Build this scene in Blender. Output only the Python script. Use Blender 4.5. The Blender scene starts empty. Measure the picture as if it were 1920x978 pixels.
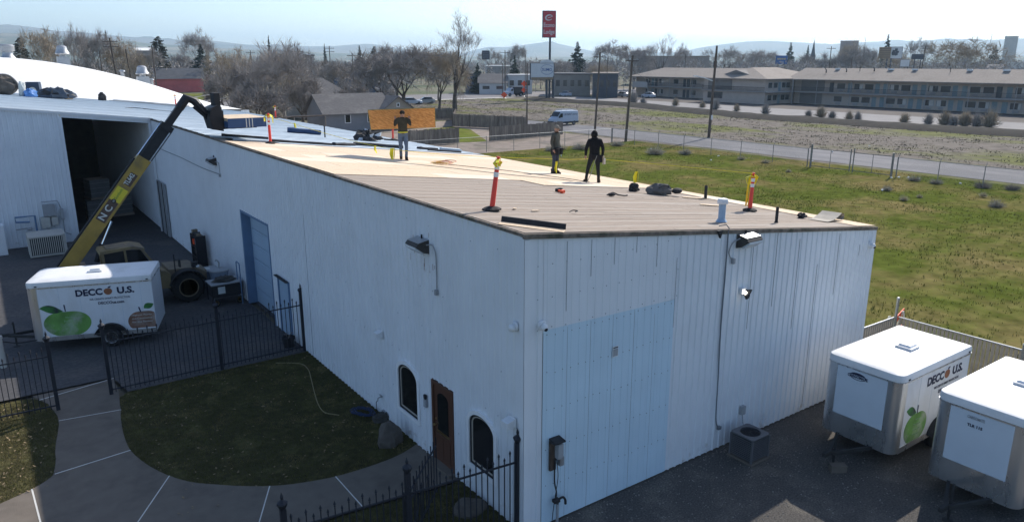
import bpy, math, random
from mathutils import Vector, Matrix, Quaternion, noise as mnoise

R = math.radians
SC = bpy.context.scene
COL = SC.collection

# ------------------------------------------------------------------ camera, sky, sun, exposure
CAM_POS = Vector((-7.835, -10.590, 9.3))
cam_data = bpy.data.cameras.new('camera')
cam_data.sensor_width = 36.0
cam_data.lens = 36.0 * 1390.0 / 1920.0
cam_data.clip_start = 0.1
cam_data.clip_end = 30000
cam = bpy.data.objects.new('camera', cam_data)
COL.objects.link(cam)
_r = Vector((0.81426384, -0.58049496, 0.0)); _u = Vector((0.15045036, 0.21103764, 0.96583011)); _f = Vector((0.56065951, 0.78644054, -0.25917599))
_m = Matrix((_r, _u, -_f)).transposed().to_4x4()
_m.translation = CAM_POS
cam.matrix_world = _m
SC.camera = cam

SUN_DIR = Vector((1.265, 0.47, 1.0)).normalized()      # towards the sun
SUN_EL = math.asin(SUN_DIR.z)
SUN_AZ = math.atan2(SUN_DIR.x, SUN_DIR.y)              # from +Y towards +X
world = bpy.data.worlds.new('World')
SC.world = world
world.use_nodes = True
wn = world.node_tree
wn.nodes.clear()
sky = wn.nodes.new('ShaderNodeTexSky')
sky.sky_type = 'NISHITA'
sky.sun_disc = False
sky.sun_elevation = SUN_EL
sky.sun_rotation = SUN_AZ
sky.altitude = 300
sky.air_density = 0.85
sky.dust_density = 1.2
sky.ozone_density = 2.0
bg = wn.nodes.new('ShaderNodeBackground')
bg.inputs['Strength'].default_value = 0.15
wo = wn.nodes.new('ShaderNodeOutputWorld')
wn.links.new(sky.outputs[0], bg.inputs[0])
wn.links.new(bg.outputs[0], wo.inputs[0])

sun_data = bpy.data.lights.new('sun', 'SUN')
sun_data.energy = 4.6
sun_data.angle = R(0.5)
sun_data.color = (1.0, 0.94, 0.86)
sun = bpy.data.objects.new('sun', sun_data)
COL.objects.link(sun)
sun.rotation_mode = 'QUATERNION'
sun.rotation_quaternion = SUN_DIR.to_track_quat('Z', 'Y')
sun.location = (40, 20, 60)

vs = SC.view_settings
vs.view_transform = 'Standard'
vs.look = 'None'
vs.gamma = 1.0
vs.exposure = 0.40
vs.use_curve_mapping = False
SC.cycles.max_bounces = 6
SC.cycles.diffuse_bounces = 3
SC.cycles.glossy_bounces = 3
SC.cycles.transparent_max_bounces = 8
SC.cycles.volume_bounces = 0
SC.cycles.sample_clamp_indirect = 6.0
SC.cycles.use_denoising = True

# ------------------------------------------------------------------ materials
MATS = {}
def _node(nt, t, **kw):
    n = nt.nodes.new(t)
    for k, v in kw.items():
        setattr(n, k, v)
    return n
def pmat(name, col, rough=0.7, var=0.12, scale=4.0, metal=0.0, spec=0.35, col2=None, c2scale=1.2, c2lo=0.5, c2hi=0.65,
         bump=0.0, bscale=60.0, stretch=(1, 1, 1), coords='Object', emit=None, coat=0.0, rvar=0.0):
    """Principled surface: base colour with fine value noise, an optional second colour in patches, and fine bump."""
    if name in MATS:
        return MATS[name]
    m = bpy.data.materials.new(name)
    m.use_nodes = True
    nt = m.node_tree
    b = nt.nodes['Principled BSDF']
    b.inputs['Roughness'].default_value = rough
    b.inputs['Metallic'].default_value = metal
    b.inputs['Specular IOR Level'].default_value = spec
    b.inputs['Coat Weight'].default_value = coat
    tc = _node(nt, 'ShaderNodeTexCoord')
    if coords == 'World':
        geo = _node(nt, 'ShaderNodeNewGeometry')
        src = geo.outputs['Position']
    else:
        src = tc.outputs[coords]
    mp = _node(nt, 'ShaderNodeMapping')
    mp.inputs['Scale'].default_value = stretch
    nt.links.new(src, mp.inputs['Vector'])
    vec = mp.outputs[0]
    n1 = _node(nt, 'ShaderNodeTexNoise')
    n1.inputs['Scale'].default_value = scale
    n1.inputs['Detail'].default_value = 5
    nt.links.new(vec, n1.inputs['Vector'])
    colsock = None
    rgb = _node(nt, 'ShaderNodeRGB')
    rgb.outputs[0].default_value = (*col, 1)
    colsock = rgb.outputs[0]
    if col2 is not None:
        n2 = _node(nt, 'ShaderNodeTexNoise')
        n2.inputs['Scale'].default_value = c2scale
        n2.inputs['Detail'].default_value = 6
        n2.inputs['Roughness'].default_value = 0.62
        nt.links.new(vec, n2.inputs['Vector'])
        mr = _node(nt, 'ShaderNodeMapRange')
        mr.inputs['From Min'].default_value = c2lo
        mr.inputs['From Max'].default_value = c2hi
        nt.links.new(n2.outputs['Fac'], mr.inputs['Value'])
        mx = _node(nt, 'ShaderNodeMix', data_type='RGBA')
        nt.links.new(mr.outputs[0], mx.inputs['Factor'])
        nt.links.new(colsock, mx.inputs['A'])
        mx.inputs['B'].default_value = (*col2, 1)
        colsock = mx.outputs['Result']
    hsv = _node(nt, 'ShaderNodeHueSaturation')
    mv = _node(nt, 'ShaderNodeMapRange')
    mv.inputs['From Min'].default_value = 0.25
    mv.inputs['From Max'].default_value = 0.75
    mv.inputs['To Min'].default_value = 1 - var
    mv.inputs['To Max'].default_value = 1 + var
    nt.links.new(n1.outputs['Fac'], mv.inputs['Value'])
    nt.links.new(mv.outputs[0], hsv.inputs['Value'])
    nt.links.new(colsock, hsv.inputs['Color'])
    nt.links.new(hsv.outputs[0], b.inputs['Base Color'])
    if rvar:
        mr2 = _node(nt, 'ShaderNodeMapRange')
        mr2.inputs['To Min'].default_value = max(0.02, rough - rvar)
        mr2.inputs['To Max'].default_value = min(1, rough + rvar)
        nt.links.new(n1.outputs['Fac'], mr2.inputs['Value'])
        nt.links.new(mr2.outputs[0], b.inputs['Roughness'])
    if bump:
        n3 = _node(nt, 'ShaderNodeTexNoise')
        n3.inputs['Scale'].default_value = bscale
        n3.inputs['Detail'].default_value = 4
        nt.links.new(vec, n3.inputs['Vector'])
        bp = _node(nt, 'ShaderNodeBump')
        bp.inputs['Strength'].default_value = min(1, bump)
        bp.inputs['Distance'].default_value = 0.02
        nt.links.new(n3.outputs['Fac'], bp.inputs['Height'])
        nt.links.new(bp.outputs[0], b.inputs['Normal'])
    if emit:
        b.inputs['Emission Color'].default_value = (*emit[0], 1)
        b.inputs['Emission Strength'].default_value = emit[1]
    MATS[name] = m
    return m

# ------------------------------------------------------------------ mesh building
class MB:
    """Collects shapes into one mesh."""
    def __init__(s):
        s.v = []; s.f = []; s.mi = []
        s.m = 0
    def add(s, vs, fs):
        o = len(s.v)
        s.v += [tuple(v) for v in vs]
        s.f += [tuple(i + o for i in f) for f in fs]
        s.mi += [s.m] * len(fs)
        return s
    def box(s, x0, x1, y0, y1, z0, z1):
        return s.add([(x0, y0, z0), (x1, y0, z0), (x1, y1, z0), (x0, y1, z0), (x0, y0, z1), (x1, y0, z1), (x1, y1, z1), (x0, y1, z1)],
                     [(0, 3, 2, 1), (4, 5, 6, 7), (0, 1, 5, 4), (1, 2, 6, 5), (2, 3, 7, 6), (3, 0, 4, 7)])
    def cbox(s, c, d, rot=None, taper=1.0):
        vs = []
        for z in (-1, 1):
            k = taper if z > 0 else 1
            for x, y in ((-1, -1), (1, -1), (1, 1), (-1, 1)):
                p = Vector((x * d[0] / 2 * k, y * d[1] / 2 * k, z * d[2] / 2))
                if rot is not None:
                    p = rot @ p
                vs.append(p + Vector(c))
        return s.add(vs, [(0, 3, 2, 1), (4, 5, 6, 7), (0, 1, 5, 4), (1, 2, 6, 5), (2, 3, 7, 6), (3, 0, 4, 7)])
    def bar(s, a, b, w, h, up=(0, 0, 1), w2=None, h2=None):
        a = Vector(a); b = Vector(b); d = (b - a).normalized(); up = Vector(up)
        x = d.cross(up)
        if x.length < 1e-4:
            x = d.cross(Vector((1, 0, 0)))
        x.normalize(); y = x.cross(d)
        w2 = w if w2 is None else w2; h2 = h if h2 is None else h2
        vs = []
        for p, ww, hh in ((a, w, h), (b, w2, h2)):
            for i, j in ((-1, -1), (1, -1), (1, 1), (-1, 1)):
                vs.append(p + x * (i * ww / 2) + y * (j * hh / 2))
        return s.add(vs, [(0, 1, 2, 3), (7, 6, 5, 4), (0, 4, 5, 1), (1, 5, 6, 2), (2, 6, 7, 3), (3, 7, 4, 0)])
    def tube(s, a, b, r0, r1=None, n=8, caps=True):
        return s.path([a, b], [r0, r0 if r1 is None else r1], n, caps)
    def path(s, pts, rad, n=6, caps=True):
        pts = [Vector(p) for p in pts]
        if not isinstance(rad, (list, tuple)):
            rad = [rad] * len(pts)
        vs = []; fs = []
        x = None
        for i, p in enumerate(pts):
            d = pts[min(i + 1, len(pts) - 1)] - pts[max(i - 1, 0)]
            if d.length < 1e-9:
                d = Vector((0, 0, 1))
            d.normalize()
            if x is None:
                x = d.orthogonal().normalized()
            else:
                x = x - d * x.dot(d)
                x = d.orthogonal().normalized() if x.length < 1e-5 else x.normalized()
            y = d.cross(x)
            for k in range(n):
                a = 2 * math.pi * k / n
                vs.append(p + (x * math.cos(a) + y * math.sin(a)) * rad[i])
        for i in range(len(pts) - 1):
            for k in range(n):
                k2 = (k + 1) % n
                fs.append((i * n + k, i * n + k2, (i + 1) * n + k2, (i + 1) * n + k))
        if caps:
            fs.append(tuple(range(n - 1, -1, -1)))
            fs.append(tuple((len(pts) - 1) * n + k for k in range(n)))
        return s.add(vs, fs)
    def lathe(s, prof, c=(0, 0, 0), n=16, axis=None, caps=True):
        """prof: (radius, height) pairs; axis: Quaternion turning +Z."""
        c = Vector(c); vs = []; fs = []
        for r, h in prof:
            for k in range(n):
                a = 2 * math.pi * k / n
                p = Vector((r * math.cos(a), r * math.sin(a), h))
                if axis is not None:
                    p = axis @ p
                vs.append(p + c)
        for i in range(len(prof) - 1):
            for k in range(n):
                k2 = (k + 1) % n
                fs.append((i * n + k, i * n + k2, (i + 1) * n + k2, (i + 1) * n + k))
        if caps:
            fs.append(tuple(range(n - 1, -1, -1)))
            fs.append(tuple((len(prof) - 1) * n + k for k in range(n)))
        return s.add(vs, fs)
    def prism(s, outline, fn, closed=True):
        """outline: 2-D points; fn(p, t) -> 3-D point with t in (0, 1)."""
        n = len(outline)
        vs = [fn(p, 0) for p in outline] + [fn(p, 1) for p in outline]
        fs = [(i, (i + 1) % n, n + (i + 1) % n, n + i) for i in range(n)]
        if closed:
            fs += [tuple(range(n - 1, -1, -1)), tuple(range(n, 2 * n))]
        return s.add(vs, fs)
    def ball(s, c, r, n=10, m=7, sq=(1, 1, 1), jit=0, rnd=None):
        c = Vector(c); vs = []; fs = []
        for i in range(1, m):
            t = math.pi * i / m
            for k in range(n):
                a = 2 * math.pi * k / n
                q = 1 + (rnd.uniform(-jit, jit) if jit else 0)
                vs.append(c + Vector((r * sq[0] * math.sin(t) * math.cos(a), r * sq[1] * math.sin(t) * math.sin(a), r * sq[2] * math.cos(t))) * q)
        vs.append(c + Vector((0, 0, r * sq[2]))); vs.append(c - Vector((0, 0, r * sq[2])))
        T = len(vs) - 2; B = T + 1
        for i in range(m - 2):
            for k in range(n):
                k2 = (k + 1) % n
                fs.append((i * n + k, (i + 1) * n + k, (i + 1) * n + k2, i * n + k2))
        for k in range(n):
            k2 = (k + 1) % n
            fs.append((T, k, k2)); fs.append((B, (m - 2) * n + k2, (m - 2) * n + k))
        return s.add(vs, fs)
    def quad(s, a, b, c, d):
        return s.add([a, b, c, d], [(0, 1, 2, 3)])
    def mesh(s, name, mats, smooth=False):
        me = bpy.data.meshes.new(name)
        me.from_pydata(s.v, [], s.f)
        if not isinstance(mats, (list, tuple)):
            mats = [mats]
        for m in mats:
            me.materials.append(m)
        if len(mats) > 1:
            me.polygons.foreach_set('material_index', s.mi)
        if smooth:
            me.polygons.foreach_set('use_smooth', [True] * len(me.polygons))
            try:
                me.set_sharp_from_angle(angle=R(40))
            except Exception:
                pass
        me.update()
        return me
    def build(s, name, mats, parent=None, smooth=False, world=False, label=None, kind=None):
        o = bpy.data.objects.new(name, s.mesh(name, mats, smooth))
        COL.objects.link(o)
        if parent is not None:
            o.parent = parent
            if world:
                o.matrix_parent_inverse = WM(parent).inverted()
        if label:
            o['label'] = label
        if kind:
            o['kind'] = kind
        return o

def WM(o):
    m = o.matrix_parent_inverse @ Matrix.LocRotScale(o.location, o.rotation_euler.to_quaternion(), o.scale)
    if o.parent is not None:
        m = WM(o.parent) @ m
    return m
def tag(o, label, cat, group=None, kind=None):
    o['label'] = label
    if cat: o['category'] = cat
    if group: o['group'] = group
    if kind: o['kind'] = kind
    return o
def thing(name, label, cat, loc=(0, 0, 0), rz=0.0, group=None):
    o = bpy.data.objects.new(name, None)
    o.empty_display_size = 0.2
    COL.objects.link(o)
    o.location = loc
    o.rotation_euler = (0, 0, rz)
    return tag(o, label, cat, group)
def inst(name, me, parent=None, loc=(0, 0, 0), rot=(0, 0, 0), scale=(1, 1, 1), label=None):
    o = bpy.data.objects.new(name, me)
    COL.objects.link(o)
    o.location = loc; o.rotation_euler = rot; o.scale = scale
    if parent is not None:
        o.parent = parent
    if label: o['label'] = label
    return o
def copy_tree(o, parent=None):
    c = o.copy()
    COL.objects.link(c)
    if parent is not None:
        c.parent = parent
    for ch in list(o.children):
        copy_tree(ch, c)
    return c
def structure(o):
    o['kind'] = 'structure'
    return o
_font_cache = {}
def text_mesh(txt, size, extrude=0.002, bold=0.0, shear=0.0, spacing=1.0, align='CENTER'):
    cu = bpy.data.curves.new('lettering', 'FONT')
    cu.body = txt; cu.size = size; cu.extrude = extrude; cu.offset = bold; cu.shear = shear
    cu.space_character = spacing
    cu.align_x = align; cu.align_y = 'CENTER'
    cu.resolution_u = 3
    ob = bpy.data.objects.new('lettering', cu)
    COL.objects.link(ob)
    dg = bpy.context.evaluated_depsgraph_get()
    me = bpy.data.meshes.new_from_object(ob.evaluated_get(dg))
    bpy.data.objects.remove(ob)
    bpy.data.curves.remove(cu)
    return me
def lettering(txt, size, origin, xdir, ydir, mat, parent, width=None, **kw):
    """Flat raised letters: origin is the centre, xdir the reading direction, ydir the letters' up."""
    me = text_mesh(txt, size, **kw)
    me.materials.clear(); me.materials.append(mat)
    x = Vector(xdir).normalized(); y = Vector(ydir).normalized(); z = x.cross(y)
    sx = 1.0
    if width:
        xs = [v.co.x for v in me.vertices]
        w = max(xs) - min(xs)
        sx = width / w if w > 0 else 1
    for v in me.vertices:
        v.co = Vector(origin) + x * (v.co.x * sx) + y * v.co.y + z * v.co.z
    o = bpy.data.objects.new('lettering', me)
    COL.objects.link(o)
    if parent is not None:
        o.parent = parent
        o.matrix_parent_inverse = WM(parent).inverted()
    return o
def catmull(pts, n=6):
    pts = [Vector(p) for p in pts]
    P = [pts[0] * 2 - pts[1]] + pts + [pts[-1] * 2 - pts[-2]]
    out = []
    for i in range(1, len(P) - 2):
        a, b, c, d = P[i - 1], P[i], P[i + 1], P[i + 2]
        for k in range(n):
            t = k / n
            out.append(0.5 * ((2 * b) + (c - a) * t + (2 * a - 5 * b + 4 * c - d) * t * t + (3 * b - a - 3 * c + d) * t ** 3))
    out.append(pts[-1])
    return out
RZ = lambda a: Matrix.Rotation(a, 3, 'Z')

# ------------------------------------------------------------------ palette
M_GROUND = pmat('valley_ground', (0.17, 0.15, 0.11), 0.95, 0.25, 0.02, col2=(0.10, 0.12, 0.06), c2scale=0.012, c2lo=0.45, c2hi=0.6, coords='World', spec=0.1)
M_FIELD = pmat('field_turf', (0.084, 0.102, 0.021), 1.0, 0.38, 1.3, col2=(0.165, 0.135, 0.055), c2scale=0.17, c2lo=0.44, c2hi=0.62, coords='World', bump=1.0, bscale=7, spec=0.0)
M_LOT = pmat('vacant_lot_dirt', (0.142, 0.122, 0.102), 1.0, 0.55, 0.9, col2=(0.110, 0.116, 0.030), c2scale=0.055, c2lo=0.48, c2hi=0.60, coords='World', bump=1.0, bscale=3, spec=0.1, stretch=(1.6, 0.7, 1))
M_DIRT = pmat('driveway_dirt', (0.26, 0.215, 0.18), 0.95, 0.25, 0.8, col2=(0.17, 0.15, 0.115), c2scale=0.25, coords='World', bump=0.6, bscale=6, spec=0.1)
M_ROAD = pmat('road_asphalt', (0.125, 0.125, 0.135), 0.9, 0.16, 1.5, col2=(0.17, 0.165, 0.17), c2scale=0.35, c2lo=0.45, c2hi=0.6, coords='World', bump=0.4, bscale=30, stretch=(1, 0.25, 1), spec=0.2)
M_STREET = pmat('street_asphalt', (0.19, 0.18, 0.18), 0.9, 0.12, 0.4, coords='World', spec=0.2)
M_GRAVEL = pmat('gravel_asphalt', (0.088, 0.082, 0.076), 0.95, 0.55, 26, col2=(0.150, 0.135, 0.115), c2scale=0.9, c2lo=0.50, c2hi=0.72, coords='World', bump=1.0, bscale=38, spec=0.15)
M_YARD = pmat('yard_asphalt', (0.082, 0.080, 0.082), 0.92, 0.25, 8, col2=(0.115, 0.105, 0.10), c2scale=0.5, coords='World', bump=0.6, bscale=45, spec=0.2)
M_CONC = pmat('walk_concrete', (0.165, 0.14, 0.115), 0.9, 0.10, 3, col2=(0.135, 0.115, 0.095), c2scale=1.1, coords='World', bump=0.35, bscale=80, spec=0.2)
M_JOINT = pmat('pale_joint_filler', (0.62, 0.60, 0.55), 0.9, 0.08, 10, coords='World')
M_LAWN = pmat('lawn_soil', (0.060, 0.053, 0.025), 0.95, 0.35, 6, col2=(0.10, 0.092, 0.04), c2scale=1.2, coords='World', bump=1.0, bscale=30, spec=0.1)
M_BLADE = pmat('grass_blades', (0.100, 0.098, 0.030), 0.9, 0.30, 2, col2=(0.22, 0.175, 0.072), c2scale=1.5, c2lo=0.50, c2hi=0.66, coords='World', spec=0.2)
M_FBLADE = pmat('field_grass_blades', (0.128, 0.152, 0.033), 1.0, 0.30, 0.6, col2=(0.19, 0.165, 0.07), c2scale=0.2, c2lo=0.48, c2hi=0.64, coords='World', spec=0.0)
M_BERM = pmat('dark_bank_soil', (0.016, 0.014, 0.012), 0.97, 0.35, 1.5, col2=(0.032, 0.027, 0.022), c2scale=0.4, coords='World', bump=1.0, bscale=4, spec=0.1)
M_YARDW = pmat('forecourt_asphalt', (0.125, 0.110, 0.098), 0.95, 0.2, 0.4, coords='World', spec=0.1)
M_PARK = pmat('parking_lot', (0.23, 0.22, 0.215), 0.92, 0.12, 0.3, coords='World', spec=0.15)

def wall_paint(name, col, rust=True, rough=0.55):
    m = pmat(name, col, rough, 0.05, 0.9, spec=0.3, coords='World', rvar=0.08)
    nt = m.node_tree
    b = nt.nodes['Principled BSDF']
    geo = _node(nt, 'ShaderNodeNewGeometry')
    # vertical streaks of grime and rust flecks
    mp = _node(nt, 'ShaderNodeMapping'); mp.inputs['Scale'].default_value = (5, 5, 0.35)
    nt.links.new(geo.outputs['Position'], mp.inputs['Vector'])
    n = _node(nt, 'ShaderNodeTexNoise'); n.inputs['Scale'].default_value = 1.6; n.inputs['Detail'].default_value = 6
    nt.links.new(mp.outputs[0], n.inputs['Vector'])
    r = _node(nt, 'ShaderNodeMapRange'); r.inputs['From Min'].default_value = 0.50; r.inputs['From Max'].default_value = 0.78
    r.inputs['To Max'].default_value = 0.14
    nt.links.new(n.outputs['Fac'], r.inputs['Value'])
    base = b.inputs['Base Color'].links[0].from_socket
    mx = _node(nt, 'ShaderNodeMix', data_type='RGBA')
    nt.links.new(r.outputs[0], mx.inputs['Factor']); nt.links.new(base, mx.inputs['A'])
    mx.inputs['B'].default_value = (col[0] * 0.62, col[1] * 0.62, col[2] * 0.64, 1)
    out = mx.outputs['Result']
    if rust:
        v = _node(nt, 'ShaderNodeTexNoise'); v.inputs['Scale'].default_value = 2.4; v.inputs['Detail'].default_value = 8; v.inputs['Roughness'].default_value = 0.75
        nt.links.new(geo.outputs['Position'], v.inputs['Vector'])
        sp = _node(nt, 'ShaderNodeSeparateXYZ'); nt.links.new(geo.outputs['Position'], sp.inputs[0])
        lo = _node(nt, 'ShaderNodeMapRange'); lo.inputs['From Min'].default_value = 0.9; lo.inputs['From Max'].default_value = 0.0
        lo.inputs['To Min'].default_value = 0.0; lo.inputs['To Max'].default_value = 0.18
        nt.links.new(sp.outputs['Z'], lo.inputs['Value'])
        ad = _node(nt, 'ShaderNodeMath', operation='ADD'); nt.links.new(v.outputs['Fac'], ad.inputs[0]); nt.links.new(lo.outputs[0], ad.inputs[1])
        rr = _node(nt, 'ShaderNodeMapRange'); rr.inputs['From Min'].default_value = 0.70; rr.inputs['From Max'].default_value = 0.82; rr.inputs['To Max'].default_value = 0.5
        nt.links.new(ad.outputs[0], rr.inputs['Value'])
        mx2 = _node(nt, 'ShaderNodeMix', data_type='RGBA')
        nt.links.new(rr.outputs[0], mx2.inputs['Factor']); nt.links.new(out, mx2.inputs['A'])
        mx2.inputs['B'].default_value = (0.30, 0.21, 0.14, 1)
        out = mx2.outputs['Result']
    nt.links.new(out, b.inputs['Base Color'])
    return m
M_WALL = wall_paint('wall_white_paint', (0.75, 0.775, 0.80))
M_WALLBLUE = wall_paint('wall_pale_blue_paint', (0.57, 0.71, 0.80), rust=False)
M_WHITE = pmat('white_trim', (0.72, 0.73, 0.74), 0.5, 0.05, 3)
M_SEAM = pmat('dark_sealant', (0.16, 0.18, 0.20), 0.8, 0.1, 5)
M_OSB = pmat('osb_board', (0.70, 0.56, 0.41), 0.85, 0.10, 22, col2=(0.61, 0.47, 0.32), c2scale=9, c2lo=0.42, c2hi=0.62, bump=0.3, bscale=120, stretch=(1, 3, 1), spec=0.2)
M_OSBC = pmat('osb_board_bounce_tint', (0.47, 0.27, 0.115), 0.85, 0.30, 5, col2=(0.33, 0.165, 0.06), c2scale=7, c2lo=0.42, c2hi=0.62, stretch=(1, 4, 1), spec=0.2)  # orange brown holds the shade and the light bounced off the roof sheets
M_OSBEDGE = pmat('green_sheet_edge', (0.16, 0.20, 0.09), 0.8, 0.1, 5)
M_DECK = pmat('weathered_deck_board', (0.345, 0.288, 0.238), 0.9, 0.22, 6, col2=(0.295, 0.24, 0.195), c2scale=1.6, stretch=(0.5, 9, 4), bump=0.5, bscale=20, spec=0.15)
M_UNDER = pmat('pale_roof_felt', (0.50, 0.57, 0.62), 0.75, 0.07, 1.2, coords='World', bump=0.25, bscale=9, spec=0.25)
M_FELTEDGE = pmat('dark_felt_edge', (0.06, 0.06, 0.065), 0.9, 0.2, 5)
M_FASCIA = pmat('weathered_fascia', (0.20, 0.165, 0.135), 0.9, 0.35, 8, col2=(0.085, 0.085, 0.06), c2scale=3, coords='World', spec=0.15)
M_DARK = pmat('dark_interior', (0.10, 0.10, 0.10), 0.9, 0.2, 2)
M_BROWN = pmat('brown_door_paint', (0.105, 0.048, 0.030), 0.5, 0.15, 6, stretch=(4, 4, 0.4))
M_GLASS = pmat('dark_window_glass', (0.012, 0.013, 0.015), 0.08, 0.02, 2, spec=0.5)
M_BRASS = pmat('brass', (0.55, 0.44, 0.22), 0.35, 0.1, 10, metal=1.0)
M_INLAY = pmat('pale_inlay', (0.50, 0.45, 0.38), 0.6, 0.05, 5)
M_TRIM = pmat('bright_white_trim', (0.84, 0.84, 0.84), 0.5, 0.03, 3)
M_BLACK = pmat('black_metal', (0.018, 0.018, 0.022), 0.5, 0.2, 10)
M_BLACKM = pmat('matt_black', (0.03, 0.03, 0.032), 0.85, 0.2, 10)
M_GREYM = pmat('galvanised_steel', (0.42, 0.43, 0.44), 0.45, 0.12, 6, metal=0.7)
M_GREYP = pmat('grey_paint', (0.33, 0.34, 0.35), 0.6, 0.1, 6)
M_CREAM = pmat('beige_enamel', (0.50, 0.48, 0.43), 0.6, 0.08, 6)
M_DOORBLUE = wall_paint('blue_grey_door_paint', (0.36, 0.47, 0.58), rust=False)
M_JAMBBLUE = pmat('blue_jamb_paint', (0.13, 0.21, 0.33), 0.6, 0.1, 3)
M_RUST = pmat('rust', (0.22, 0.10, 0.05), 0.9, 0.3, 12)
M_CLEAR = pmat('frosted_lens', (0.55, 0.57, 0.58), 0.25, 0.05, 6, spec=0.6)

# ------------------------------------------------------------------ the ground
rnd = random.Random(7)
def sheet(name, pts, z, mat):
    m = MB()
    m.add([(x, y, z) for x, y in pts], [tuple(range(len(pts)))])
    o = m.build(name, mat)
    # make sure it faces up
    if o.data.polygons[0].normal.z < 0:
        o.data.flip_normals()
    return structure(o)
def grid_sheet(name, x0, x1, y0, y1, z, step, amp, mat, ns=0.25, edge=2.0):
    nx = max(1, int((x1 - x0) / step)); ny = max(1, int((y1 - y0) / step))
    vs = []; fs = []
    for j in range(ny + 1):
        for i in range(nx + 1):
            x = x0 + (x1 - x0) * i / nx; y = y0 + (y1 - y0) * j / ny
            d = min(x - x0, x1 - x, y - y0, y1 - y) / edge
            h = amp * (mnoise.noise(Vector((x * ns, y * ns, 3.1))) + 0.5 * mnoise.noise(Vector((x * ns * 3.1, y * ns * 3.1, 9)))) * max(0, min(1, d))
            vs.append((x, y, z + h))
    for j in range(ny):
        for i in range(nx):
            a = j * (nx + 1) + i
            fs.append((a, a + 1, a + nx + 2, a + nx + 1))
    m = MB(); m.add(vs, fs)
    return structure(m.build(name, mat, smooth=True))
# the valley floor: one disc out to the hills
m = MB()
rings = [0, 60, 150, 300, 600, 1200, 2500, 5000, 9000, 15000]
vs = [(0, 0, -0.10)]; fs = []
for r in rings[1:]:
    for k in range(48):
        vs.append((r * math.cos(k * math.pi / 24), r * math.sin(k * math.pi / 24), -0.10))
for k in range(48):
    fs.append((0, 1 + k, 1 + (k + 1) % 48))
for i in range(len(rings) - 2):
    for k in range(48):
        k2 = (k + 1) % 48
        fs.append((1 + i * 48 + k, 1 + (i + 1) * 48 + k, 1 + (i + 1) * 48 + k2, 1 + i * 48 + k2))
m.add(vs, fs); structure(m.build('ground', M_GROUND))
grid_sheet('grass_field', 12.35, 57.4, -45, 55.2, -0.03, 0.7, 0.06, M_FIELD)
grid_sheet('vacant_lot', 67.6, 106, -40, 156.5, -0.03, 1.5, 0.10, M_LOT)
sheet('dirt_driveway', [(12.3, 55.3), (57.4, 55.3), (57.4, 96), (20, 96), (12.3, 70)], -0.045, M_DIRT)
sheet('road', [(58.6, -80), (67.4, -80), (67.4, 80), (66, 92), (58.6, 92)], -0.015, M_ROAD)
sheet('road_shoulder', [(57.3, -80), (58.55, -80), (58.55, 92), (57.3, 92)], -0.04, M_LOT)
sheet('back_lot', [(57.5, 92.2), (67.4, 92.2), (67.4, 156.4), (40, 156.4), (40, 96.2), (57.5, 96.2)], -0.05, M_LOT)
sheet('parking_lot', [(110.5, -30), (126.5, -30), (127, 60), (130, 152), (119, 152), (110.5, 120)], -0.02, M_PARK)
sheet('motel_forecourt', [(126.5, -30), (146.3, -30), (146.3, 152), (130, 152), (127, 60)], -0.025, M_YARDW)
sheet('street', [(20, 157.6), (420, 157.6), (420, 187), (20, 187)], -0.015, M_STREET)
sheet('sidewalk', [(30, 155.6), (112, 155.6), (112, 157.5), (30, 157.5)], 0.02, M_JOINT)
# dark bank of burnt weeds in front of the motel lot
m = MB(); prof = [(-5.6, -0.06), (-3.8, 0.24), (-1.4, 0.48), (1.2, 0.46), (3.2, 0.22), (4.4, -0.06)]
line = [(108.5, -30), (106.3, 20), (105.0, 45), (104.6, 70), (107.5, 90), (112.5, 113), (110.5, 134), (112, 146)]
lc = catmull([(a, b, 0) for a, b in line], 8)
vs = []; fs = []
for i, p in enumerate(lc):
    for k, (dx, dz) in enumerate(prof):
        j = mnoise.noise(Vector((p.x * 0.3 + k, p.y * 0.3, k)))
        vs.append((p.x + dx + 0.7 * j, p.y, dz + (0.16 * j if 0 < k < 5 else 0)))
for i in range(len(lc) - 1):
    for k in range(5):
        a = i * 6 + k
        fs.append((a, a + 1, a + 7, a + 6))
m.add(vs, fs); structure(m.build('dark_bank', M_BERM, smooth=True))
# the gravel yard right of the corner, the paved yard on the left
sheet('gravel_yard', [(-0.9, 0.0), (-0.9, -30), (34, -30), (34, -7), (12.9, -7), (12.9, 0.0), (12.2, 0.0)], 0.0, M_GRAVEL)
sheet('yard', [(-45, 13.55), (0, 13.55), (0, 34.5), (-45, 34.5)], 0.0, M_YARD)

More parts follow.
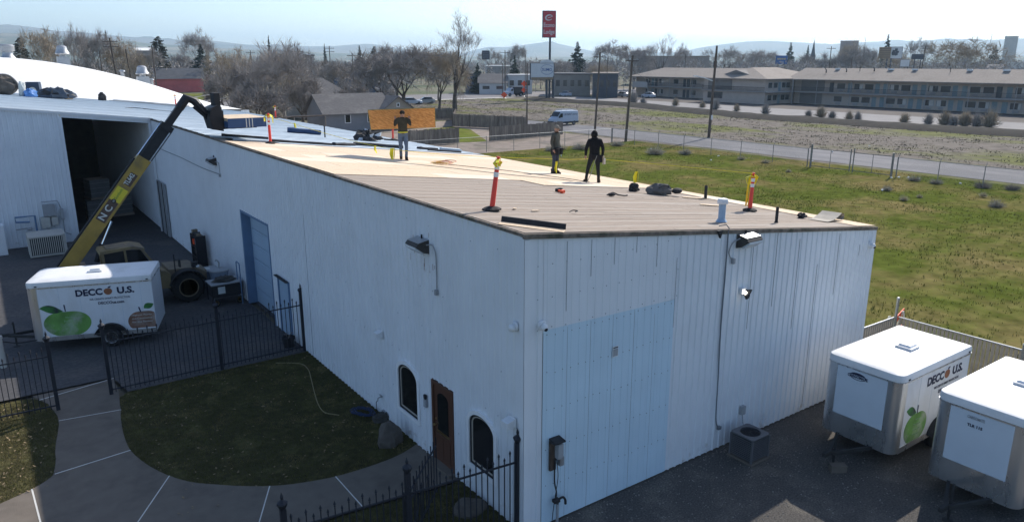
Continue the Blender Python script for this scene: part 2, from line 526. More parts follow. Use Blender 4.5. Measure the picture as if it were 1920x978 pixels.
LAWN_R = [(-5.74, 11.28), (-5.87, 10.2), (-5.94, 9.34), (-5.94, 8.34), (-5.74, 7.37), (-5.41, 6.52), (-5.05, 5.93), (-4.67, 5.55), (-4.2, 5.13), (-3.65, 4.74), (-3.08, 4.47), (-2.28, 4.25), (-1.35, 4.2), (-0.6, 4.28), (0.0, 4.5)]
LAWN_L = [(-9.6, 7.30), (-8.66, 7.46), (-8.05, 7.72), (-7.66, 8.07), (-7.51, 8.69), (-7.44, 9.57), (-7.26, 10.82), (-7.23, 11.54), (-7.37, 12.5), (-7.75, 13.2), (-8.5, 13.3), (-9.6, 13.3)]
OUT = [(0.0, 2.55), (-0.43, 2.5), (-1.32, 2.61), (-2.28, 2.74), (-3.22, 2.8), (-4.6, 2.85), (-6.2, 3.1), (-8.0, 4.2), (-9.6, 5.4)]
def sub(poly, a, b):
    """the stretch of a polyline between the points nearest a and b, resampled"""
    P = catmull([(x, y, 0) for x, y in poly], 5)
    ia = min(range(len(P)), key=lambda i: (P[i].x - a[0]) ** 2 + (P[i].y - a[1]) ** 2)
    ib = min(range(len(P)), key=lambda i: (P[i].x - b[0]) ** 2 + (P[i].y - b[1]) ** 2)
    Q = P[ia:ib + 1] if ia <= ib else P[ib:ia + 1][::-1]
    return [(p.x, p.y) for p in Q]
lawn_r = [(p.x, p.y) for p in catmull([(x, y, 0) for x, y in LAWN_R], 5)] + [(0.0, 12.1), (-5.4, 12.1), (-5.7, 11.8)]
lawn_l = [(p.x, p.y) for p in catmull([(x, y, 0) for x, y in LAWN_L], 5)] + [(-14, 13.3), (-14, 6.9)]
lawn_f = [(0.0, 2.47), (0, 0.05), (-0.95, -0.05), (-0.95, -6), (-16, -6), (-16, 3.2), (-9.6, 5.3)] + [(p.x, p.y - 0.08) for p in catmull([(x, y, 0) for x, y in OUT], 5)][::-1][1:-1]
sheet('lawn', lawn_r, 0.012, M_LAWN)
sheet('lawn', lawn_l, 0.012, M_LAWN)
sheet('lawn', lawn_f, 0.012, M_LAWN)
sheet('verge', [(-5.4, 12.15), (0, 12.15), (0, 13.5), (-5.6, 13.5)], 0.008, M_YARD)
walk = structure(sheet('walkway', [(0.0, 4.42), (0.0, 2.6)] + OUT[1:] + [(-14, 6.2), (-14, 6.8), (-9.6, 7.2), (-8.0, 7.6), (-7.62, 8.1), (-7.4, 9.6), (-7.2, 11.5), (-7.35, 12.6), (-7.7, 13.4), (-5.6, 13.4), (-5.8, 11.2), (-5.95, 9.3), (-5.9, 8.2), (-5.4, 6.4), (-4.7, 5.45), (-3.6, 4.65), (-2.3, 4.2), (-1.3, 4.15), (-0.5, 4.25)], 0.010, M_CONC))
def slab(outline):
    """one concrete slab, edges pulled in a little so the pale joint shows between slabs"""
    cx = sum(p[0] for p in outline) / len(outline); cy = sum(p[1] for p in outline) / len(outline)
    m = MB()
    m.prism(outline, lambda p, t: (p[0], p[1], 0.004 + 0.026 * t))
    o = m.build('slab', M_CONC, walk)
    return o
g = 0.013
def off(a, b, s):
    """move the joint a-b sideways by s"""
    d = Vector((b[0] - a[0], b[1] - a[1])).normalized(); n = Vector((-d.y, d.x))
    return (a[0] + n.x * s, a[1] + n.y * s), (b[0] + n.x * s, b[1] + n.y * s)
J6 = ((-2.28, 4.25), (-2.28, 2.74)); J5 = ((-3.65, 4.74), (-4.60, 2.85)); J4 = ((-5.41, 6.52), (-7.15, 3.62)); J0 = ((-8.05, 7.72), (-7.92, 4.15))
J3 = ((-7.57, 8.15), (-5.94, 8.34)); J2 = ((-7.23, 11.17), (-5.76, 10.93)); J1 = ((-7.55, 12.95), (-5.6, 13.4))
def slab_between(ja, jb, inner, outer):
    a0, a1 = off(*ja, -g); b0, b1 = off(*jb, g)
    inn = sub(inner, ja[0], jb[0]); out = sub(outer, ja[1], jb[1])
    return slab([a0] + inn[1:-1] + [b0] + [b1] + out[::-1][1:-1] + [a1])
slab_between(((-0.0, 4.5), (0.0, 2.55)), J6, LAWN_R, OUT)
slab_between(J6, J5, LAWN_R, OUT)
slab_between(J5, J4, LAWN_R, OUT)
a0, a1 = off(*J4, -g)
slab([a0] + sub(LAWN_R, (-5.41, 6.52), (-5.94, 8.34))[1:-1] + [(-5.94, 8.32), (-7.57, 8.13)] + sub(LAWN_L, (-7.66, 8.07), (-8.05, 7.72))[1:-1] + [(-8.03, 7.72), (-7.90, 4.15)] + [(-7.6, 3.9)] + [a1])
slab([(-8.07, 7.70)] + [(-8.66, 7.44), (-9.6, 7.28), (-14, 6.8), (-14, 5.2), (-9.6, 5.4)] + [(-7.95, 4.18)])
slab([(-7.56, 8.175), (-5.945, 8.36)] + sub(LAWN_R, (-5.94, 8.34), (-5.76, 10.93))[1:-1] + [(-5.77, 10.915), (-7.24, 11.155)] + sub(LAWN_L, (-7.23, 11.17), (-7.57, 8.15))[1:-1])
slab([(-7.235, 11.185), (-5.765, 10.945), (-5.74, 11.3), (-5.62, 12.2), (-5.6, 13.38), (-7.53, 12.93), (-7.37, 12.5), (-7.23, 11.54)])

for (ax, ay), (bx, by) in (J6, J5, J4, J0, J3, J2, J1):
    m = MB(); m.bar((ax, ay, 0.0225), (bx, by, 0.0225), 0.034, 0.014); m.build('joint', M_JOINT, walk)

# ------------------------------------------------------------------ the metal building
ROOF_S = 0.117
def zr(x): return 6.3 - ROOF_S * x
BW = 12.18
YW = 34.5            # the wing's front wall
bld = thing('metal_building', 'long white corrugated metal building with half stripped roof and workers on it', 'building', (0, 0, 0))

def profile(u0, u1, kind, breaks):
    """(u, depth) of one sheet from u0 to u1 with its ribs"""
    pts = []
    pitch = 0.2286
    n = int(round((u1 - u0) / pitch))
    pitch = (u1 - u0) / max(1, n)
    rb, rt, h = (0.036, 0.016, 0.026) if kind == 'rib' else (0.012, 0.006, 0.006)
    for i in range(max(1, n)):
        c = u0 + pitch * (i + 0.5)
        if i == 0:
            pts.append((u0, 0.0))
        pts += [(c - rb, 0.0), (c - rt, h), (c + rt, h), (c + rb, 0.0)]
    pts.append((u1, 0.0))
    us = sorted(set([p[0] for p in pts] + [b for b in breaks if u0 < b < u1]))
    def dep(u):
        for (a, da), (b, db) in zip(pts, pts[1:]):
            if a <= u <= b:
                return da + (db - da) * ((u - a) / (b - a) if b > a else 0)
        return 0.0
    return [(u, dep(u)) for u in us]
def wall_sheets(origin, ud, nd, spans, zlo, zhi, mat, openings=(), lift=0.0, kind='rib', parent=None, name='wall_panel', jit=0.002):
    """spans: list of (u0, u1); zlo/zhi: functions of u; openings: (u0, u1, z0, ztop(u))"""
    O = Vector(origin); U = Vector(ud); N = Vector(nd)
    out = []
    for (u0, u1) in spans:
        br = []
        for o in openings:
            br += [o[0], o[1]]
            if len(o) > 4:
                br += o[4]
        pr = profile(u0, u1, kind, br)
        m = MB()
        l2 = lift + rnd.uniform(0, jit)
        for (a, da), (b, db) in zip(pr, pr[1:]):
            cu = (a + b) / 2
            ivs = [(zlo(a), zlo(b), zhi(a), zhi(b))]
            for o in openings:
                if o[0] - 1e-6 <= cu <= o[1] + 1e-6:
                    nv = []
                    for (p, q, r, s) in ivs:
                        ta, tb = o[3](a), o[3](b)
                        if o[2] > p + 0.005:
                            nv.append((p, q, min(o[2], r), min(o[2], s)))
                        if ta < r - 0.005 and tb < s - 0.005:
                            nv.append((max(ta, p), max(tb, q), r, s))
                    ivs = nv
            for (p, q, r, s) in ivs:
                A = O + U * a + N * (da + l2); B = O + U * b + N * (db + l2)
                m.quad(A + Vector((0, 0, p)), B + Vector((0, 0, q)), B + Vector((0, 0, s)), A + Vector((0, 0, r)))
        if m.v:
            out.append(m.build(name, mat, parent or bld))
    return out
def spans(L, w=0.9144, u0=0.0):
    n = int(round((L - u0) / w)); w = (L - u0) / n
    return [(u0 + w * i, u0 + w * (i + 1)) for i in range(n)]

def arch(c, half, zs, zp):
    return lambda u: zs + (zp - zs) * math.sqrt(max(0.0, 1 - min(1, abs(u - c) / half) ** 2))
W1 = (4.83, 0.54); W2 = (1.47, 0.52)       # arched windows: centre, half width along the wall
ZS, ZP, ZB = 1.72, 2.06, 0.70
arcb = lambda c, h: [c - h + 2 * h * i / 14 for i in range(15)]
OPEN_L = [(W1[0] - W1[1], W1[0] + W1[1], ZB, arch(W1[0], W1[1], ZS, ZP), arcb(*W1)),
          (W2[0] - W2[1], W2[0] + W2[1], ZB, arch(W2[0], W2[1], ZS, ZP), arcb(*W2)),
          (2.66, 3.62, -1, lambda u: 2.14),
          (15.15, 18.55, -1, lambda u: 3.78),
          (13.40, 14.55, -1, lambda u: 2.08)]
# left wall (x = 0, seen in shade), lower and upper sheets
wall_sheets((0, 0, 0), (0, 1, 0), (-1, 0, 0), spans(34.5), lambda u: 0.03, lambda u: 4.82, M_WALL, OPEN_L)
wall_sheets((0, 0, 0), (0, 1, 0), (-1, 0, 0), spans(34.5), lambda u: 4.76, lambda u: 6.28, M_WALL, [], lift=0.006)
# the same wall going on inside the wing, and the wing's front
wall_sheets((0, 0, 0), (0, 1, 0), (-1, 0, 0), spans(60, 0.9144, 34.55), lambda u: 0.0, lambda u: 6.25, M_WALL, [])
wall_sheets((-13, YW, 0), (1, 0, 0), (0, -1, 0), spans(8.72), lambda u: 0.02, lambda u: zr(u - 13) - 0.03, M_WALL, [])
wall_sheets((-13, YW, 0), (1, 0, 0), (0, -1, 0), spans(12.95, 1.1, 8.74), lambda u: zr(u - 13) - 0.26, lambda u: zr(u - 13) - 0.03, M_WALL, [], kind='flat')
# right wall (y = 0)
PB = [0.44 + 0.612 * i for i in range(7)]
wall_sheets((0, 0, 0), (1, 0, 0), (0, -1, 0), [(0.0, 0.44)], lambda u: 0.03, lambda u: zr(u) - 0.10, M_WALL, [])
wall_sheets((0, 0, 0), (1, 0, 0), (0, -1, 0), [(PB[i] + 0.003, PB[i + 1] - 0.003) for i in range(6)], lambda u: 0.03, lambda u: 4.31 - 0.015 * (u - 0.44), M_WALLBLUE, [], kind='flat', lift=0.012)
wall_sheets((0, 0, 0), (1, 0, 0), (0, -1, 0), [(PB[i], PB[i + 1]) for i in range(6)], lambda u: 4.26, lambda u: zr(u) - 0.10, M_WALL, [], lift=0.006, kind='flat')
wall_sheets((4.112, 0, 0), (1, 0, 0), (0, -1, 0), spans(BW - 4.112, 0.9), lambda u: 0.03, lambda u: 3.50 + 0.11 * math.floor(u / 2.7), M_WALL, [])
wall_sheets((4.112, 0, 0), (1, 0, 0), (0, -1, 0), spans(BW - 4.112, 0.9), lambda u: 3.46 + 0.11 * math.floor(u / 2.7), lambda u: zr(u + 4.112) - 0.10, M_WALL, [], lift=0.006)
# far side and back of the building
wall_sheets((BW, 0, 0), (0, 1, 0), (1, 0, 0), spans(62, 1.2), lambda u: 0.02, lambda u: zr(BW) - 0.05, M_WALL, [], kind='flat')
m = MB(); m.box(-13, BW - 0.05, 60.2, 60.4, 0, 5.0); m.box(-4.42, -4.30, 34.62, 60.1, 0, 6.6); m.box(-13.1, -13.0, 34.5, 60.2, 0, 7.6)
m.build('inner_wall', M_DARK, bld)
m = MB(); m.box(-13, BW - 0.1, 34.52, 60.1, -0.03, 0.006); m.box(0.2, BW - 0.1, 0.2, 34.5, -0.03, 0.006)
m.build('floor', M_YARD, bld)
# corner trims, long sheet laps where the sealant has opened
m = MB(); m.box(-0.034, 0.10, -0.034, -0.029, 0.02, 6.16); m.box(-0.034, -0.029, -0.034, 0.10, 0.02, 6.2)
m.build('corner_trim', M_WALL, bld)
m = MB(); m.box(BW - 0.1, BW + 0.034, -0.034, -0.029, 0.02, 4.78); m.box(BW + 0.029, BW + 0.034, -0.034, 0.1, 0.02, 4.8)
m.build('corner_trim', M_WALL, bld)
for u, z0, z1 in ((1.0, 4.6, 6.0), (1.62, 5.2, 5.95), (2.24, 5.35, 5.9), (2.86, 5.5, 5.85), (3.47, 5.1, 5.8), (4.1, 3.6, 5.2)):
    m = MB(); m.box(u, u + 0.008, -0.016, -0.0125, z0, z1); m.build('sheet_gap', M_SEAM, bld)
for u, z0, z1 in ((6.74, 3.0, 5.2), (7.66, 3.4, 5.3), (8.6, 2.6, 5.0), (9.49, 0.2, 4.2), (10.4, 3.2, 4.9), (11.45, 4.15, 4.45)):
    m = MB(); m.box(u, u + 0.010, -0.018, -0.0125, z0, z1); m.build('sheet_gap', M_SEAM, bld)
m = MB(); m.box(-0.019, -0.0145, 11.5, 11.53, 0.1, 6.25); m.build('sheet_gap', M_SEAM, bld)
# lines of small screw heads
m = MB()
for zz in (0.9, 1.75, 2.6, 3.4, 4.2):
    for i in range(6):
        for k in range(3):
            x = PB[i] + 0.10 + 0.2 * k + rnd.uniform(-0.01, 0.01)
            m.lathe([(0.011, 0), (0.011, 0.008)], (x, -0.014, zz + rnd.uniform(-0.03, 0.03)), 5, Quaternion((1, 0, 0), R(90)))
for zz in (4.34, 4.95, 5.6):
    for i in range(12):
        m.lathe([(0.010, 0), (0.010, 0.008)], (0.3 + 0.35 * i, -0.012, zz + rnd.uniform(-0.02, 0.02)), 5, Quaternion((1, 0, 0), R(90)))
m.build('screws', M_SEAM, bld, kind='stuff')
m = MB()
for zz in (1.2, 2.3, 3.3, 4.3, 5.1, 5.8):
    for i in range(60):
        y = 0.25 + 0.55 * i + rnd.uniform(-0.08, 0.08)
        if any(o[0] - 0.1 < y < o[1] + 0.1 and zz < 2.2 for o in OPEN_L) or (15 < y < 18.7 and zz < 3.9):
            continue
        if rnd.random() < 0.75:
            m.lathe([(0.010, 0), (0.010, 0.008)], (-0.009, y, zz + rnd.uniform(-0.02, 0.02)), 5, Quaternion((0, 1, 0), R(-90)))
m.build('screws', M_SEAM, bld, kind='stuff')
# rusty streaks run down below the wall lamp (thin flakes of rust proud of the paint)
m = MB()
for i in range(26):
    y = 3.3 + rnd.random() * 1.25; z1 = rnd.uniform(4.75, 5.85) if i > 8 else rnd.uniform(4.6, 5.2)
    m.box(-0.012, -0.0085, y, y + 0.012, z1 - rnd.uniform(0.05, 0.22), z1)
m.build('rust_streaks', M_RUST, bld, kind='stuff')

# arched windows: white surround, brown inner frame, dark pane, gilt inlay line
def arch_window(c, half):
    f = arch(c, half, ZS, ZP)
    def ring(o0, o1, x0, x1, mat, name, parent):
        def outl(o):
            h = half + o
            a = arch(c, h, ZS, ZP + o)
            pts = [(c - h, ZB - o), (c + h, ZB - o)]
            pts += [(c + h * math.cos(math.pi * i / 16), ZS + (ZP + o - ZS) * math.sin(math.pi * i / 16)) for i in range(17)]
            return pts
        A = outl(o0); B = outl(o1); n = len(A)
        m = MB()
        vs = [(x0, y, z) for y, z in A] + [(x0, y, z) for y, z in B] + [(x1, y, z) for y, z in A] + [(x1, y, z) for y, z in B]
        fs = []
        for i in range(n):
            j = (i + 1) % n
            fs += [(i, j, n + j, n + i), (2 * n + i, 3 * n + i, 3 * n + j, 2 * n + j), (i, 2 * n + i, 2 * n + j, j), (n + i, n + j, 3 * n + j, 3 * n + i)]
        m.add(vs, fs)
        return m.build(name, mat, parent)
    w = ring(-0.035, 0.06, -0.060, 0.03, M_TRIM, 'window', bld)
    ring(-0.085, -0.034, -0.028, 0.03, M_BLACKM, 'frame', w)
    ring(-0.115, -0.088, -0.012, 0.01, M_INLAY, 'inlay', w)
    h = half - 0.085
    pts = [(c - h, ZB + 0.08), (c + h, ZB + 0.08)] + [(c + h * math.cos(math.pi * i / 16), ZS + (ZP - 0.085 - ZS) * math.sin(math.pi * i / 16)) for i in range(17)]
    m = MB(); m.prism(pts, lambda p, t: (0.004 + 0.01 * t, p[0], p[1])); m.build('pane', M_GLASS, w)
arch_window(*W1)
arch_window(*W2)
# brown entrance door
d = MB()
d.box(-0.045, 0.06, 2.66, 2.74, 0.03, 2.12); d.box(-0.045, 0.06, 3.54, 3.62, 0.03, 2.12); d.box(-0.045, 0.06, 2.74, 3.54, 2.04, 2.12)
door = d.build('door', M_BROWN, bld, label='brown wooden entrance door with arched dark glass')
m = MB(); m.box(-0.012, 0.04, 2.742, 3.538, 0.10, 2.038); m.build('leaf', M_BROWN, door)
pts = [(2.90, 0.92), (3.38, 0.92)] + [(3.14 + 0.24 * math.cos(math.pi * i / 12), 1.76 + 0.14 * math.sin(math.pi * i / 12)) for i in range(13)]
m = MB(); m.prism(pts, lambda p, t: (-0.014 - 0.010 * t, p[0], p[1])); m.build('pane', M_GLASS, door)
for y0, y1, z0, z1 in ((2.86, 3.42, 0.86, 0.90),):
    m = MB(); m.box(-0.03, -0.012, y0, y1, z0, z1); m.build('glazing_bead', M_BRASS, door)
for y0, y1 in ((2.84, 3.12), (3.16, 3.44)):
    m = MB(); m.box(-0.024, -0.012, y0, y1, 0.22, 0.76); m.build('door_panel', M_BROWN, door)
m = MB(); m.lathe([(0.012, 0), (0.012, 0.04), (0.032, 0.045), (0.03, 0.075), (0.0, 0.08)], (-0.012, 3.47, 1.02), 8, Quaternion((0, 1, 0), R(-90))); m.lathe([(0.028, 0), (0.026, 0.015), (0, 0.018)], (-0.012, 3.47, 1.16), 8, Quaternion((0, 1, 0), R(-90)))
m.build('door_handle', M_BRASS, door, smooth=True)
m = MB(); m.box(-0.20, 0.05, 2.62, 3.66, 0.03, 0.10); m.build('threshold', M_CONC, door)
# overhead door in its deep blue reveal
jam = MB()
jam.box(-0.03, 0.42, 18.40, 18.54, 0.0, 3.78); jam.box(-0.03, 0.42, 15.16, 15.24, 0.0, 3.78); jam.box(-0.03, 0.42, 15.24, 18.40, 3.70, 3.78)
od = jam.build('overhead_door', M_JAMBBLUE, bld, label='pale blue sectional overhead door in a dark blue frame')
for i in range(6):
    m = MB(); z0 = 0.05 + 0.605 * i
    m.box(0.30, 0.36, 15.25, 18.39, z0, z0 + 0.585); m.box(0.285, 0.30, 15.45, 18.2, z0 + 0.10, z0 + 0.48)
    m.build('door_section', M_DOORBLUE, od)
# personnel door
m = MB(); m.box(-0.05, 0.03, 13.40, 13.47, 0.03, 2.08); m.box(-0.05, 0.03, 14.48, 14.55, 0.03, 2.08); m.box(-0.05, 0.03, 13.47, 14.48, 2.01, 2.08)
pd = m.build('side_door', M_JAMBBLUE, bld, label='blue steel side door behind the iron fence')
m = MB(); m.box(-0.01, 0.03, 13.475, 14.475, 0.04, 2.005); m.build('leaf', M_DOORBLUE, pd)
m = MB(); m.box(-0.16, -0.05, 13.36, 14.56, 2.09, 2.12); m.build('drip_hood', M_BLACKM, pd)
m = MB(); m.tube((-0.01, 13.58, 1.0), (-0.07, 13.58, 1.0), 0.02, n=8); m.build('door_handle', M_GREYM, pd)
# sliding leaf left open beside the big wing doorway, and its track
m = MB(); m.box(-0.14, -0.07, 32.35, 34.40, 0.05, 2.95); sl = m.build('sliding_leaf', M_GREYP, bld)
m = MB(); m.box(-0.16, -0.142, 32.9, 33.0, 0.06, 2.94); m.box(-0.16, -0.142, 33.9, 34.0, 0.06, 2.94); m.build('door_rib', M_BLACKM, sl)
m = MB(); m.box(-4.36, -4.22, 34.44, 34.62, 0, 6.55); m.build('doorway_post', M_WALL, bld)
m = MB(); m.box(-0.17, -0.04, 34.44, 34.62, 0, 6.05); m.build('doorway_post', M_WALL, bld)

# ---- roof: hidden deck, fascias, then boards, sheets and felt strips laid on it
def roof_slab(name, x0, x1, y0, y1, dz0, dz1, mat, parent=None, jit=0.0):
    m = MB()
    a, b = zr(x0), zr(x1)
    m.add([(x0, y0, a + dz0), (x1, y0, b + dz0), (x1, y1, b + dz0), (x0, y1, a + dz0), (x0, y0, a + dz1), (x1, y0, b + dz1), (x1, y1, b + dz1), (x0, y1, a + dz1)],
          [(0, 3, 2, 1), (4, 5, 6, 7), (0, 1, 5, 4), (1, 2, 6, 5), (2, 3, 7, 6), (3, 0, 4, 7)])
    return m.build(name, mat, parent or bld)
roof = roof_slab('roof', 0.0, BW - 0.02, 0.03, 62, -0.10, -0.03, M_DECK)
roof_slab('wing_roof', -13.2, -0.01, YW + 0.04, 62, -0.12, -0.03, M_DECK)
m = MB()
m.add([(-0.05, -0.05, zr(0) - 0.11), (BW + 0.05, -0.05, zr(BW) - 0.11), (BW + 0.05, 0.0, zr(BW) - 0.11), (-0.05, 0.0, zr(0) - 0.11),
       (-0.05, -0.05, zr(0) - 0.02), (BW + 0.05, -0.05, zr(BW) - 0.02), (BW + 0.05, 0.0, zr(BW) - 0.02), (-0.05, 0.0, zr(0) - 0.02)],
      [(0, 3, 2, 1), (4, 5, 6, 7), (0, 1, 5, 4), (1, 2, 6, 5), (2, 3, 7, 6), (3, 0, 4, 7)])
m.build('fascia', M_FASCIA, roof)
m = MB(); m.box(-0.05, 0.0, 0.0, 34.45, 6.22, 6.285); m.build('fascia', M_FASCIA, roof)
m = MB(); m.bar((-13.2, YW - 0.05, zr(-13.2) - 0.05), (0.0, YW - 0.05, zr(0) - 0.05), 0.05, 0.11); m.build('fascia', M_WHITE, roof)
m = MB()
for i in range(40):
    y = 1.0 + rnd.random() * 9.5
    m.box(-0.056, -0.051, y, y + 0.02, 6.23, 6.27)
m.build('nail_tails', M_SEAM, roof, kind='stuff')
M_DECKS = [M_DECK, pmat('deck_board_grey', (0.355, 0.305, 0.258), 0.9, 0.2, 6, stretch=(0.5, 9, 4), spec=0.15), pmat('deck_board_brown', (0.32, 0.262, 0.212), 0.9, 0.2, 6, stretch=(0.5, 9, 4), spec=0.15), M_DECK]
M_OSBS = [M_OSB, pmat('osb_board_pale', (0.74, 0.61, 0.47), 0.85, 0.10, 22, stretch=(1, 3, 1), spec=0.2), pmat('osb_board_warm', (0.65, 0.51, 0.37), 0.85, 0.10, 22, stretch=(1, 3, 1), spec=0.2), M_OSB]
# weathered skip boards, each lying across the slope
bt = 0.024
bm_cache = {}
def board_mesh(L, w, k):
    key = (round(L, 2), k)
    if key not in bm_cache:
        m = MB(); m.box(-L / 2, L / 2, -w / 2, w / 2, 0, bt)
        bm_cache[key] = m.mesh('deck_board', M_DECKS[k])
    return bm_cache[key]
ang = math.atan(ROOF_S)
y = 0.075; row = 0
while y < 9.0:
    w = 0.147
    cuts = {0: (0, 4.1, 8.2, 12.2), 1: (0, 2.9, 7.6, 12.2), 2: (0, 5.2, 9.3, 12.2)}[row % 3]
    for a, b in zip(cuts, cuts[1:]):
        if y > 7.7 and a > 6.3: continue
        b2 = b
        if b > 11.2: b2 = 11.25
        if y > 7.62: b2 = min(b2, 6.35)
        if a >= b2: continue
        L = (b2 - a) / math.cos(ang) - 0.006
        cx = (a + b2) / 2
        inst('deck_board', board_mesh(L, w, (row * 7 + int(a * 3)) % 4), roof, (cx, y + rnd.uniform(-0.006, 0.006), zr(cx) - 0.029 + rnd.uniform(0, 0.004)), (0, ang, rnd.uniform(-0.001, 0.001)))
    y += 0.152; row += 1
# OSB sheets
sheet_cache = {}
def osb_mesh(L, W, k):
    key = (round(L, 2), round(W, 2), k)
    if key not in sheet_cache:
        m = MB(); m.box(-L / 2, L / 2, -W / 2, W / 2, 0, 0.012)
        sheet_cache[key] = m.mesh('osb_sheet', M_OSBS[k])
    return sheet_cache[key]
def lay_osb(x0, x1, y0, y1):
    cx, cy = (x0 + x1) / 2, (y0 + y1) / 2
    inst('osb_sheet', osb_mesh((x1 - x0) / math.cos(ang) - 0.012, (y1 - y0) - 0.012, rnd.randint(0, 3)), roof, (cx, cy, zr(cx) + rnd.uniform(0.0, 0.003)), (0, ang, 0))
for r in range(10):
    y0 = 7.65 + 1.22 * r
    xs = [0.0 + (1.22 if r % 2 else 0.0)]
    if r % 2: lay_osb(0.0, 1.22, y0, y0 + 1.22) if r >= 1 else None
    x = xs[0]
    while x < BW:
        x1 = min(x + 2.44, BW + 0.03)
        if not (r == 0 and x1 <= 6.4):
            lay_osb(max(x, 6.4) if r == 0 else x, x1, y0, y0 + 1.22)
        x = x1 if x1 < BW else BW + 1
for i in range(4):
    y0 = 0.02 + i * 1.91
    lay_osb(11.27, BW + 0.05, y0, min(y0 + 1.91, 7.64))
M_UNDER2 = pmat('pale_roof_felt_grey', (0.455, 0.52, 0.57), 0.75, 0.07, 1.2, coords='World', bump=0.25, bscale=9, spec=0.25)
M_UNDER3 = pmat('pale_roof_felt_light', (0.53, 0.60, 0.645), 0.75, 0.07, 1.2, coords='World', bump=0.25, bscale=9, spec=0.25)
# pale felt strips over the far half
y = 19.95; i = 0
while y < 61.5:
    y1 = min(y + 0.98, 61.9)
    x0 = -0.04 if y < YW else -13.2
    if i == 0: x0 = 2.2
    if i == 1: x0 = 0.6
    m = MB()
    n = 26 if x0 > -1 else 44
    vs = []; fs = []
    for k in range(n + 1):
        xx = x0 + (BW + 0.06 - x0) * k / n
        wob = 0.012 * mnoise.noise(Vector((xx * 0.8, y * 0.7, 2)))
        edge = 0.10 * mnoise.noise(Vector((xx * 0.5, 4.4, i * 0.8))) if i in (0, 1) else 0.0
        vs += [(xx, y + edge, zr(xx) + 0.030 + abs(wob) + 0.006), (xx, y1 + 0.05, zr(xx) + 0.012 + abs(wob) * 0.5), (xx, y + edge, zr(xx) - 0.02)]
    for k in range(n):
        a = k * 3
        fs += [(a, a + 3, a + 4, a + 1), (a + 2, a + 5, a + 3, a)]
    m.add(vs, fs)
    m.build('felt_strip', (M_UNDER, M_UNDER2, M_UNDER, M_UNDER3)[i % 4], roof, smooth=False)
    y = y1; i += 1

# white domed hall behind
dome = thing('domed_hall', 'large white domed roof of the hall behind the metal building', 'building', (-9, 62, 0))
M_DOME = pmat('white_roof_coating', (0.78, 0.78, 0.76), 0.7, 0.04, 0.3, coords='World', bump=0.1, bscale=2)
m = MB(); nx, ny = 60, 24
vs = []; fs = []
for j in range(ny + 1):
    t = j / ny
    y = 62.1 + 38 * t
    for i in range(nx + 1):
        x = -32 + 45.5 * i / nx
        zt = 9.85 - 0.0112 * (x + 8) ** 2 if x > -8 else 9.85 - 0.0050 * (x + 8) ** 2
        s = min(1.0, t / 0.45); s = math.sin(s * math.pi / 2) if t <= 0.45 else 1 - 0.25 * ((t - 0.45) / 0.55) ** 2
        zb = 4.95 + 0.04 * (13.5 - x)
        zb = min(zb, zt)
        vs.append((x, y, zb + (zt - zb) * s))
for j in range(ny):
    for i in range(nx):
        a = j * (nx + 1) + i
        fs.append((a, a + 1, a + nx + 2, a + nx + 1))
m.add(vs, fs); m.build('roof_shell', M_DOME, dome, smooth=True, world=True)
m = MB(); m.box(-32, 13.4, 62.05, 62.2, 0, 4.9); m.box(13.3, 13.45, 62.2, 100, 0, 4.8); m.build('wall', M_WALL, dome, world=True)
def roof_vent(x, y, z, s=1.0, kind=0):
    m = MB()
    if kind == 0:
        m.cbox((x, y, z + 0.35 * s), (1.15 * s, 1.15 * s, 0.9 * s), taper=0.92)
        m.lathe([(0.30 * s, 0.7 * s), (0.30 * s, 1.0 * s), (0.62 * s, 1.02 * s), (0.66 * s, 1.12 * s), (0.50 * s, 1.45 * s), (0.46 * s, 1.75 * s), (0.30 * s, 1.88 * s), (0, 1.92 * s)], (x, y, z), 12)
    elif kind == 1:
        m.lathe([(0.75 * s, 0), (0.45 * s, 0.45 * s), (0.45 * s, 0.75 * s), (0.62 * s, 0.8 * s), (0.66 * s, 1.3 * s), (0.55 * s, 1.4 * s), (0, 1.45 * s)], (x, y, z), 12)
    else:
        m.lathe([(0.2 * s, 0), (0.2 * s, 0.8 * s), (0.34 * s, 0.82 * s), (0.30 * s, 0.98 * s), (0, 1.02 * s)], (x, y, z), 10)
    m.build('roof_vent', M_GREYM, dome, smooth=True, world=True)
roof_vent(-4.35, 78.5, 9.5, 1.0, 1)
roof_vent(0.35, 79.5, 9.0, 1.0, 0)
roof_vent(7.7, 80.5, 6.9, 1.05, 0)
roof_vent(5.6, 79.5, 7.55, 0.9, 2)
roof_vent(8.6, 81.0, 6.6, 0.9, 2)

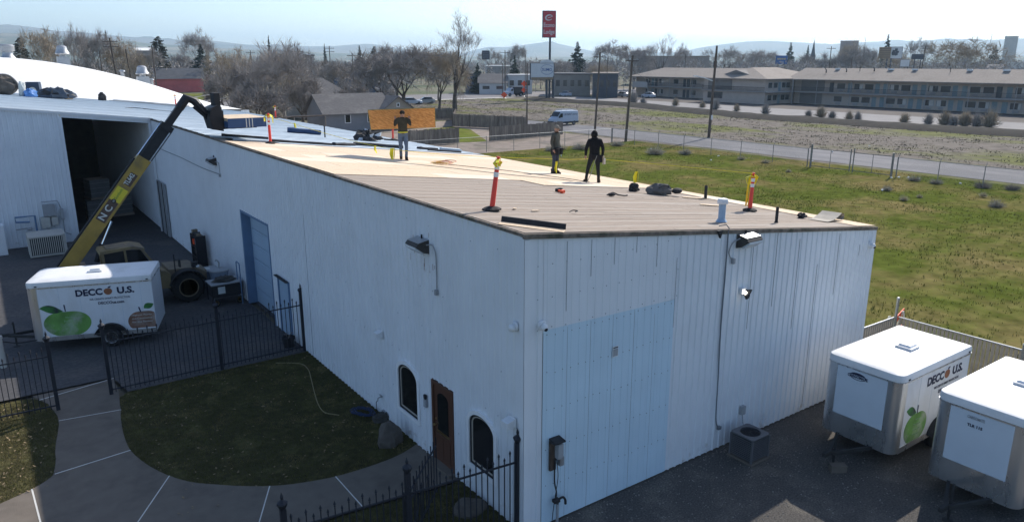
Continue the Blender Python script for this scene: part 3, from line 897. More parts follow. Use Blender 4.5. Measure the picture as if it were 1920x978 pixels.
# ------------------------------------------------------------------ hills and haze
AX = 35.485
def spot(px, d):
    """ground point d metres from the camera, on the bearing of picture column px (0..1920)"""
    a = R(AX) + math.atan((px - 960) * 0.96583 / 1390.0)
    return Vector((CAM_POS.x + math.sin(a) * d, CAM_POS.y + math.cos(a) * d, 0))
def hgt(y, d):
    return 9.3 + (116.0 - y) / 1390.0 * d * 0.97
RIDGE = [(-4.25, 0.0327), (-0.53, 0.0396), (2.11, 0.0382), (2.81, 0.0396), (3.07, 0.0375), (3.63, 0.0372), (4.32, 0.0352), (4.89, 0.0332), (6.36, 0.0325), (7.86, 0.0295), (9.41, 0.0275), (11.02, 0.0261), (12.66, 0.0246), (14.35, 0.0224), (17.14, 0.0196), (20.03, 0.0187), (22.26, 0.0188), (23.78, 0.0209), (24.92, 0.0223), (26.07, 0.0198), (27.61, 0.0152), (29.16, 0.01), (31.52, 0.0087), (32.71, 0.0147), (33.7, 0.0187), (35.09, 0.018), (36.28, 0.0207), (37.66, 0.024), (38.65, 0.0233), (39.83, 0.0193), (41.41, 0.0133), (42.98, 0.0106), (47.98, 0.0118), (49.09, 0.0169), (50.56, 0.0206), (52.38, 0.0242), (53.81, 0.0247), (55.93, 0.0225), (58.0, 0.0203), (59.32, 0.022), (60.95, 0.0229), (62.54, 0.0226), (64.38, 0.0233), (65.57, 0.0242), (67.32, 0.0232), (68.98, 0.0244), (73.64, 0.0241), (78.26, 0.0176)]
RIDGE2 = [(-4.29, 0.0286), (2.04, 0.0299), (3.71, 0.03), (4.84, 0.0275), (7.82, 0.0236), (10.98, 0.02), (14.31, 0.0162), (17.11, 0.014), (25.27, 0.0092), (33.1, 0.0067), (48.76, 0.0052), (69.13, 0.0067), (78.38, 0.0059)]
def interp(tab, a):
    if a <= tab[0][0]:
        return tab[0][1]
    for (x0, y0), (x1, y1) in zip(tab, tab[1:]):
        if a <= x1:
            return y0 + (y1 - y0) * (a - x0) / (x1 - x0)
    return tab[-1][1]
M_HILL = pmat('dry_hills', (0.21, 0.18, 0.125), 0.95, 0.25, 0.0016, col2=(0.10, 0.105, 0.06), c2scale=0.0022, c2lo=0.48, c2hi=0.66, coords='World', spec=0.05)
M_HILL2 = pmat('orchard_slopes', (0.105, 0.11, 0.065), 0.95, 0.3, 0.004, col2=(0.22, 0.19, 0.13), c2scale=0.0035, c2lo=0.5, c2hi=0.6, coords='World', spec=0.05)
def hills(name, tab, dist, back, mat, sd):
    az0, az1, na = -25.0, 98.0, 246
    prof = [(0.62, 0.0), (0.72, 0.22), (0.82, 0.50), (0.90, 0.78), (0.96, 0.95), (1.0, 1.0), (1.08, 0.86), (1.2, 0.5), (1.34, 0.0)]
    vs = []; fs = []
    for i in range(na + 1):
        a = az0 + (az1 - az0) * i / na
        h = interp(tab, a) * dist + 9.3
        for k, (rr, hh) in enumerate(prof):
            r = dist * rr
            nz = mnoise.noise(Vector((a * 0.7 + sd, rr * 14, 1.0))) * 0.14 + mnoise.noise(Vector((a * 2.3 + sd, rr * 30, 5.0))) * 0.06
            z = h * hh * (1 + (nz if 0 < hh < 1 else 0))
            if hh == 0: z = -8
            vs.append((CAM_POS.x + math.sin(R(a)) * r, CAM_POS.y + math.cos(R(a)) * r, z))
    n = len(prof)
    for i in range(na):
        for k in range(n - 1):
            b = i * n + k
            fs.append((b, b + n, b + n + 1, b + 1))
    m = MB(); m.add(vs, fs)
    o = m.build(name, mat, smooth=True)
    return structure(o)
hills('hills', RIDGE, 6800, 0, M_HILL, 0.0)
hills('foothills', RIDGE2, 4000, 0, M_HILL2, 40.0)
hz = MB(); hz.box(-9800, 9800, -9800, 9800, -12, 330)
mh = bpy.data.materials.new('haze_air'); mh.use_nodes = True
nt = mh.node_tree; nt.nodes.clear()
pv = nt.nodes.new('ShaderNodeVolumePrincipled'); mo = nt.nodes.new('ShaderNodeOutputMaterial')
pv.inputs['Color'].default_value = (0.57, 0.80, 1.0, 1)
pv.inputs['Density'].default_value = 0.00016
pv.inputs['Anisotropy'].default_value = 0.3
nt.links.new(pv.outputs[0], mo.inputs['Volume'])
hzo = hz.build('haze', mh)
hzo['kind'] = 'stuff'
hzo['label'] = 'thin pale blue haze over the valley'

# ------------------------------------------------------------------ trees
M_BARK = pmat('grey_bark', (0.115, 0.095, 0.082), 0.95, 0.3, 2.0, bump=0.5, bscale=12, spec=0.1)
M_BARKP = pmat('pale_bark', (0.27, 0.25, 0.225), 0.95, 0.25, 2.0, bump=0.5, bscale=12, spec=0.1)
M_TWIG = pmat('bare_twigs', (0.335, 0.305, 0.28), 0.95, 0.3, 0.7, coords='World', spec=0.1)
M_TWIGT = pmat('tan_twigs', (0.38, 0.315, 0.235), 0.95, 0.3, 0.7, coords='World', spec=0.1)
M_TWIGD = pmat('dark_twigs', (0.27, 0.242, 0.22), 0.95, 0.3, 0.7, coords='World', spec=0.1)
M_NEEDLE = pmat('conifer_needles', (0.050, 0.066, 0.050), 0.9, 0.4, 0.8, spec=0.15)
M_NEEDLEB = pmat('brown_green_needles', (0.05, 0.05, 0.03), 0.9, 0.4, 0.8, spec=0.15)
def rdir(rn):
    while True:
        v = Vector((rn.uniform(-1, 1), rn.uniform(-1, 1), rn.uniform(-1, 1)))
        if 0.05 < v.length < 1:
            return v.normalized()
def bare_tree(seed, height=10.0, spread=0.62, up=0.35, levels=5, trunk_frac=0.22, trunk_r=0.22, kids=(2, 4), twig_n=9, twig_len=0.9, twig_w=0.022, forks=3, droop=0.0):
    """limbs as tapered tubes, the twig ends as thousands of thin three-cornered slivers"""
    rn = random.Random(seed)
    T = MB(); K = MB()
    tips = []
    def sliver(p, d, L, w):
        s = d.cross(rdir(rn))
        if s.length < 1e-3: return
        s.normalize()
        q = p + d * L * 0.55 + rdir(rn) * L * 0.10
        e = p + d * L + rdir(rn) * L * 0.18 - Vector((0, 0, droop * L))
        K.add([p + s * w, p - s * w, q - s * w * 0.6, q + s * w * 0.6, e], [(0, 1, 2, 3), (3, 2, 4)])
    def grow(p, d, L, r, lev):
        n = 3 if lev < 2 else 2
        pts = [p]; rad = [r]
        q = p; dd = d.copy()
        for i in range(n):
            dd = (dd + rdir(rn) * 0.16 + Vector((0, 0, up * 0.10)) - Vector((0, 0, droop * 0.08 * lev))).normalized()
            q = q + dd * (L / n)
            pts.append(q); rad.append(r * (1 - 0.45 * (i + 1) / n))
        (T if lev < 3 else K).path(pts, rad, 6 if lev < 2 else (4 if lev < 3 else 3), caps=False)
        if lev >= 2:
            for k in range(int(twig_n * (0.45 if lev < levels - 1 else 1.0))):
                t = rn.random()
                i = min(n - 1, int(t * n))
                bp = pts[i].lerp(pts[i + 1], t * n - i)
                td = (dd * 0.8 + rdir(rn) * 0.85 + Vector((0, 0, up * 0.5 - droop))).normalized()
                sliver(bp, td, twig_len * rn.uniform(0.5, 1.25), twig_w * rn.uniform(0.6, 1.1))
        if lev >= levels - 1:
            return
        nk = forks if lev == 0 else rn.randint(*kids)
        base = rn.uniform(0, 6.28)
        for k in range(nk):
            ax = dd.orthogonal().normalized()
            ax = Quaternion(dd, base + 6.283 * k / nk + rn.uniform(-0.5, 0.5)) @ ax
            side = dd.cross(ax).normalized()
            sp = spread * rn.uniform(0.65, 1.25)
            nd = (dd * math.cos(sp) + side * math.sin(sp) + Vector((0, 0, up * 0.25))).normalized()
            t = rn.uniform(0.55, 1.0) if lev > 0 else rn.uniform(0.75, 1.0)
            i = min(n - 1, int(t * n)); bp = pts[i].lerp(pts[i + 1], min(1, t * n - i))
            grow(bp, nd, L * rn.uniform(0.62, 0.88) * (1.5 if lev == 0 else 1), rad[-1] * rn.uniform(0.6, 0.85), lev + 1)
    grow(Vector((0, 0, -0.1)), Vector((0, 0, 1)), height * trunk_frac, trunk_r, 0)
    zm = max([v[2] for v in K.v] + [1.0])
    s = height / zm
    T.v = [(x * s, y * s, z * s) for x, y, z in T.v]; K.v = [(x * s, y * s, z * s) for x, y, z in K.v]
    wmax = sorted(max(abs(x), abs(y)) for x, y, z in K.v)[int(len(K.v) * 0.97)]
    return T, K, wmax * 2
TREE = {}
def tree_kind(key, tm, cm, **kw):
    T, K, w = bare_tree(**kw)
    TREE[key] = (T.mesh('trunk', tm), K.mesh('crown', cm), w)
tree_kind('round', M_BARK, M_TWIG, seed=3, spread=0.62, up=0.30, levels=6, trunk_frac=0.20, kids=(2, 3), twig_n=14, twig_len=0.85, twig_w=0.024, forks=4)
tree_kind('round2', M_BARK, M_TWIG, seed=11, spread=0.72, up=0.20, levels=6, trunk_frac=0.17, kids=(2, 3), twig_n=20, twig_len=0.95, twig_w=0.026, forks=4)
tree_kind('willow', M_BARK, M_TWIGT, seed=23, spread=0.66, up=0.22, levels=6, trunk_frac=0.20, kids=(2, 3), twig_n=18, twig_len=1.1, twig_w=0.026, forks=4, droop=0.25)
tree_kind('vase', M_BARK, M_TWIG, seed=5, spread=0.34, up=0.9, levels=6, trunk_frac=0.24, trunk_r=0.26, kids=(2, 3), twig_n=6, twig_len=0.7, twig_w=0.015, forks=5)
tree_kind('pale', M_BARKP, M_TWIG, seed=17, spread=0.58, up=0.5, levels=5, trunk_frac=0.18, kids=(2, 4), twig_n=18, twig_len=1.1, twig_w=0.022, forks=5)
tree_kind('dense', M_BARK, M_TWIGD, seed=29, spread=0.70, up=0.35, levels=6, trunk_frac=0.12, kids=(2, 3), twig_n=15, twig_len=0.9, twig_w=0.025, forks=5)
def conifer(seed, wide=0.42, n=34, top=0.02, ragged=0.2, needles=12):
    rn = random.Random(seed); H = 10.0
    T = MB(); K = MB()
    T.path([(0, 0, -0.1), (0.03, 0, H * 0.5), (0, 0, H * 0.98)], [0.17, 0.10, 0.02], 6)
    for i in range(n):
        t = i / (n - 1)
        z = H * (0.07 + 0.92 * t)
        rr = H * wide * 0.5 * ((1 - t) ** 0.85 + top) * rn.uniform(1 - ragged, 1 + ragged)
        nb = max(4, int(11 * (1 - t) + 4))
        for k in range(nb):
            a = rn.uniform(0, 6.283); L = rr * rn.uniform(0.72, 1.12)
            d = Vector((math.cos(a), math.sin(a), rn.uniform(-0.28, 0.12)))
            p0 = Vector((0, 0, z)); e = p0 + d * L
            s = Vector((-d.y, d.x, 0))
            for q in range(needles):
                u = rn.uniform(0.15, 1.0)
                c = p0 + d * L * u + Vector((0, 0, rn.uniform(-0.08, 0.08)))
                w = 0.46 * (1.05 - 0.55 * u) * rn.uniform(0.6, 1.2) * (0.5 + rr / 2.2)
                v1 = (d * 0.6 + s * rn.uniform(-1, 1) + Vector((0, 0, rn.uniform(-0.5, 0.25)))).normalized() * w
                v2 = v1.cross(rdir(rn)).normalized() * w * 0.42
                K.add([c - v2, c + v2, c + v1 * 1.3], [(0, 1, 2)])
    return T, K
for key, sd, wd, rg, mt in (('spruce', 2, 0.46, 0.22, M_NEEDLE), ('spruce2', 8, 0.62, 0.45, M_NEEDLE), ('cypress', 14, 0.52, 0.10, M_NEEDLEB)):
    T, K = conifer(sd, wd, ragged=rg, top=0.05 if key != 'cypress' else 0.25)
    TREE[key] = (T.mesh('trunk', M_BARK), K.mesh('crown', mt), 10 * wd)
def plant(kind, p, h, width, label, rz=0.0, group=None, name=None):
    tm, cm, w = TREE[kind]
    t = thing(name or ('conifer_tree' if kind in ('spruce', 'spruce2', 'cypress') else 'bare_tree'), label, 'tree', (p[0], p[1], -0.05), rz, group)
    sx = width / (w * 1.0)
    sz = h / 10.0
    inst('trunk', tm, t, scale=(sx, sx, sz))
    inst('crown', cm, t, scale=(sx, sx, sz))
    return t
def ptree(kind, px, d, ytop, wpx, label, rz=0.0):
    p = spot(px, d)
    k = 1.0 if kind in ('spruce', 'spruce2', 'cypress') else 1.10
    return plant(kind, p, hgt(ytop, d) * k, wpx / 1390.0 * d * k * 1.05, label, rz)
plant('vase', (71.7, 120.9), 20.2, 10.5, 'tallest bare tree, slender upright limbs, standing behind the wooden yard fence', 0.4)
plant('round2', (63.5, 127.5), 14.2, 18.5, 'broad spreading bare tree left of the tallest tree, above the carried sheet', 1.9)
plant('willow', (69.5, 123.5), 13.2, 13.5, 'bushy bare tree filling in around the foot of the tallest tree', 2.6)
plant('round2', (60.2, 129.5), 13.0, 15.5, 'bare tree crown left of the broad spreading tree, behind the house', 0.7)
ptree('pale', 530, 112, 72, 120, 'pale limbed bare tree behind the transformer pole', 0.3)
ptree('pale', 487, 118, 92, 70, 'thin pale bare tree left of the transformer pole, beside the fuzzy round tree', 1.4)
ptree('willow', 432, 126, 93, 92, 'fuzzy round bare tree behind the lifting carriage', 0.9)
ptree('dense', 470, 108, 140, 90, 'low tangled bare thicket tree below the thin pale tree', 2.2)
ptree('dense', 560, 120, 136, 70, 'low tangled bare tree right behind the transformer pole foot', 0.2)
ptree('spruce2', 378, 275, 86, 42, 'dark ragged conifer in front of a leafless tree, right of the red building', 0.5)
ptree('round', 376, 300, 62, 62, 'leafless tree rising behind the ragged conifer', 1.2)
ptree('cypress', 300, 280, 75, 44, 'dense dark brownish conifer above the red roofed building', 0.1)
ptree('willow', 86, 225, 65, 66, 'tan rounded bare willow behind the dome, near its left end', 0.6)
ptree('round', 135, 205, 58, 42, 'thin bare tree right of the tan willow', 2.9)
ptree('round2', 183, 230, 63, 50, 'brown bare tree left of the tall crossarm pole', 0.8)
ptree('willow', 215, 235, 76, 60, 'low brown bare tree behind the tall crossarm pole', 1.8)
ptree('cypress', 42, 240, 80, 36, 'dark rounded evergreen at the left behind the dome', 0.0)
ptree('spruce', 205, 330, 66, 14, 'small distant conifer tip above the brown bare trees', 0.0)
ptree('spruce', 507, 260, 71, 16, 'narrow dark conifer poking above the pale bare trees', 0.7)
ptree('spruce', 610, 330, 84, 12, 'small conifer beside the left crossarm pole beyond the house', 0.2)
ptree('spruce2', 675, 240, 87, 24, 'dark flat topped conifer beyond the house', 1.1)
ptree('cypress', 702, 230, 89, 28, 'brownish conifer right of the flat topped one', 0.4)
ptree('spruce2', 1082, 285, 80, 42, 'big dark spruce right of the tall red motel sign', 0.8)
ptree('spruce2', 895, 230, 118, 26, 'dark evergreen below the small black sign', 0.3)
ptree('spruce2', 965, 240, 104, 26, 'dark evergreen left of the white billboard', 2.1)
ptree('round', 1150, 290, 78, 70, 'bare tree behind the parking street right of the big spruce', 0.4)
ptree('round2', 1190, 270, 84, 60, 'low bare tree left of the tall bare one behind the motel', 2.5)
ptree('vase', 1237, 265, 70, 46, 'tall narrow bare tree behind the left end of the motel', 0.9)
ptree('round', 1272, 280, 84, 40, 'small bare tree right of the tall narrow one behind the motel', 1.9)
ptree('round2', 970, 420, 84, 40, 'distant bare tree left of the red motel sign pole', 1.0)
ptree('round', 925, 380, 92, 50, 'distant rounded bare tree above the small black sign', 0.1)
ptree('spruce2', 1480, 420, 83, 22, 'dark spruce above the blue and yellow sign behind the motel', 0.6)
ptree('spruce', 1513, 480, 88, 14, 'small conifer left of the church steeple', 0.3)
ptree('willow', 1590, 400, 84, 48, 'rounded bare tree behind the motel below the flat pale roof', 1.3)
ptree('spruce2', 1660, 380, 72, 28, 'tall spruce standing behind the paired billboards', 1.6)
ptree('round', 1715, 420, 78, 40, 'hazy bare tree right of the paired billboards', 2.3)
ptree('willow', 1792, 330, 81, 112, 'broad brown bare willow behind the right half of the motel', 0.4)
ptree('spruce2', 1863, 360, 90, 28, 'dark spruce in front of the tall grey tower block', 2.7)
ptree('round2', 1625, 390, 92, 44, 'bare brown tree left of the paired billboards', 0.9)
ptree('round', 1360, 380, 90, 70, 'wide hazy bare tree above the motel roof, behind the streetlight pole', 1.5)
ptree('round2', 1425, 400, 95, 70, 'hazy bare tree above the motel gable', 0.5)

ptree('dense', 418, 116, 118, 70, 'tangled bare tree between the red building and the fuzzy round tree', 1.1)
ptree('willow', 505, 135, 98, 90, 'brown bare tree filling in behind the pale limbed trees', 2.0)
ptree('round', 560, 150, 84, 80, 'bare tree behind the transformer pole and white tower house', 0.6)
ptree('round2', 620, 170, 110, 80, 'low bare tree behind the hipped garage roof', 1.7)
ptree('dense', 655, 128, 152, 60, 'bare thicket in front of the blue building', 0.4)
ptree('round', 740, 185, 88, 90, 'hazy bare tree behind the broad spreading tree', 2.8)
ptree('willow', 820, 190, 90, 70, 'brown bare tree behind the tallest tree', 1.2)
ptree('round2', 1040, 260, 112, 70, 'low bare tree behind the grey flat roofed store', 0.3)
ptree('willow', 1120, 225, 118, 60, 'low brown bare tree between the grey store and the motel', 1.9)
ptree('round2', 270, 240, 92, 60, 'hazy bare tree left of the brownish conifer', 0.2)
ptree('round', 340, 290, 98, 50, 'hazy bare tree between the two dark conifers', 1.6)
ptree('dense', 1590, 330, 92, 60, 'dense bare tree behind the motel before the flat pale roof', 0.8)
ptree('dense', 1530, 330, 100, 60, 'dense bare tree below the church steeple', 2.4)
ptree('willow', 1680, 330, 104, 70, 'low brown bare tree below the paired billboards', 0.1)

# far woods that read as one mass, with the darker evergreens among them
def far_mass(name, seed, bands, mat, label, ev=False):
    rn = random.Random(seed); m = MB()
    for (x0, x1, d0, d1, n, h0, h1) in bands:
        for i in range(n):
            d = rn.uniform(d0, d1); p = spot(rn.uniform(x0, x1), d)
            h = rn.uniform(h0, h1); w = h * rn.uniform(0.45, 0.8) if not ev else h * 0.34
            k = d / 250.0
            nt_ = 170 if d < 350 else 90
            for q in range(nt_):
                if ev:
                    t = rn.random(); rr = (1 - t) * w * 0.5 * rn.random() ** 0.5
                    a = rn.uniform(0, 6.283); c = p + Vector((math.cos(a) * rr, math.sin(a) * rr, h * (0.05 + 0.95 * t)))
                    L = 0.6 * k ** 0.5
                else:
                    v = rdir(rn) * (rn.random() ** 0.4)
                    c = p + Vector((v.x * w * 0.5, v.y * w * 0.5, h * (0.60 + 0.38 * v.z)))
                    L = 0.95 * k ** 0.5
                d1_ = rdir(rn) * L + Vector((0, 0, 0.3 * L)); d2_ = rdir(rn) * L * (0.20 if not ev else 0.45)
                m.add([c - d2_, c + d2_, c + d1_], [(0, 1, 2)])
            if not ev:
                m.add([p + Vector((-0.15 * k, 0, -0.1)), p + Vector((0.15 * k, 0, -0.1)), p + Vector((0, 0, h * 0.6))], [(0, 1, 2)])
    o = m.build(name, mat); o['kind'] = 'stuff'; o['label'] = label
far_mass('far_woods', 4, [(-60, 600, 230, 420, 210, 6, 11), (-60, 600, 420, 1200, 280, 7, 12), (560, 760, 190, 300, 60, 5, 10), (560, 1000, 300, 1100, 260, 6, 11), (980, 1320, 240, 420, 120, 6, 11), (980, 1990, 420, 1300, 420, 7, 12), (1300, 1990, 230, 420, 260, 6, 11)],
         M_TWIG, 'brown band of bare town trees below the hills')
far_mass('far_evergreens', 9, [(-60, 700, 320, 900, 26, 6, 11), (560, 1400, 350, 1000, 26, 6, 11), (1300, 1990, 330, 1000, 30, 6, 11)], M_NEEDLE, 'scattered dark evergreens among the far town trees', ev=True)

# ------------------------------------------------------------------ motel across the lot
M_MWALL = pmat('motel_stucco', (0.46, 0.39, 0.335), 0.9, 0.08, 1.0, coords='World')
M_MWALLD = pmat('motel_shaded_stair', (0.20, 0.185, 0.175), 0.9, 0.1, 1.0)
M_MROOF = pmat('tan_shingles', (0.27, 0.23, 0.195), 0.95, 0.18, 3.0, coords='World', col2=(0.235, 0.20, 0.17), c2scale=0.3, bump=0.4, bscale=8)
M_MDOOR = pmat('teal_doors', (0.20, 0.265, 0.29), 0.6, 0.1, 2)
M_MDOORD = pmat('dark_door', (0.06, 0.07, 0.08), 0.6, 0.1, 2)
M_MWIN = pmat('motel_glass', (0.05, 0.055, 0.06), 0.12, 0.3, 0.6, spec=0.5)
M_CURT = pmat('pale_curtain', (0.55, 0.53, 0.50), 0.9, 0.1, 3)
M_BALC = pmat('balcony_edge', (0.34, 0.32, 0.31), 0.85, 0.08, 2)
M_FRAME = pmat('window_frame_grey', (0.45, 0.45, 0.45), 0.6, 0.05, 2)
XM = 146.4
mot = thing('motel', 'long two storey grey motel with tan shingle roof and blue green doors', 'building', (XM, 60, 0))
def mbox(name, mat, x0, x1, y0, y1, z0, z1, parent=None, label=None):
    m = MB(); m.box(x0, x1, y0, y1, z0, z1)
    return m.build(name, mat, parent or mot, world=True, label=label)
def mroof(name, x0, x1, y0, y1, ze, zrg, hip0, hip1, along='y', parent=None):
    m = MB(); o = 0.0
    if along == 'y':
        xm = (x0 + x1) / 2
        vs = [(x0, y0, ze), (x1, y0, ze), (x1, y1, ze), (x0, y1, ze), (xm, y0 + hip0, zrg), (xm, y1 - hip1, zrg)]
        fs = [(0, 1, 4), (1, 2, 5, 4), (2, 3, 5), (3, 0, 4, 5), (0, 3, 2, 1)]
    else:
        ym = (y0 + y1) / 2
        vs = [(x0, y0, ze), (x1, y0, ze), (x1, y1, ze), (x0, y1, ze), (x0 + hip0, ym, zrg), (x1 - hip1, ym, zrg)]
        fs = [(0, 1, 5, 4), (1, 2, 5), (2, 3, 4, 5), (3, 0, 4), (0, 3, 2, 1)]
    vs2 = [(x, y, z - 0.22) for x, y, z in vs[:4]]
    m.add(vs + vs2, fs[:-1] + [(6, 7, 1, 0), (7, 8, 2, 1), (8, 9, 3, 2), (9, 6, 0, 3), (6, 9, 8, 7)])
    return m.build(name, mat_roof, parent or mot, world=True)
mat_roof = M_MROOF
# two long wings in one line with a cross block between them
mbox('wall', M_MWALL, XM + 1.5, XM + 12, -20, 95.0, 0, 5.45)
mbox('wall', M_MWALL, XM + 1.5, XM + 12, 113.5, 146.5, 0, 5.45)
cross = mbox('wall', M_MWALL, 137.5, XM + 12.5, 95.4, 113.0, 0, 5.55, label='projecting cross block of the motel')
mroof('roof', XM - 0.6, XM + 14, -21, 96, 5.5, 7.9, 7, 0)
mroof('roof', XM - 0.6, XM + 14, 112, 147.8, 5.35, 7.7, 0, 7)
rc = mroof('roof', 136.6, XM + 14.5, 94.4, 114.2, 5.6, 8.0, 7.5, 7.5, along='x')
m = MB(); m.add([(139.2, 101.2, 6.42), (139.2, 108.6, 6.42), (139.0, 104.9, 7.45), (145.6, 104.9, 7.62)], [(1, 0, 2), (0, 3, 2), (1, 2, 3)]); m.build('dormer_gable', M_MWALLD, rc, world=True)
for y0, y1 in ((-20, 95.2), (113.2, 146.5)):
    mbox('balcony', M_BALC, XM - 0.15, XM + 1.5, y0, y1, 2.55, 2.78)
mbox('balcony', M_BALC, 136.9, 137.5, 95.0, 113.4, 2.62, 2.82)
mbox('balcony', M_BALC, 137.5, XM - 0.16, 93.6, 95.39, 2.58, 2.79)
for y in list(range(-16, 92, 8)) + [116, 124, 132, 140, 146]:
    mbox('balcony_post', M_BALC, XM - 0.08, XM + 0.04, y + 0.3, y + 0.42, 0, 5.3)
mbox('balcony_post', M_BALC, XM - 1.0, XM - 0.82, 93.75, 93.95, 0, 5.4)
def rail(y0, y1, x):
    m = MB(); m.box(x - 0.02, x + 0.02, y0, y1, 3.70, 3.76); m.box(x - 0.015, x + 0.015, y0, y1, 2.90, 2.93)
    y = y0
    while y < y1:
        m.box(x - 0.01, x + 0.01, y, y + 0.02, 2.92, 3.71); y += 0.14
    o = m.build('railing', M_BLACK, mot, world=True); o['kind'] = 'stuff'
rail(-20, 95, XM - 0.05); rail(113.4, 146, XM - 0.05); rail(95.2, 113, 137.0)
# flat dark panels with the stairwell's shade in their colour, beside the cross block
mbox('stair_shade_panel', M_MWALLD, XM + 1.40, XM + 1.49, 87.4, 93.2, 2.9, 5.3)
mbox('stair_shade_panel', M_MWALLD, XM + 1.40, XM + 1.49, 87.8, 93.4, 0.1, 2.4)
mbox('end_panel', M_MWALLD, 137.42, 137.49, 104.6, 111.6, 2.95, 5.3)
mbox('end_window', M_MWIN, 137.42, 137.49, 107.2, 111.6, 0.9, 2.35)
rm = random.Random(12)
def room_door(y, z, x=XM + 1.5, dark=False):
    d = mbox('door', M_MDOORD if dark else M_MDOOR, x - 0.06, x - 0.002, y, y + 0.95, z + 0.05, z + 2.08)
    m = MB(); m.tube((x - 0.06, y + 0.12, z + 1.0), (x - 0.12, y + 0.12, z + 1.0), 0.03, n=6); m.build('door_handle', M_GREYM, d, world=True)
def room_window(y, z, x=XM + 1.5, w=1.85):
    o = mbox('window', M_FRAME, x - 0.05, x - 0.002, y - 0.08, y + w + 0.08, z + 0.72, z + 2.02)
    mbox('pane', M_MWIN, x - 0.07, x - 0.052, y, y + w, z + 0.80, z + 1.94, o)
    r = rm.random()
    if r < 0.55:
        c0 = y + (0 if rm.random() < 0.5 else w * 0.5); mbox('curtain', M_CURT, x - 0.085, x - 0.072, c0 + 0.04, c0 + w * rm.uniform(0.28, 0.48), z + 0.82, z + 1.92, o)
    mbox('air_conditioner', M_BALC, x - 0.16, x - 0.003, y + 0.3, y + 1.35, z + 0.22, z + 0.62, o)
for k in range(-10, 4):
    y = 57.4 + 7.8 * k + (0.0)
    if y > 80: break
    for z, sh in ((2.75, 0.0), (0.0, 0.45)):
        room_door(y + sh, z); room_door(y + sh + 1.75, z, dark=(rm.random() < 0.12))
        room_window(y + sh + 3.3 - 0.2, z); room_window(y + sh + 5.5, z)
room_window(82.5, 2.75); room_door(85.2, 2.75, dark=True); room_window(83.0, 0); room_door(80.9, 2.75)
for z in (2.75, 0.0):
    for i, y in enumerate((114.6, 119.6, 124.4, 130.6, 136.0, 141.0)):
        room_window(y, z, w=1.6)
        if i % 2 == 0: room_door(y + 2.2, z, dark=True); room_door(y + 3.5, z, dark=(i == 2))
# the side of the cross block that faces the photographer
def side_window(x, z, dark=True):
    mbox('window', M_FRAME, x, x + 1.5, 95.33, 95.395, z + 0.75, z + 2.05)
    mbox('pane', M_MWIN, x + 0.08, x + 1.42, 95.31, 95.328, z + 0.83, z + 1.97)
for z in (2.75, 0.0):
    for x in (138.4, 140.4, 143.4, 145.0): side_window(x, z)
    mbox('door', M_MDOOR, 142.2, 143.1, 95.33, 95.395, z + 0.05, z + 2.08)
# roof clutter
M_VENTW = pmat('white_vent', (0.75, 0.75, 0.73), 0.6, 0.05, 4)
for i, y in enumerate(list(range(-8, 92, 6))):
    yy = y + rm.uniform(-1.5, 1.5)
    if i % 3 == 0:
        mbox('roof_pipe', M_BLACKM, XM + 4.9, XM + 5.0, yy, yy + 0.1, 7.3, 8.2)
    else:
        m = MB(); m.cbox((XM + 5.6, yy, 7.75), (0.7, rm.uniform(0.7, 1.3), 0.35)); m.build('roof_vent', M_VENTW, mot, world=True)
for (x, y, r0) in ((XM + 3.2, 88.5, 1.2), (XM + 3.8, 84.0, 0.9), (XM + 4.4, 78.0, 0.9)):
    m = MB(); pts = [(x + 0.4 * math.sin(t * 2.6), y + 0.5 * t, 7.0 + (x - XM - 3.2) * 0.33 + 0.9 * t) for t in [i / 6 * r0 for i in range(7)]]
    m.path(pts, [0.16, 0.15, 0.13, 0.11, 0.09, 0.06, 0.03], 6); m.build('loose_flashing', M_BLACKM, mot, world=True)
# canopy sign board on the left wing, red ornament
mbox('sign_panel', M_CURT, XM - 0.35, XM - 0.2, 140.5, 146.2, 2.3, 3.9, label='blank pale panel on the balcony rail')

# ------------------------------------------------------------------ poles and wires
M_POLE = pmat('weathered_pole', (0.115, 0.09, 0.072), 0.95, 0.25, 2, stretch=(3, 3, 0.3), bump=0.4, bscale=20)
M_WIRE = pmat('dark_cable', (0.03, 0.03, 0.032), 0.7, 0.1, 3)
M_LAMPW = pmat('white_lamp_arm', (0.70, 0.70, 0.68), 0.5, 0.05, 3)
def pole(x, y, h, label, arm=None, az=0.0, lean=(0, 0), r=0.16, arm_h=0.6, trans=0, group='utility poles'):
    t = thing('utility_pole', label, 'pole', (x, y, -0.1), 0, group)
    m = MB(); top = Vector((lean[0], lean[1], h))
    m.path([(0, 0, 0), Vector((lean[0] * .5, lean[1] * .5, h * .5)), top], [r, r * 0.85, r * 0.66], 8); m.build('post', M_POLE, t, smooth=True)
    for k in range(arm or 0):
        c = top * ((h - arm_h - 0.9 * k) / h); d = Vector((math.cos(az), math.sin(az), 0))
        m = MB(); m.bar(c - d * 1.3, c + d * 1.3, 0.13, 0.11); m.build('crossarm', M_POLE, t)
        m = MB()
        for s in (-1.15, -0.6, 0.6, 1.15):
            m.lathe([(0.05, 0.05), (0.07, 0.12), (0.03, 0.24)], c + d * s, 6)
        o = m.build('insulators', M_GREYP, t); o['kind'] = 'stuff'
    for k in range(trans):
        d = Vector((math.cos(az + 2.1 * k), math.sin(az + 2.1 * k), 0)) * 0.42
        m = MB(); c = top * 0.62 + d; m.lathe([(0.24, -0.45), (0.27, -0.42), (0.27, 0.40), (0.2, 0.46), (0.06, 0.5), (0.06, 0.62)], c, 12); m.build('transformer', M_GREYP, t, smooth=True)
    return t
pole(59.8, 65.1, 10.6, 'slender utility pole left of the road, just right of the white van', 1, 0.2, lean=(0.35, -0.25), r=0.15)
pole(55.9, 55.1, 10.1, 'utility pole at the corner of the chain link fence', 1, 0.2, lean=(0.35, -0.25), r=0.17)
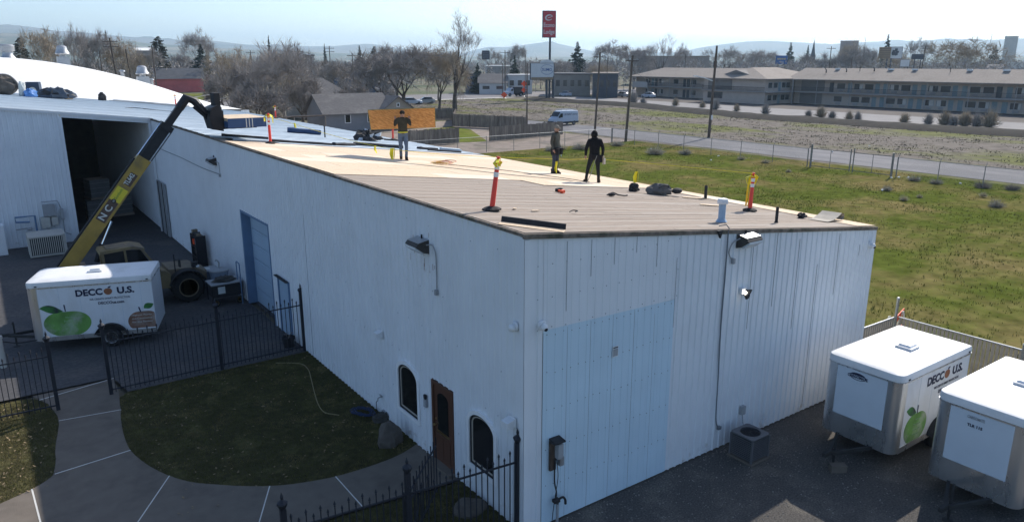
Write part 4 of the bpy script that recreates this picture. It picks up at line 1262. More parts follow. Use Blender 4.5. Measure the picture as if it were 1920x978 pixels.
p3 = pole(67.7, 52.3, 11.3, 'tall dark utility pole with white streetlight arm before the motel', 0, 0.0, lean=(0.2, -0.15), r=0.19)
m = MB(); a = Vector((0.12, -0.1, 7.05)); b = a + Vector((-1.45, 1.75, 0.62)); m.path([a, a.lerp(b, .5) + Vector((0, 0, .08)), b], [0.075, 0.07, 0.06], 6); m.cbox(b, (0.55, 0.3, 0.14)); m.build('streetlight_arm', M_LAMPW, p3)
m = MB(); m.tube((0.12, -0.09, 2.35), (0.13, -0.095, 2.9), 0.2, n=8); m.build('white_band', M_LAMPW, p3)
m = MB(); m.cbox((0.4, 0.1, 9.1), (0.3, 0.3, 0.8)); m.build('pole_box', M_BLACKM, p3)
pt = pole(37.0, 111.0, 11.6, 'transformer pole left of the grey roofed house', 1, 0.5, lean=(-0.6, 0.45), r=0.16, trans=2)
m = MB(); a = Vector((-0.5, 0.35, 10.3)); b = a + Vector((1.5, -0.5, 0.25)); m.path([a, a.lerp(b, .6) + Vector((0, 0, .3)), b], 0.06, 6); m.cbox(b, (0.6, 0.3, 0.15)); m.build('streetlight_arm', M_LAMPW, pt)
pole(68.7, 92.4, 9.2, 'thin black pole on the dirt lot behind the wooden fence', 0, 0.0, r=0.13)
def fpole(px, d, ytop, label, arm, r=0.17, lean=(0, 0), az=0.0):
    p = spot(px, d); pole(p.x, p.y, hgt(ytop, d), label, arm, R(-35) + az, lean, r)
fpole(219, 150, 77, 'tall pole with two crossarms behind the dome roof', 2, 0.17, (-0.6, 0.4))
fpole(189, 150, 97, 'short dark pole left of the tall two armed pole', 0, 0.13)
fpole(245, 150, 95, 'leaning dark pole right of the tall two armed pole', 0, 0.15, (-0.5, 0.3))
fpole(288, 190, 88, 'dark pole beside the brownish conifer above the red building', 0, 0.15)
fpole(471, 230, 96, 'distant short pole left of the pale bare trees', 1, 0.16)
fpole(619, 215, 88, 'crossarm pole behind the hipped garage roof', 2, 0.17)
fpole(661, 190, 100, 'crossarm pole beside the blue building', 1, 0.16)
fpole(681, 215, 102, 'plain pole right of the one beside the blue building', 0, 0.14)
fpole(947, 215, 95, 'tall crossarm pole by the parked dump truck', 1, 0.17)
fpole(942, 222, 118, 'thin pole just left of the truck crossarm pole', 0, 0.12)
fpole(985, 188, 103, 'thin dark streetlight pole left of the white billboard', 0, 0.10)
fpole(1139, 205, 108, 'thin pole behind the parking street left of the motel', 0, 0.12)
fpole(1285, 240, 103, 'pole behind the left wing of the motel', 0, 0.13)
fpole(1556, 240, 90, 'crossarm pole behind the middle of the motel', 1, 0.17)
fpole(1597, 240, 107, 'short plain pole behind the motel roof', 0, 0.14)
fpole(1728, 250, 91, 'leaning crossarm pole right of the paired billboards', 1, 0.16, (0.5, -0.3))
fpole(1618, 380, 76, 'slim lattice like mast behind the motel', 0, 0.10)
fpole(1846, 380, 73, 'slim mast left of the grey tower block', 0, 0.11, (1.2, -0.8))
def wire(pts_ends, sag, label, r=0.012, mat=None, name='power_cable'):
    a, b = Vector(pts_ends[0]), Vector(pts_ends[1])
    pts = [a.lerp(b, i / 14) - Vector((0, 0, sag * 4 * (i / 14) * (1 - i / 14))) for i in range(15)]
    m = MB(); m.path(pts, r, 4, caps=False)
    tag(m.build(name, mat or M_WIRE), label, 'cable', 'overhead cables')
wire(((36.4, 111.4, 9.3), (2.0, 84.0, 5.6)), 2.4, 'pale heavy cable sagging from the transformer pole towards the hall roof', 0.045, M_GREYP)
wire(((36.4, 111.4, 8.6), (6.0, 80.0, 5.4)), 2.2, 'second pale cable sagging below the heavy one from the transformer pole', 0.03, M_GREYP)
wire(((60.1, 64.9, 10.0), (115, 139, 9.6)), 1.6, 'overhead cable from the slender pole towards the billboard', 0.02)
wire(((56.2, 54.9, 9.6), (60.1, 64.9, 10.1)), 0.3, 'short overhead cable between the two roadside poles', 0.016)
wire(((56.2, 54.9, 8.4), (146, 130, 6.3)), 1.8, 'overhead cable from the fence corner pole to the motel left wing', 0.02)

# ------------------------------------------------------------------ roadside signs
M_RED = pmat('sign_red', (0.50, 0.06, 0.075), 0.6, 0.06, 0.5)
M_SIGNDARK = pmat('sign_cabinet', (0.06, 0.07, 0.09), 0.6, 0.1, 2)
M_SIGNW = pmat('sign_white', (0.66, 0.68, 0.68), 0.6, 0.06, 1)
M_SIGNBL = pmat('sign_blue', (0.05, 0.13, 0.33), 0.6, 0.06, 1)
M_SIGNBR = pmat('sign_brown', (0.30, 0.22, 0.14), 0.7, 0.1, 1)
M_YEL = pmat('sign_yellow', (0.75, 0.55, 0.05), 0.6, 0.05, 1)
M_ORANGE = pmat('safety_orange', (0.85, 0.10, 0.03), 0.6, 0.06, 2)
def face_frame(p, yaw=None):
    """right and forward axes of a sign at p that faces the photographer's side"""
    d = Vector((CAM_POS.x - p[0], CAM_POS.y - p[1], 0)).normalized()
    if yaw: d = RZ(yaw) @ d
    return Vector((-d.y, d.x, 0)), d
def board(name, label, cat, p, w, h, z, thick, mats, yaw=0.0, poles=((0.0, 0.25),), pole_mat=None, ptop=0):
    r, d = face_frame(p, yaw)
    t = thing(name, label, cat, (p[0], p[1], 0))
    rot = Matrix((r, -d, Vector((0, 0, 1)))).transposed()
    P = Vector((p[0], p[1], 0))
    m = MB(); m.cbox(P + Vector((0, 0, z + h / 2)), (w, thick, h), rot); m.build('cabinet', mats[0], t, world=True)
    m = MB(); m.cbox(P + d * (thick / 2 + 0.02) + Vector((0, 0, z + h / 2)), (w * 0.94, 0.03, h * 0.95), rot); m.build('face', mats[1], t, world=True)
    for off_, rad in poles:
        m = MB(); q = P + r * off_ - d * 0.0
        m.tube(q + Vector((0, 0, -0.1)), q + Vector((0, 0, z + ptop)), rad, rad * 0.9, 10); m.build('pole', pole_mat or M_SIGNDARK, t, world=True, smooth=True)
    return t, r, d, P
t, r, d, P = board('motel_sign', 'tall red motel sign on a dark pole high above the billboard', 'sign', (112.0, 141.6), 3.35, 6.4, 15.1, 0.75, (M_SIGNDARK, M_RED), yaw=R(14), poles=((0.3, 0.30),))
up = Vector((0, 0, 1)); fo = P + d * 0.42
m = MB()
sw = []
for i in range(15):
    a = R(20 + 300 * i / 14); rr = 0.85
    sw.append(fo + r * (rr * 1.05 * math.cos(a) - 0.1) + up * (rr * 0.72 * math.sin(a) + 19.85 + 0.10 * math.cos(a)))
wd = [0.06 + 0.13 * math.sin(math.pi * i / 14) for i in range(15)]
m.path(sw, wd, 6); m.path([sw[0], fo - r * 0.55 + up * 19.7], [0.08, 0.07], 6)
m.build('emblem', M_SIGNW, t, world=True)
lettering('Econo', 1.45, fo + up * 18.05 - r * 0.1, r, up, M_SIGNW, t, width=2.75, bold=0.012)
lettering('Lodge', 1.45, fo + up * 16.45 - r * 0.1, r, up, M_SIGNW, t, width=2.75, bold=0.012)
t, r, d, P = board('billboard', 'white billboard with blue lettering and an arched top below the motel sign', 'sign', (110.2, 141.9), 6.2, 4.1, 4.9, 0.5, (M_SIGNDARK, M_SIGNW), yaw=R(12), poles=((1.2, 0.32), (2.9, 0.35)), ptop=1.0)
fo = P + d * 0.30
m = MB(); pts = [(-0.6, 0), (2.9, 0)] + [(1.15 + 1.75 * math.cos(math.pi * i / 10), 0.85 * math.sin(math.pi * i / 10)) for i in range(11)]
m.prism(pts, lambda p, tt: P + d * (0.05 + 0.2 * tt) + r * p[0] + up * (9.0 + p[1])); m.build('arched_top', M_SIGNW, t, world=True)
m = MB(); m.cbox(P + d * 0.32 + up * 5.25, (5.7, 0.05, 0.55), Matrix((r, -d, up)).transposed()); m.build('lower_strip', M_SIGNBR, t, world=True)
lettering('SUMO', 0.95, fo + r * 1.2 + up * 7.35, r, up, M_SIGNBL, t, width=2.6, bold=0.02)
for zz in (8.5, 8.1, 6.5): lettering('- - -', 0.4, fo - r * 2.0 + up * zz, r, up, M_SIGNBL, t, width=1.0)
m = MB(); m.path([fo + r * (1.2 + 1.6 * math.cos(a)) + up * (7.4 + 1.2 * math.sin(a)) for a in [R(30 + 20 * i) for i in range(17)]], 0.05, 4); m.build('emblem', M_SIGNBL, t, world=True)
p = spot(911, 232); t, r, d, P = board('black_sign', 'small black sign with white lines on a thin pole beyond the yard', 'sign', p, 2.3, 2.6, hgt(112, 232), 0.3, (M_SIGNDARK, M_SIGNDARK), poles=((0.0, 0.12),), pole_mat=M_GREYM)
for k in range(4): lettering('-----', 0.5, P + d * 0.2 + up * (hgt(112, 232) + 0.45 + 0.55 * k), r, up, M_SIGNW, t, width=1.7)
p = spot(1465, 250); z0 = hgt(120, 250); t, r, d, P = board('blue_sign', 'blue sign with yellow lettering behind the motel gable', 'sign', p, 3.4, 2.5, z0, 0.4, (M_SIGNBL, M_SIGNBL), poles=((1.2, 0.16),))
lettering('HHHHH', 0.8, P + d * 0.25 + up * (z0 + 1.5), r, up, M_YEL, t, width=2.4); lettering('HHH', 0.55, P + d * 0.25 + up * (z0 + 0.6), r, up, M_SIGNW, t, width=1.3)
p = spot(1676, 300); z0 = hgt(111, 300); t, r, d, P = board('poster_billboard', 'billboard with a dark picture on a white poster behind the motel', 'sign', p, 4.6, 4.0, z0, 0.4, (M_SIGNDARK, M_SIGNW), yaw=R(8), poles=((-1.0, 0.25),))
m = MB(); rr2 = random.Random(3)
for k in range(7): m.ball(P + d * 0.24 + r * rr2.uniform(-1.2, 1.2) + up * (z0 + 2.3 + rr2.uniform(-0.9, 0.9)), rr2.uniform(0.4, 0.7), 8, 5, (1, 1, 1)) if False else m.cbox(P + d * (0.24 + 0.01 * k) + r * rr2.uniform(-1.0, 1.0) + up * (z0 + 2.3 + rr2.uniform(-0.8, 0.8)), (rr2.uniform(0.5, 1.2), 0.02, rr2.uniform(0.5, 1.3)), Matrix((r, -d, up)).transposed())
o = m.build('picture', M_SIGNDARK, t, world=True); o['kind'] = 'stuff'
p = spot(1657, 300); z0 = hgt(111, 300); t, r, d, P = board('slatted_billboard', 'back of a brown slatted billboard beside the white poster', 'sign', p, 4.0, 3.9, z0, 0.3, (M_SIGNBR, M_SIGNBR), yaw=R(-20), poles=((1.0, 0.25),))
for k in range(5):
    m = MB(); m.cbox(P + d * 0.22 + up * (z0 + 0.5 + 0.7 * k), (3.7, 0.05, 0.18), Matrix((r, -d, up)).transposed()); m.build('slat', M_POLE, t, world=True)
p = spot(1697, 280); z0 = hgt(124, 280); board('white_sign', 'small white two line sign below the poster billboard', 'sign', p, 2.8, 2.2, z0, 0.3, (M_SIGNDARK, M_SIGNW), poles=((-0.9, 0.12), (0.9, 0.12)))
p = spot(1720, 270); z0 = hgt(112, 270); board('dark_sign', 'long dark sign on two posts right of the white two line sign', 'sign', p, 3.6, 1.5, z0, 0.4, (M_SIGNDARK, M_SIGNDARK), poles=((-0.8, 0.14), (0.9, 0.14)))
# orange roadwork signs
def diamond(p, z, s, label, stand=True):
    r, d = face_frame(p)
    t = thing('roadwork_sign', label, 'sign', (p[0], p[1], 0), 0, 'orange roadwork signs')
    P = Vector((p[0], p[1], 0)); m = MB()
    m.prism([(0, -s), (s, 0), (0, s), (-s, 0)], lambda q, tt: P + d * (0.02 * tt) + r * q[0] + up * (z + q[1])); m.build('diamond_plate', M_ORANGE, t, world=True)
    m = MB(); m.tube(P - d * 0.03, P - d * 0.03 + up * (z + s * 0.6), 0.03, n=6)
    for q in (-0.5, 0.5): m.bar(P - d * 0.05 + up * 0.5, P - d * 0.05 + r * q + d * q * 0.5, 0.04, 0.04)
    m.build('stand', M_GREYM, t, world=True)
diamond(spot(983, 205), 3.6, 0.85, 'upper orange diamond sign beside the dump truck')
diamond(spot(982.5, 204), 2.0, 0.72, 'lower orange diamond sign beside the dump truck')
diamond(spot(945, 196), 1.05, 0.85, 'tilted orange diamond sign at the kerb left of the dump truck')

# ------------------------------------------------------------------ houses and far buildings
M_SHING = pmat('grey_shingles', (0.135, 0.128, 0.125), 0.95, 0.2, 2.5, coords='World', col2=(0.175, 0.165, 0.158), c2scale=0.35, bump=0.5, bscale=10, stretch=(1, 1, 3))
M_SIDING = pmat('grey_siding', (0.22, 0.225, 0.24), 0.85, 0.1, 1, coords='World')
M_SIDINGB = pmat('beige_gable', (0.30, 0.27, 0.235), 0.9, 0.1, 1, coords='World')
def gable(parent, name, x0, x1, y0, y1, ze, zrg, along, mat, wall_mat, over=0.4, base=0.0):
    w = MB(); w.box(x0, x1, y0, y1, base, ze)
    if along == 'x':
        ym = (y0 + y1) / 2; w.add([(x0, y0, ze), (x0, y1, ze), (x0, ym, zrg - 0.1), (x1, y0, ze), (x1, y1, ze), (x1, ym, zrg - 0.1)], [(0, 2, 1), (3, 4, 5)])
    else:
        xm = (x0 + x1) / 2; w.add([(x0, y0, ze), (x1, y0, ze), (xm, y0, zrg - 0.1), (x0, y1, ze), (x1, y1, ze), (xm, y1, zrg - 0.1)], [(0, 1, 2), (3, 5, 4)])
    w.build('wall', wall_mat, parent, world=True)
    m = MB(); o = over; th = 0.14
    if along == 'x':
        ym = (y0 + y1) / 2; sl = (zrg - ze) / (ym - y0)
        for s, ye in ((1, y0 - o), (-1, y1 + o)):
            zz = ze - sl * o
            vs = [(x0 - o, ye, zz), (x1 + o, ye, zz), (x1 + o, ym, zrg), (x0 - o, ym, zrg)]
            m.add(vs + [(a, b, c - th) for a, b, c in vs], [(0, 1, 2, 3) if s > 0 else (3, 2, 1, 0), (4, 7, 6, 5), (0, 4, 5, 1), (1, 5, 6, 2), (2, 6, 7, 3), (3, 7, 4, 0)])
    else:
        xm = (x0 + x1) / 2; sl = (zrg - ze) / (xm - x0)
        for s, xe in ((1, x0 - o), (-1, x1 + o)):
            zz = ze - sl * o
            vs = [(xe, y0 - o, zz), (xe, y1 + o, zz), (xm, y1 + o, zrg), (xm, y0 - o, zrg)]
            m.add(vs + [(a, b, c - th) for a, b, c in vs], [(3, 2, 1, 0) if s > 0 else (0, 1, 2, 3), (4, 7, 6, 5), (0, 4, 5, 1), (1, 5, 6, 2), (2, 6, 7, 3), (3, 7, 4, 0)])
    return m.build('roof', mat, parent, world=True)
def hwin(parent, c, w, h, face, mats=None):
    """window on a wall facing -y ('y') or -x ('x'); c is the centre on the wall"""
    m = MB(); g_ = MB()
    if face == 'y':
        m.box(c[0] - w / 2, c[0] + w / 2, c[1] - 0.06, c[1] - 0.004, c[2] - h / 2, c[2] + h / 2); g_.box(c[0] - w / 2 + 0.1, c[0] + w / 2 - 0.1, c[1] - 0.075, c[1] - 0.062, c[2] - h / 2 + 0.1, c[2] + h / 2 - 0.1)
    else:
        m.box(c[0] - 0.06, c[0] - 0.004, c[1] - w / 2, c[1] + w / 2, c[2] - h / 2, c[2] + h / 2); g_.box(c[0] - 0.075, c[0] - 0.062, c[1] - w / 2 + 0.1, c[1] + w / 2 - 0.1, c[2] - h / 2 + 0.1, c[2] + h / 2 - 0.1)
    f = m.build('window', M_WHITE, parent, world=True); g_.build('pane', M_GLASS, f, world=True)
h = thing('house', 'small grey house with a shingle gable roof behind the building', 'house', (36, 88, 0))
gable(h, 'main', 30.6, 40.5, 86.9, 93.5, 2.7, 5.0, 'x', M_SHING, M_SIDING)
gable(h, 'wing', 38.4, 44.2, 86.2, 92.8, 2.6, 4.65, 'y', M_SHING, M_SIDINGB, over=0.35)
hwin(h, (33.9, 86.9, 1.75), 0.9, 1.25, 'y'); hwin(h, (37.4, 86.9, 1.75), 1.2, 1.3, 'y'); hwin(h, (41.3, 86.2, 3.4), 0.5, 0.55, 'y')
m = MB(); m.cbox((37.4, 86.72, 1.3), (0.7, 0.3, 0.45)); m.build('window_air_conditioner', M_CREAM, h, world=True)
m = MB(); m.cbox((27.6, 86.4, 2.35), (5.0, 4.0, 0.12), Matrix.Rotation(R(-6), 3, 'X')); m.tube((25.6, 84.6, 0), (25.6, 84.6, 2.4), 0.07); m.tube((29.8, 84.6, 0), (29.8, 84.6, 2.4), 0.07); m.build('porch_roof', M_MROOF, h, world=True)
h = thing('garage', 'grey garage with a hipped roof behind the grey house', 'house', (43, 116, 0))
w = MB(); w.box(37.0, 46.0, 113.0, 121, 0, 3.4); w.build('wall', M_SIDINGB, h, world=True)
m = MB(); m.add([(36.4, 112.4, 3.4), (46.6, 112.4, 3.4), (46.6, 121.6, 3.4), (36.4, 121.6, 3.4), (40.5, 117, 6.6), (42.5, 117, 6.6)], [(0, 1, 5, 4), (1, 2, 5), (2, 3, 4, 5), (3, 0, 4), (0, 3, 2, 1)]); m.build('roof', M_SHING, h, world=True)
for xx in (38.4, 41.2, 44.0): hwin(h, (xx, 113.0, 2.5), 1.7, 1.1, 'y')
def far_building(name, label, px0, px1, ytop, d, depth, mats, base=0.0, roof=None, wins=0, cat='building', roof_rise=0.0, ybase=None):
    a = spot(px0, d); b = spot(px1, d)
    r = (b - a).normalized(); dd = Vector((-r.y, r.x, 0)); L = (b - a).length
    if dd.dot(a - CAM_POS) < 0: dd = -dd
    H = hgt(ytop, d); c = (a + b) / 2
    t = thing(name, label, cat, (c.x, c.y, 0))
    rot = Matrix((r, dd, Vector((0, 0, 1)))).transposed()
    wz = H - roof_rise
    m = MB(); m.cbox(c + dd * depth / 2 + up * (wz / 2), (L, depth, wz), rot); m.build('wall', mats[0], t, world=True)
    if roof_rise:
        m = MB(); q = lambda u, v, z: c + r * u + dd * v + up * z
        e = 0.5
        m.add([q(-L / 2 - e, -e, wz), q(L / 2 + e, -e, wz), q(L / 2 + e, depth + e, wz), q(-L / 2 - e, depth + e, wz), q(-L / 2 - e, depth / 2, H), q(L / 2 + e, depth / 2, H)], [(0, 1, 5, 4), (1, 2, 5), (2, 3, 4, 5), (3, 0, 4), (0, 3, 2, 1)]); m.build('roof', mats[1], t, world=True)
    else:
        m = MB(); m.cbox(c + dd * depth / 2 + up * (wz + 0.15), (L + 0.6, depth + 0.6, 0.3), rot); m.build('roof', mats[1], t, world=True)
    for k in range(wins):
        u = -L / 2 + L * (k + 0.5) / wins
        m = MB(); m.cbox(c + r * u - dd * 0.05 + up * (wz * 0.6), (L / wins * 0.5, 0.08, wz * 0.28), rot); f = m.build('window', M_MWIN, t, world=True)
    return t
M_REDW = pmat('red_siding', (0.60, 0.15, 0.15), 0.85, 0.15, 0.6)
M_DKROOF = pmat('dark_roofing', (0.075, 0.08, 0.09), 0.9, 0.25, 0.8)
M_BLUEW = pmat('blue_siding', (0.09, 0.14, 0.22), 0.8, 0.15, 0.8)
M_WHITEW = pmat('white_siding', (0.60, 0.60, 0.58), 0.8, 0.06, 0.8)
M_GREYW = pmat('grey_block_wall', (0.27, 0.26, 0.25), 0.9, 0.1, 0.8)
far_building('red_building', 'red walled building with a long dark roof beyond the dome', 283, 378, 127, 262, 12, (M_REDW, M_DKROOF), roof_rise=3.2)
far_building('blue_building', 'low dark blue building behind the hipped garage', 600, 702, 139, 205, 14, (M_BLUEW, M_DKROOF), wins=4)
far_building('white_tower_house', 'narrow white two storey building right of the transformer pole', 574, 588, 106, 170, 7, (M_WHITEW, M_GREYW), wins=1)
far_building('tan_shed', 'brown shed between the blue building and the broad bare tree', 704, 738, 160, 195, 8, (M_SIDINGB, M_DKROOF), roof_rise=0.8)
far_building('blue_shop', 'blue shop behind the tall tree across the street', 872, 900, 139, 235, 9, (M_BLUEW, M_DKROOF), wins=2)
far_building('white_house', 'white house with grey gable roof across the street by the dump truck', 898, 950, 138, 225, 10, (M_WHITEW, M_SHING), roof_rise=2.6, wins=2)
far_building('white_shop', 'white shop with bright roof behind the dump truck', 952, 998, 141, 228, 12, (M_WHITEW, M_WHITEW), wins=3)
far_building('white_roofed_store', 'wide store with a sunlit white roof beyond the white house', 910, 955, 124, 330, 25, (M_GREYW, M_DOME))
far_building('grey_store', 'long grey flat roofed store behind the parking street', 1040, 1108, 139, 215, 18, (M_SIDINGB, M_DKROOF), wins=5)
far_building('dark_store', 'dark flat roofed store left of the motel', 1112, 1160, 138, 205, 16, (M_SIGNDARK, M_MROOF), wins=4)
far_building('flat_grey_hall', 'wide grey flat hall behind the left wing of the motel', 1195, 1330, 107, 320, 30, (M_SIDINGB, M_MROOF))
far_building('bright_roof_hall', 'distant hall with a bright white roof left of the brownish conifer', 256, 287, 93, 430, 16, (M_GREYW, M_DOME), roof_rise=1.4)
far_building('pale_flat_building', 'distant flat building with a pale roof behind the motel', 1572, 1606, 82, 560, 30, (pmat('hazy_brown_wall', (0.36, 0.31, 0.28), 0.9, 0.1, 0.3), M_WHITEW))
far_building('tower_block', 'tall grey tower block far off at the right', 1877, 1902, 78, 1100, 16, (pmat('tower_tan', (0.40, 0.37, 0.34), 0.9, 0.1, 0.3), M_GREYW))
far_building('low_white_shop', 'low white shop roofs at the far right behind the motel', 1890, 1940, 118, 300, 14, (M_WHITEW, M_WHITEW))
far_building('brown_gabled_house', 'brown gabled house roof behind the right end of the motel', 1855, 1880, 120, 270, 9, (M_SIDINGB, M_SHING), roof_rise=1.6)
p = spot(1523, 480); t = thing('church_steeple', 'thin dark church steeple on the skyline above the motel', 'steeple', (p.x, p.y, 0))
m = MB(); m.lathe([(1.5, 0), (1.5, hgt(105, 480)), (1.0, hgt(101, 480)), (0.05, hgt(79, 480))], p, 8); m.build('spire', M_DKROOF, t, world=True)
# bleached grass under the red building
sheet('green_verge', [tuple(spot(300, 205).xy), tuple(spot(375, 205).xy), tuple(spot(378, 250).xy), tuple(spot(292, 250).xy)], -0.03, M_FBLADE)

# ------------------------------------------------------------------ wooden yard fences
M_BOARD = pmat('grey_fence_boards', (0.18, 0.155, 0.13), 0.95, 0.35, 1.7, coords='World', col2=(0.27, 0.235, 0.19), c2scale=0.7, stretch=(2.5, 2.5, 0.4))
def board_fence(label, pts, h, seed, hi=0.0):
    rn = random.Random(seed)
    t = thing('wooden_fence', label, 'fence', (pts[0][0], pts[0][1], 0), 0, 'wooden yard fences')
    m = MB(); pm = MB()
    for (x0, y0), (x1, y1) in zip(pts, pts[1:]):
        a = Vector((x0, y0, 0)); b = Vector((x1, y1, 0)); L = (b - a).length; d = (b - a) / L; n = Vector((-d.y, d.x, 0))
        u = 0
        while u < L:
            hh = h + rn.uniform(-0.07, 0.07); o = rn.uniform(0, 0.02)
            c = a + d * (u + 0.07)
            m.bar(c + n * o, c + n * o + Vector((0, 0, hh)), 0.02, 0.135, up=d)
            u += 0.145
        for zz in (0.4, h - 0.35): m.bar(a + n * 0.06 + Vector((0, 0, zz)), b + n * 0.06 + Vector((0, 0, zz)), 0.04, 0.09)
        k = 0
        while k <= L:
            q = MB(); c = a + d * k + n * 0.09; q.bar(c, c + Vector((0, 0, h + 0.12)), 0.1, 0.1, up=d); q.build('post', M_POLE, t, world=True); k += 4.8
    o = m.build('boards', M_BOARD, t, world=True); o['kind'] = 'stuff'
board_fence('near grey board fence right of the house, behind the carried sheet', [(31.5, 65.9), (38.5, 65.3)], 1.75, 1)
board_fence('grey board fence in front of the white van', [(42.6, 64.7), (55.4, 66.6)], 1.7, 2)
board_fence('long grey board fence running back past the tallest tree', [(55.6, 74.6), (50.2, 86.0), (58.0, 98.0), (46.0, 104.0)], 1.8, 3)
sheet('green_yard', [(38.7, 66), (42.4, 65), (49.5, 80), (50, 86), (44, 84)], -0.03, M_FBLADE)

# ------------------------------------------------------------------ cargo trailers
M_TWHITE = pmat('trailer_white', (0.74, 0.76, 0.78), 0.35, 0.05, 1.5, spec=0.5, rvar=0.08, col2=(0.62, 0.62, 0.60), c2scale=1.1, c2lo=0.52, c2hi=0.8, stretch=(1, 1, 0.4))
M_TPANEL = pmat('trailer_front_panel', (0.62, 0.68, 0.73), 0.4, 0.04, 2, spec=0.5)
M_TROOF = pmat('trailer_roof_white', (0.80, 0.80, 0.79), 0.5, 0.05, 1.2, col2=(0.72, 0.72, 0.70), c2scale=2)
M_ALU = pmat('polished_aluminium', (0.62, 0.62, 0.61), 0.28, 0.10, 3, metal=0.85, rvar=0.12, stretch=(1, 1, 0.3))
M_TYRE = pmat('tyre_rubber', (0.022, 0.022, 0.023), 0.9, 0.2, 8)
M_NAVY = pmat('navy_print', (0.015, 0.022, 0.06), 0.5, 0.05, 4)
M_APPLEG = pmat('green_apple_print', (0.15, 0.33, 0.075), 0.5, 0.3, 3, col2=(0.40, 0.42, 0.34), c2scale=1.3, c2lo=0.52, c2hi=0.7)
M_APPLER = pmat('brown_apple_print', (0.25, 0.13, 0.085), 0.5, 0.3, 3, col2=(0.36, 0.33, 0.30), c2scale=1.2, c2lo=0.52, c2hi=0.7)
M_LEAF = pmat('leaf_print', (0.05, 0.20, 0.05), 0.5, 0.4, 4, col2=(0.03, 0.05, 0.05), c2scale=3)
M_PRINTW = pmat('white_print', (0.62, 0.64, 0.60), 0.5, 0.05, 4)
M_AXLE = pmat('axle_black', (0.03, 0.03, 0.03), 0.7, 0.2, 5)
def flat(parent, name, pts, y, mat, o=0.004):
    """flat print on the trailer's near side (y), pts in (x, z)"""
    m = MB(); m.prism(pts, lambda p, t: (p[0], y - 0.001 - o * t, p[1]))
    return m.build(name, mat, parent)
def blob(cx, cz, rx, rz, zmin, zmax, xmax=99, n=40, dip=0.10):
    pts = []
    for i in range(n):
        a = 2 * math.pi * i / n + math.pi / 2
        d_ = 1 - dip * math.exp(-((i if i < n / 2 else i - n) / 2.6) ** 2)
        pts.append((min(xmax, cx + rx * math.cos(a) * (1 + 0.05 * math.sin(a))), min(zmax, max(zmin, cz + rz * math.sin(a) * d_))))
    out = []
    for p in pts:
        if not out or (abs(p[0] - out[-1][0]) + abs(p[1] - out[-1][1])) > 1e-4: out.append(p)
    return out
def leaf_pts(a, b, w, n=10):
    a = Vector((a[0], a[1])); b = Vector((b[0], b[1])); d = b - a; nn = Vector((-d.y, d.x)).normalized()
    up_ = [a + d * (i / n) + nn * (w * math.sin(math.pi * (i / n) ** 0.8)) for i in range(n + 1)]
    dn = [a + d * (i / n) - nn * (w * 0.75 * math.sin(math.pi * (i / n) ** 1.1)) for i in range(n - 1, 0, -1)]
    return [(p.x, p.y) for p in up_ + dn]
def wheel_parts(parent, name, c, r, w, side, rim_mat, dish=0.5, tread=0):
    """tyre with rim child; axle along local y; side -1 shows the face towards -y"""
    q = Quaternion((1, 0, 0), R(90))
    prof = [(r * 0.60, -w / 2), (r * 0.88, -w / 2), (r * 0.97, -w * 0.40), (r, -w * 0.22), (r, w * 0.22), (r * 0.97, w * 0.40), (r * 0.88, w / 2), (r * 0.60, w / 2)]
    m = MB(); m.lathe(prof, c, 28, q)
    for k in range(tread):
        a = 2 * math.pi * k / tread; p = Vector(c) + Vector((math.cos(a) * r, 0, math.sin(a) * r)); d = Vector((math.cos(a), 0, math.sin(a)))
        s = 1 if k % 2 else -1
        m.bar(p + Vector((0, s * w * 0.45, 0)) - d * 0.01, p + Vector((-math.sin(a) * r * 0.16, s * w * 0.02, math.cos(a) * r * 0.16)) - d * 0.01, 0.07, 0.06, up=d)
    t = m.build('wheel', M_TYRE, parent, smooth=not tread)
    m = MB(); f = side * w / 2
    m.lathe([(r * 0.62, 0.0), (r * 0.60, 0.02), (r * 0.52, -0.01), (r * 0.46, -dish * w * 0.5), (r * 0.2, -dish * w * 0.45), (r * 0.16, -dish * w * 0.25), (r * 0.02, -dish * w * 0.22)], Vector(c) + Vector((0, f, 0)), 24, Quaternion((1, 0, 0), R(90 if side < 0 else -90)))
    m.build('rim', rim_mat, t, smooth=True)
    m = MB()
    for k in range(6):
        a = k * math.pi / 3; m.lathe([(r * 0.035, 0), (r * 0.035, 0.025), (0.001, 0.03)], Vector(c) + Vector((math.cos(a) * r * 0.30, f + side * (-dish * w * 0.44), math.sin(a) * r * 0.30)), 6, Quaternion((1, 0, 0), R(90 if side < 0 else -90)))
    o = m.build('wheel_nuts', M_GREYM, t); o['kind'] = 'stuff'
    return t
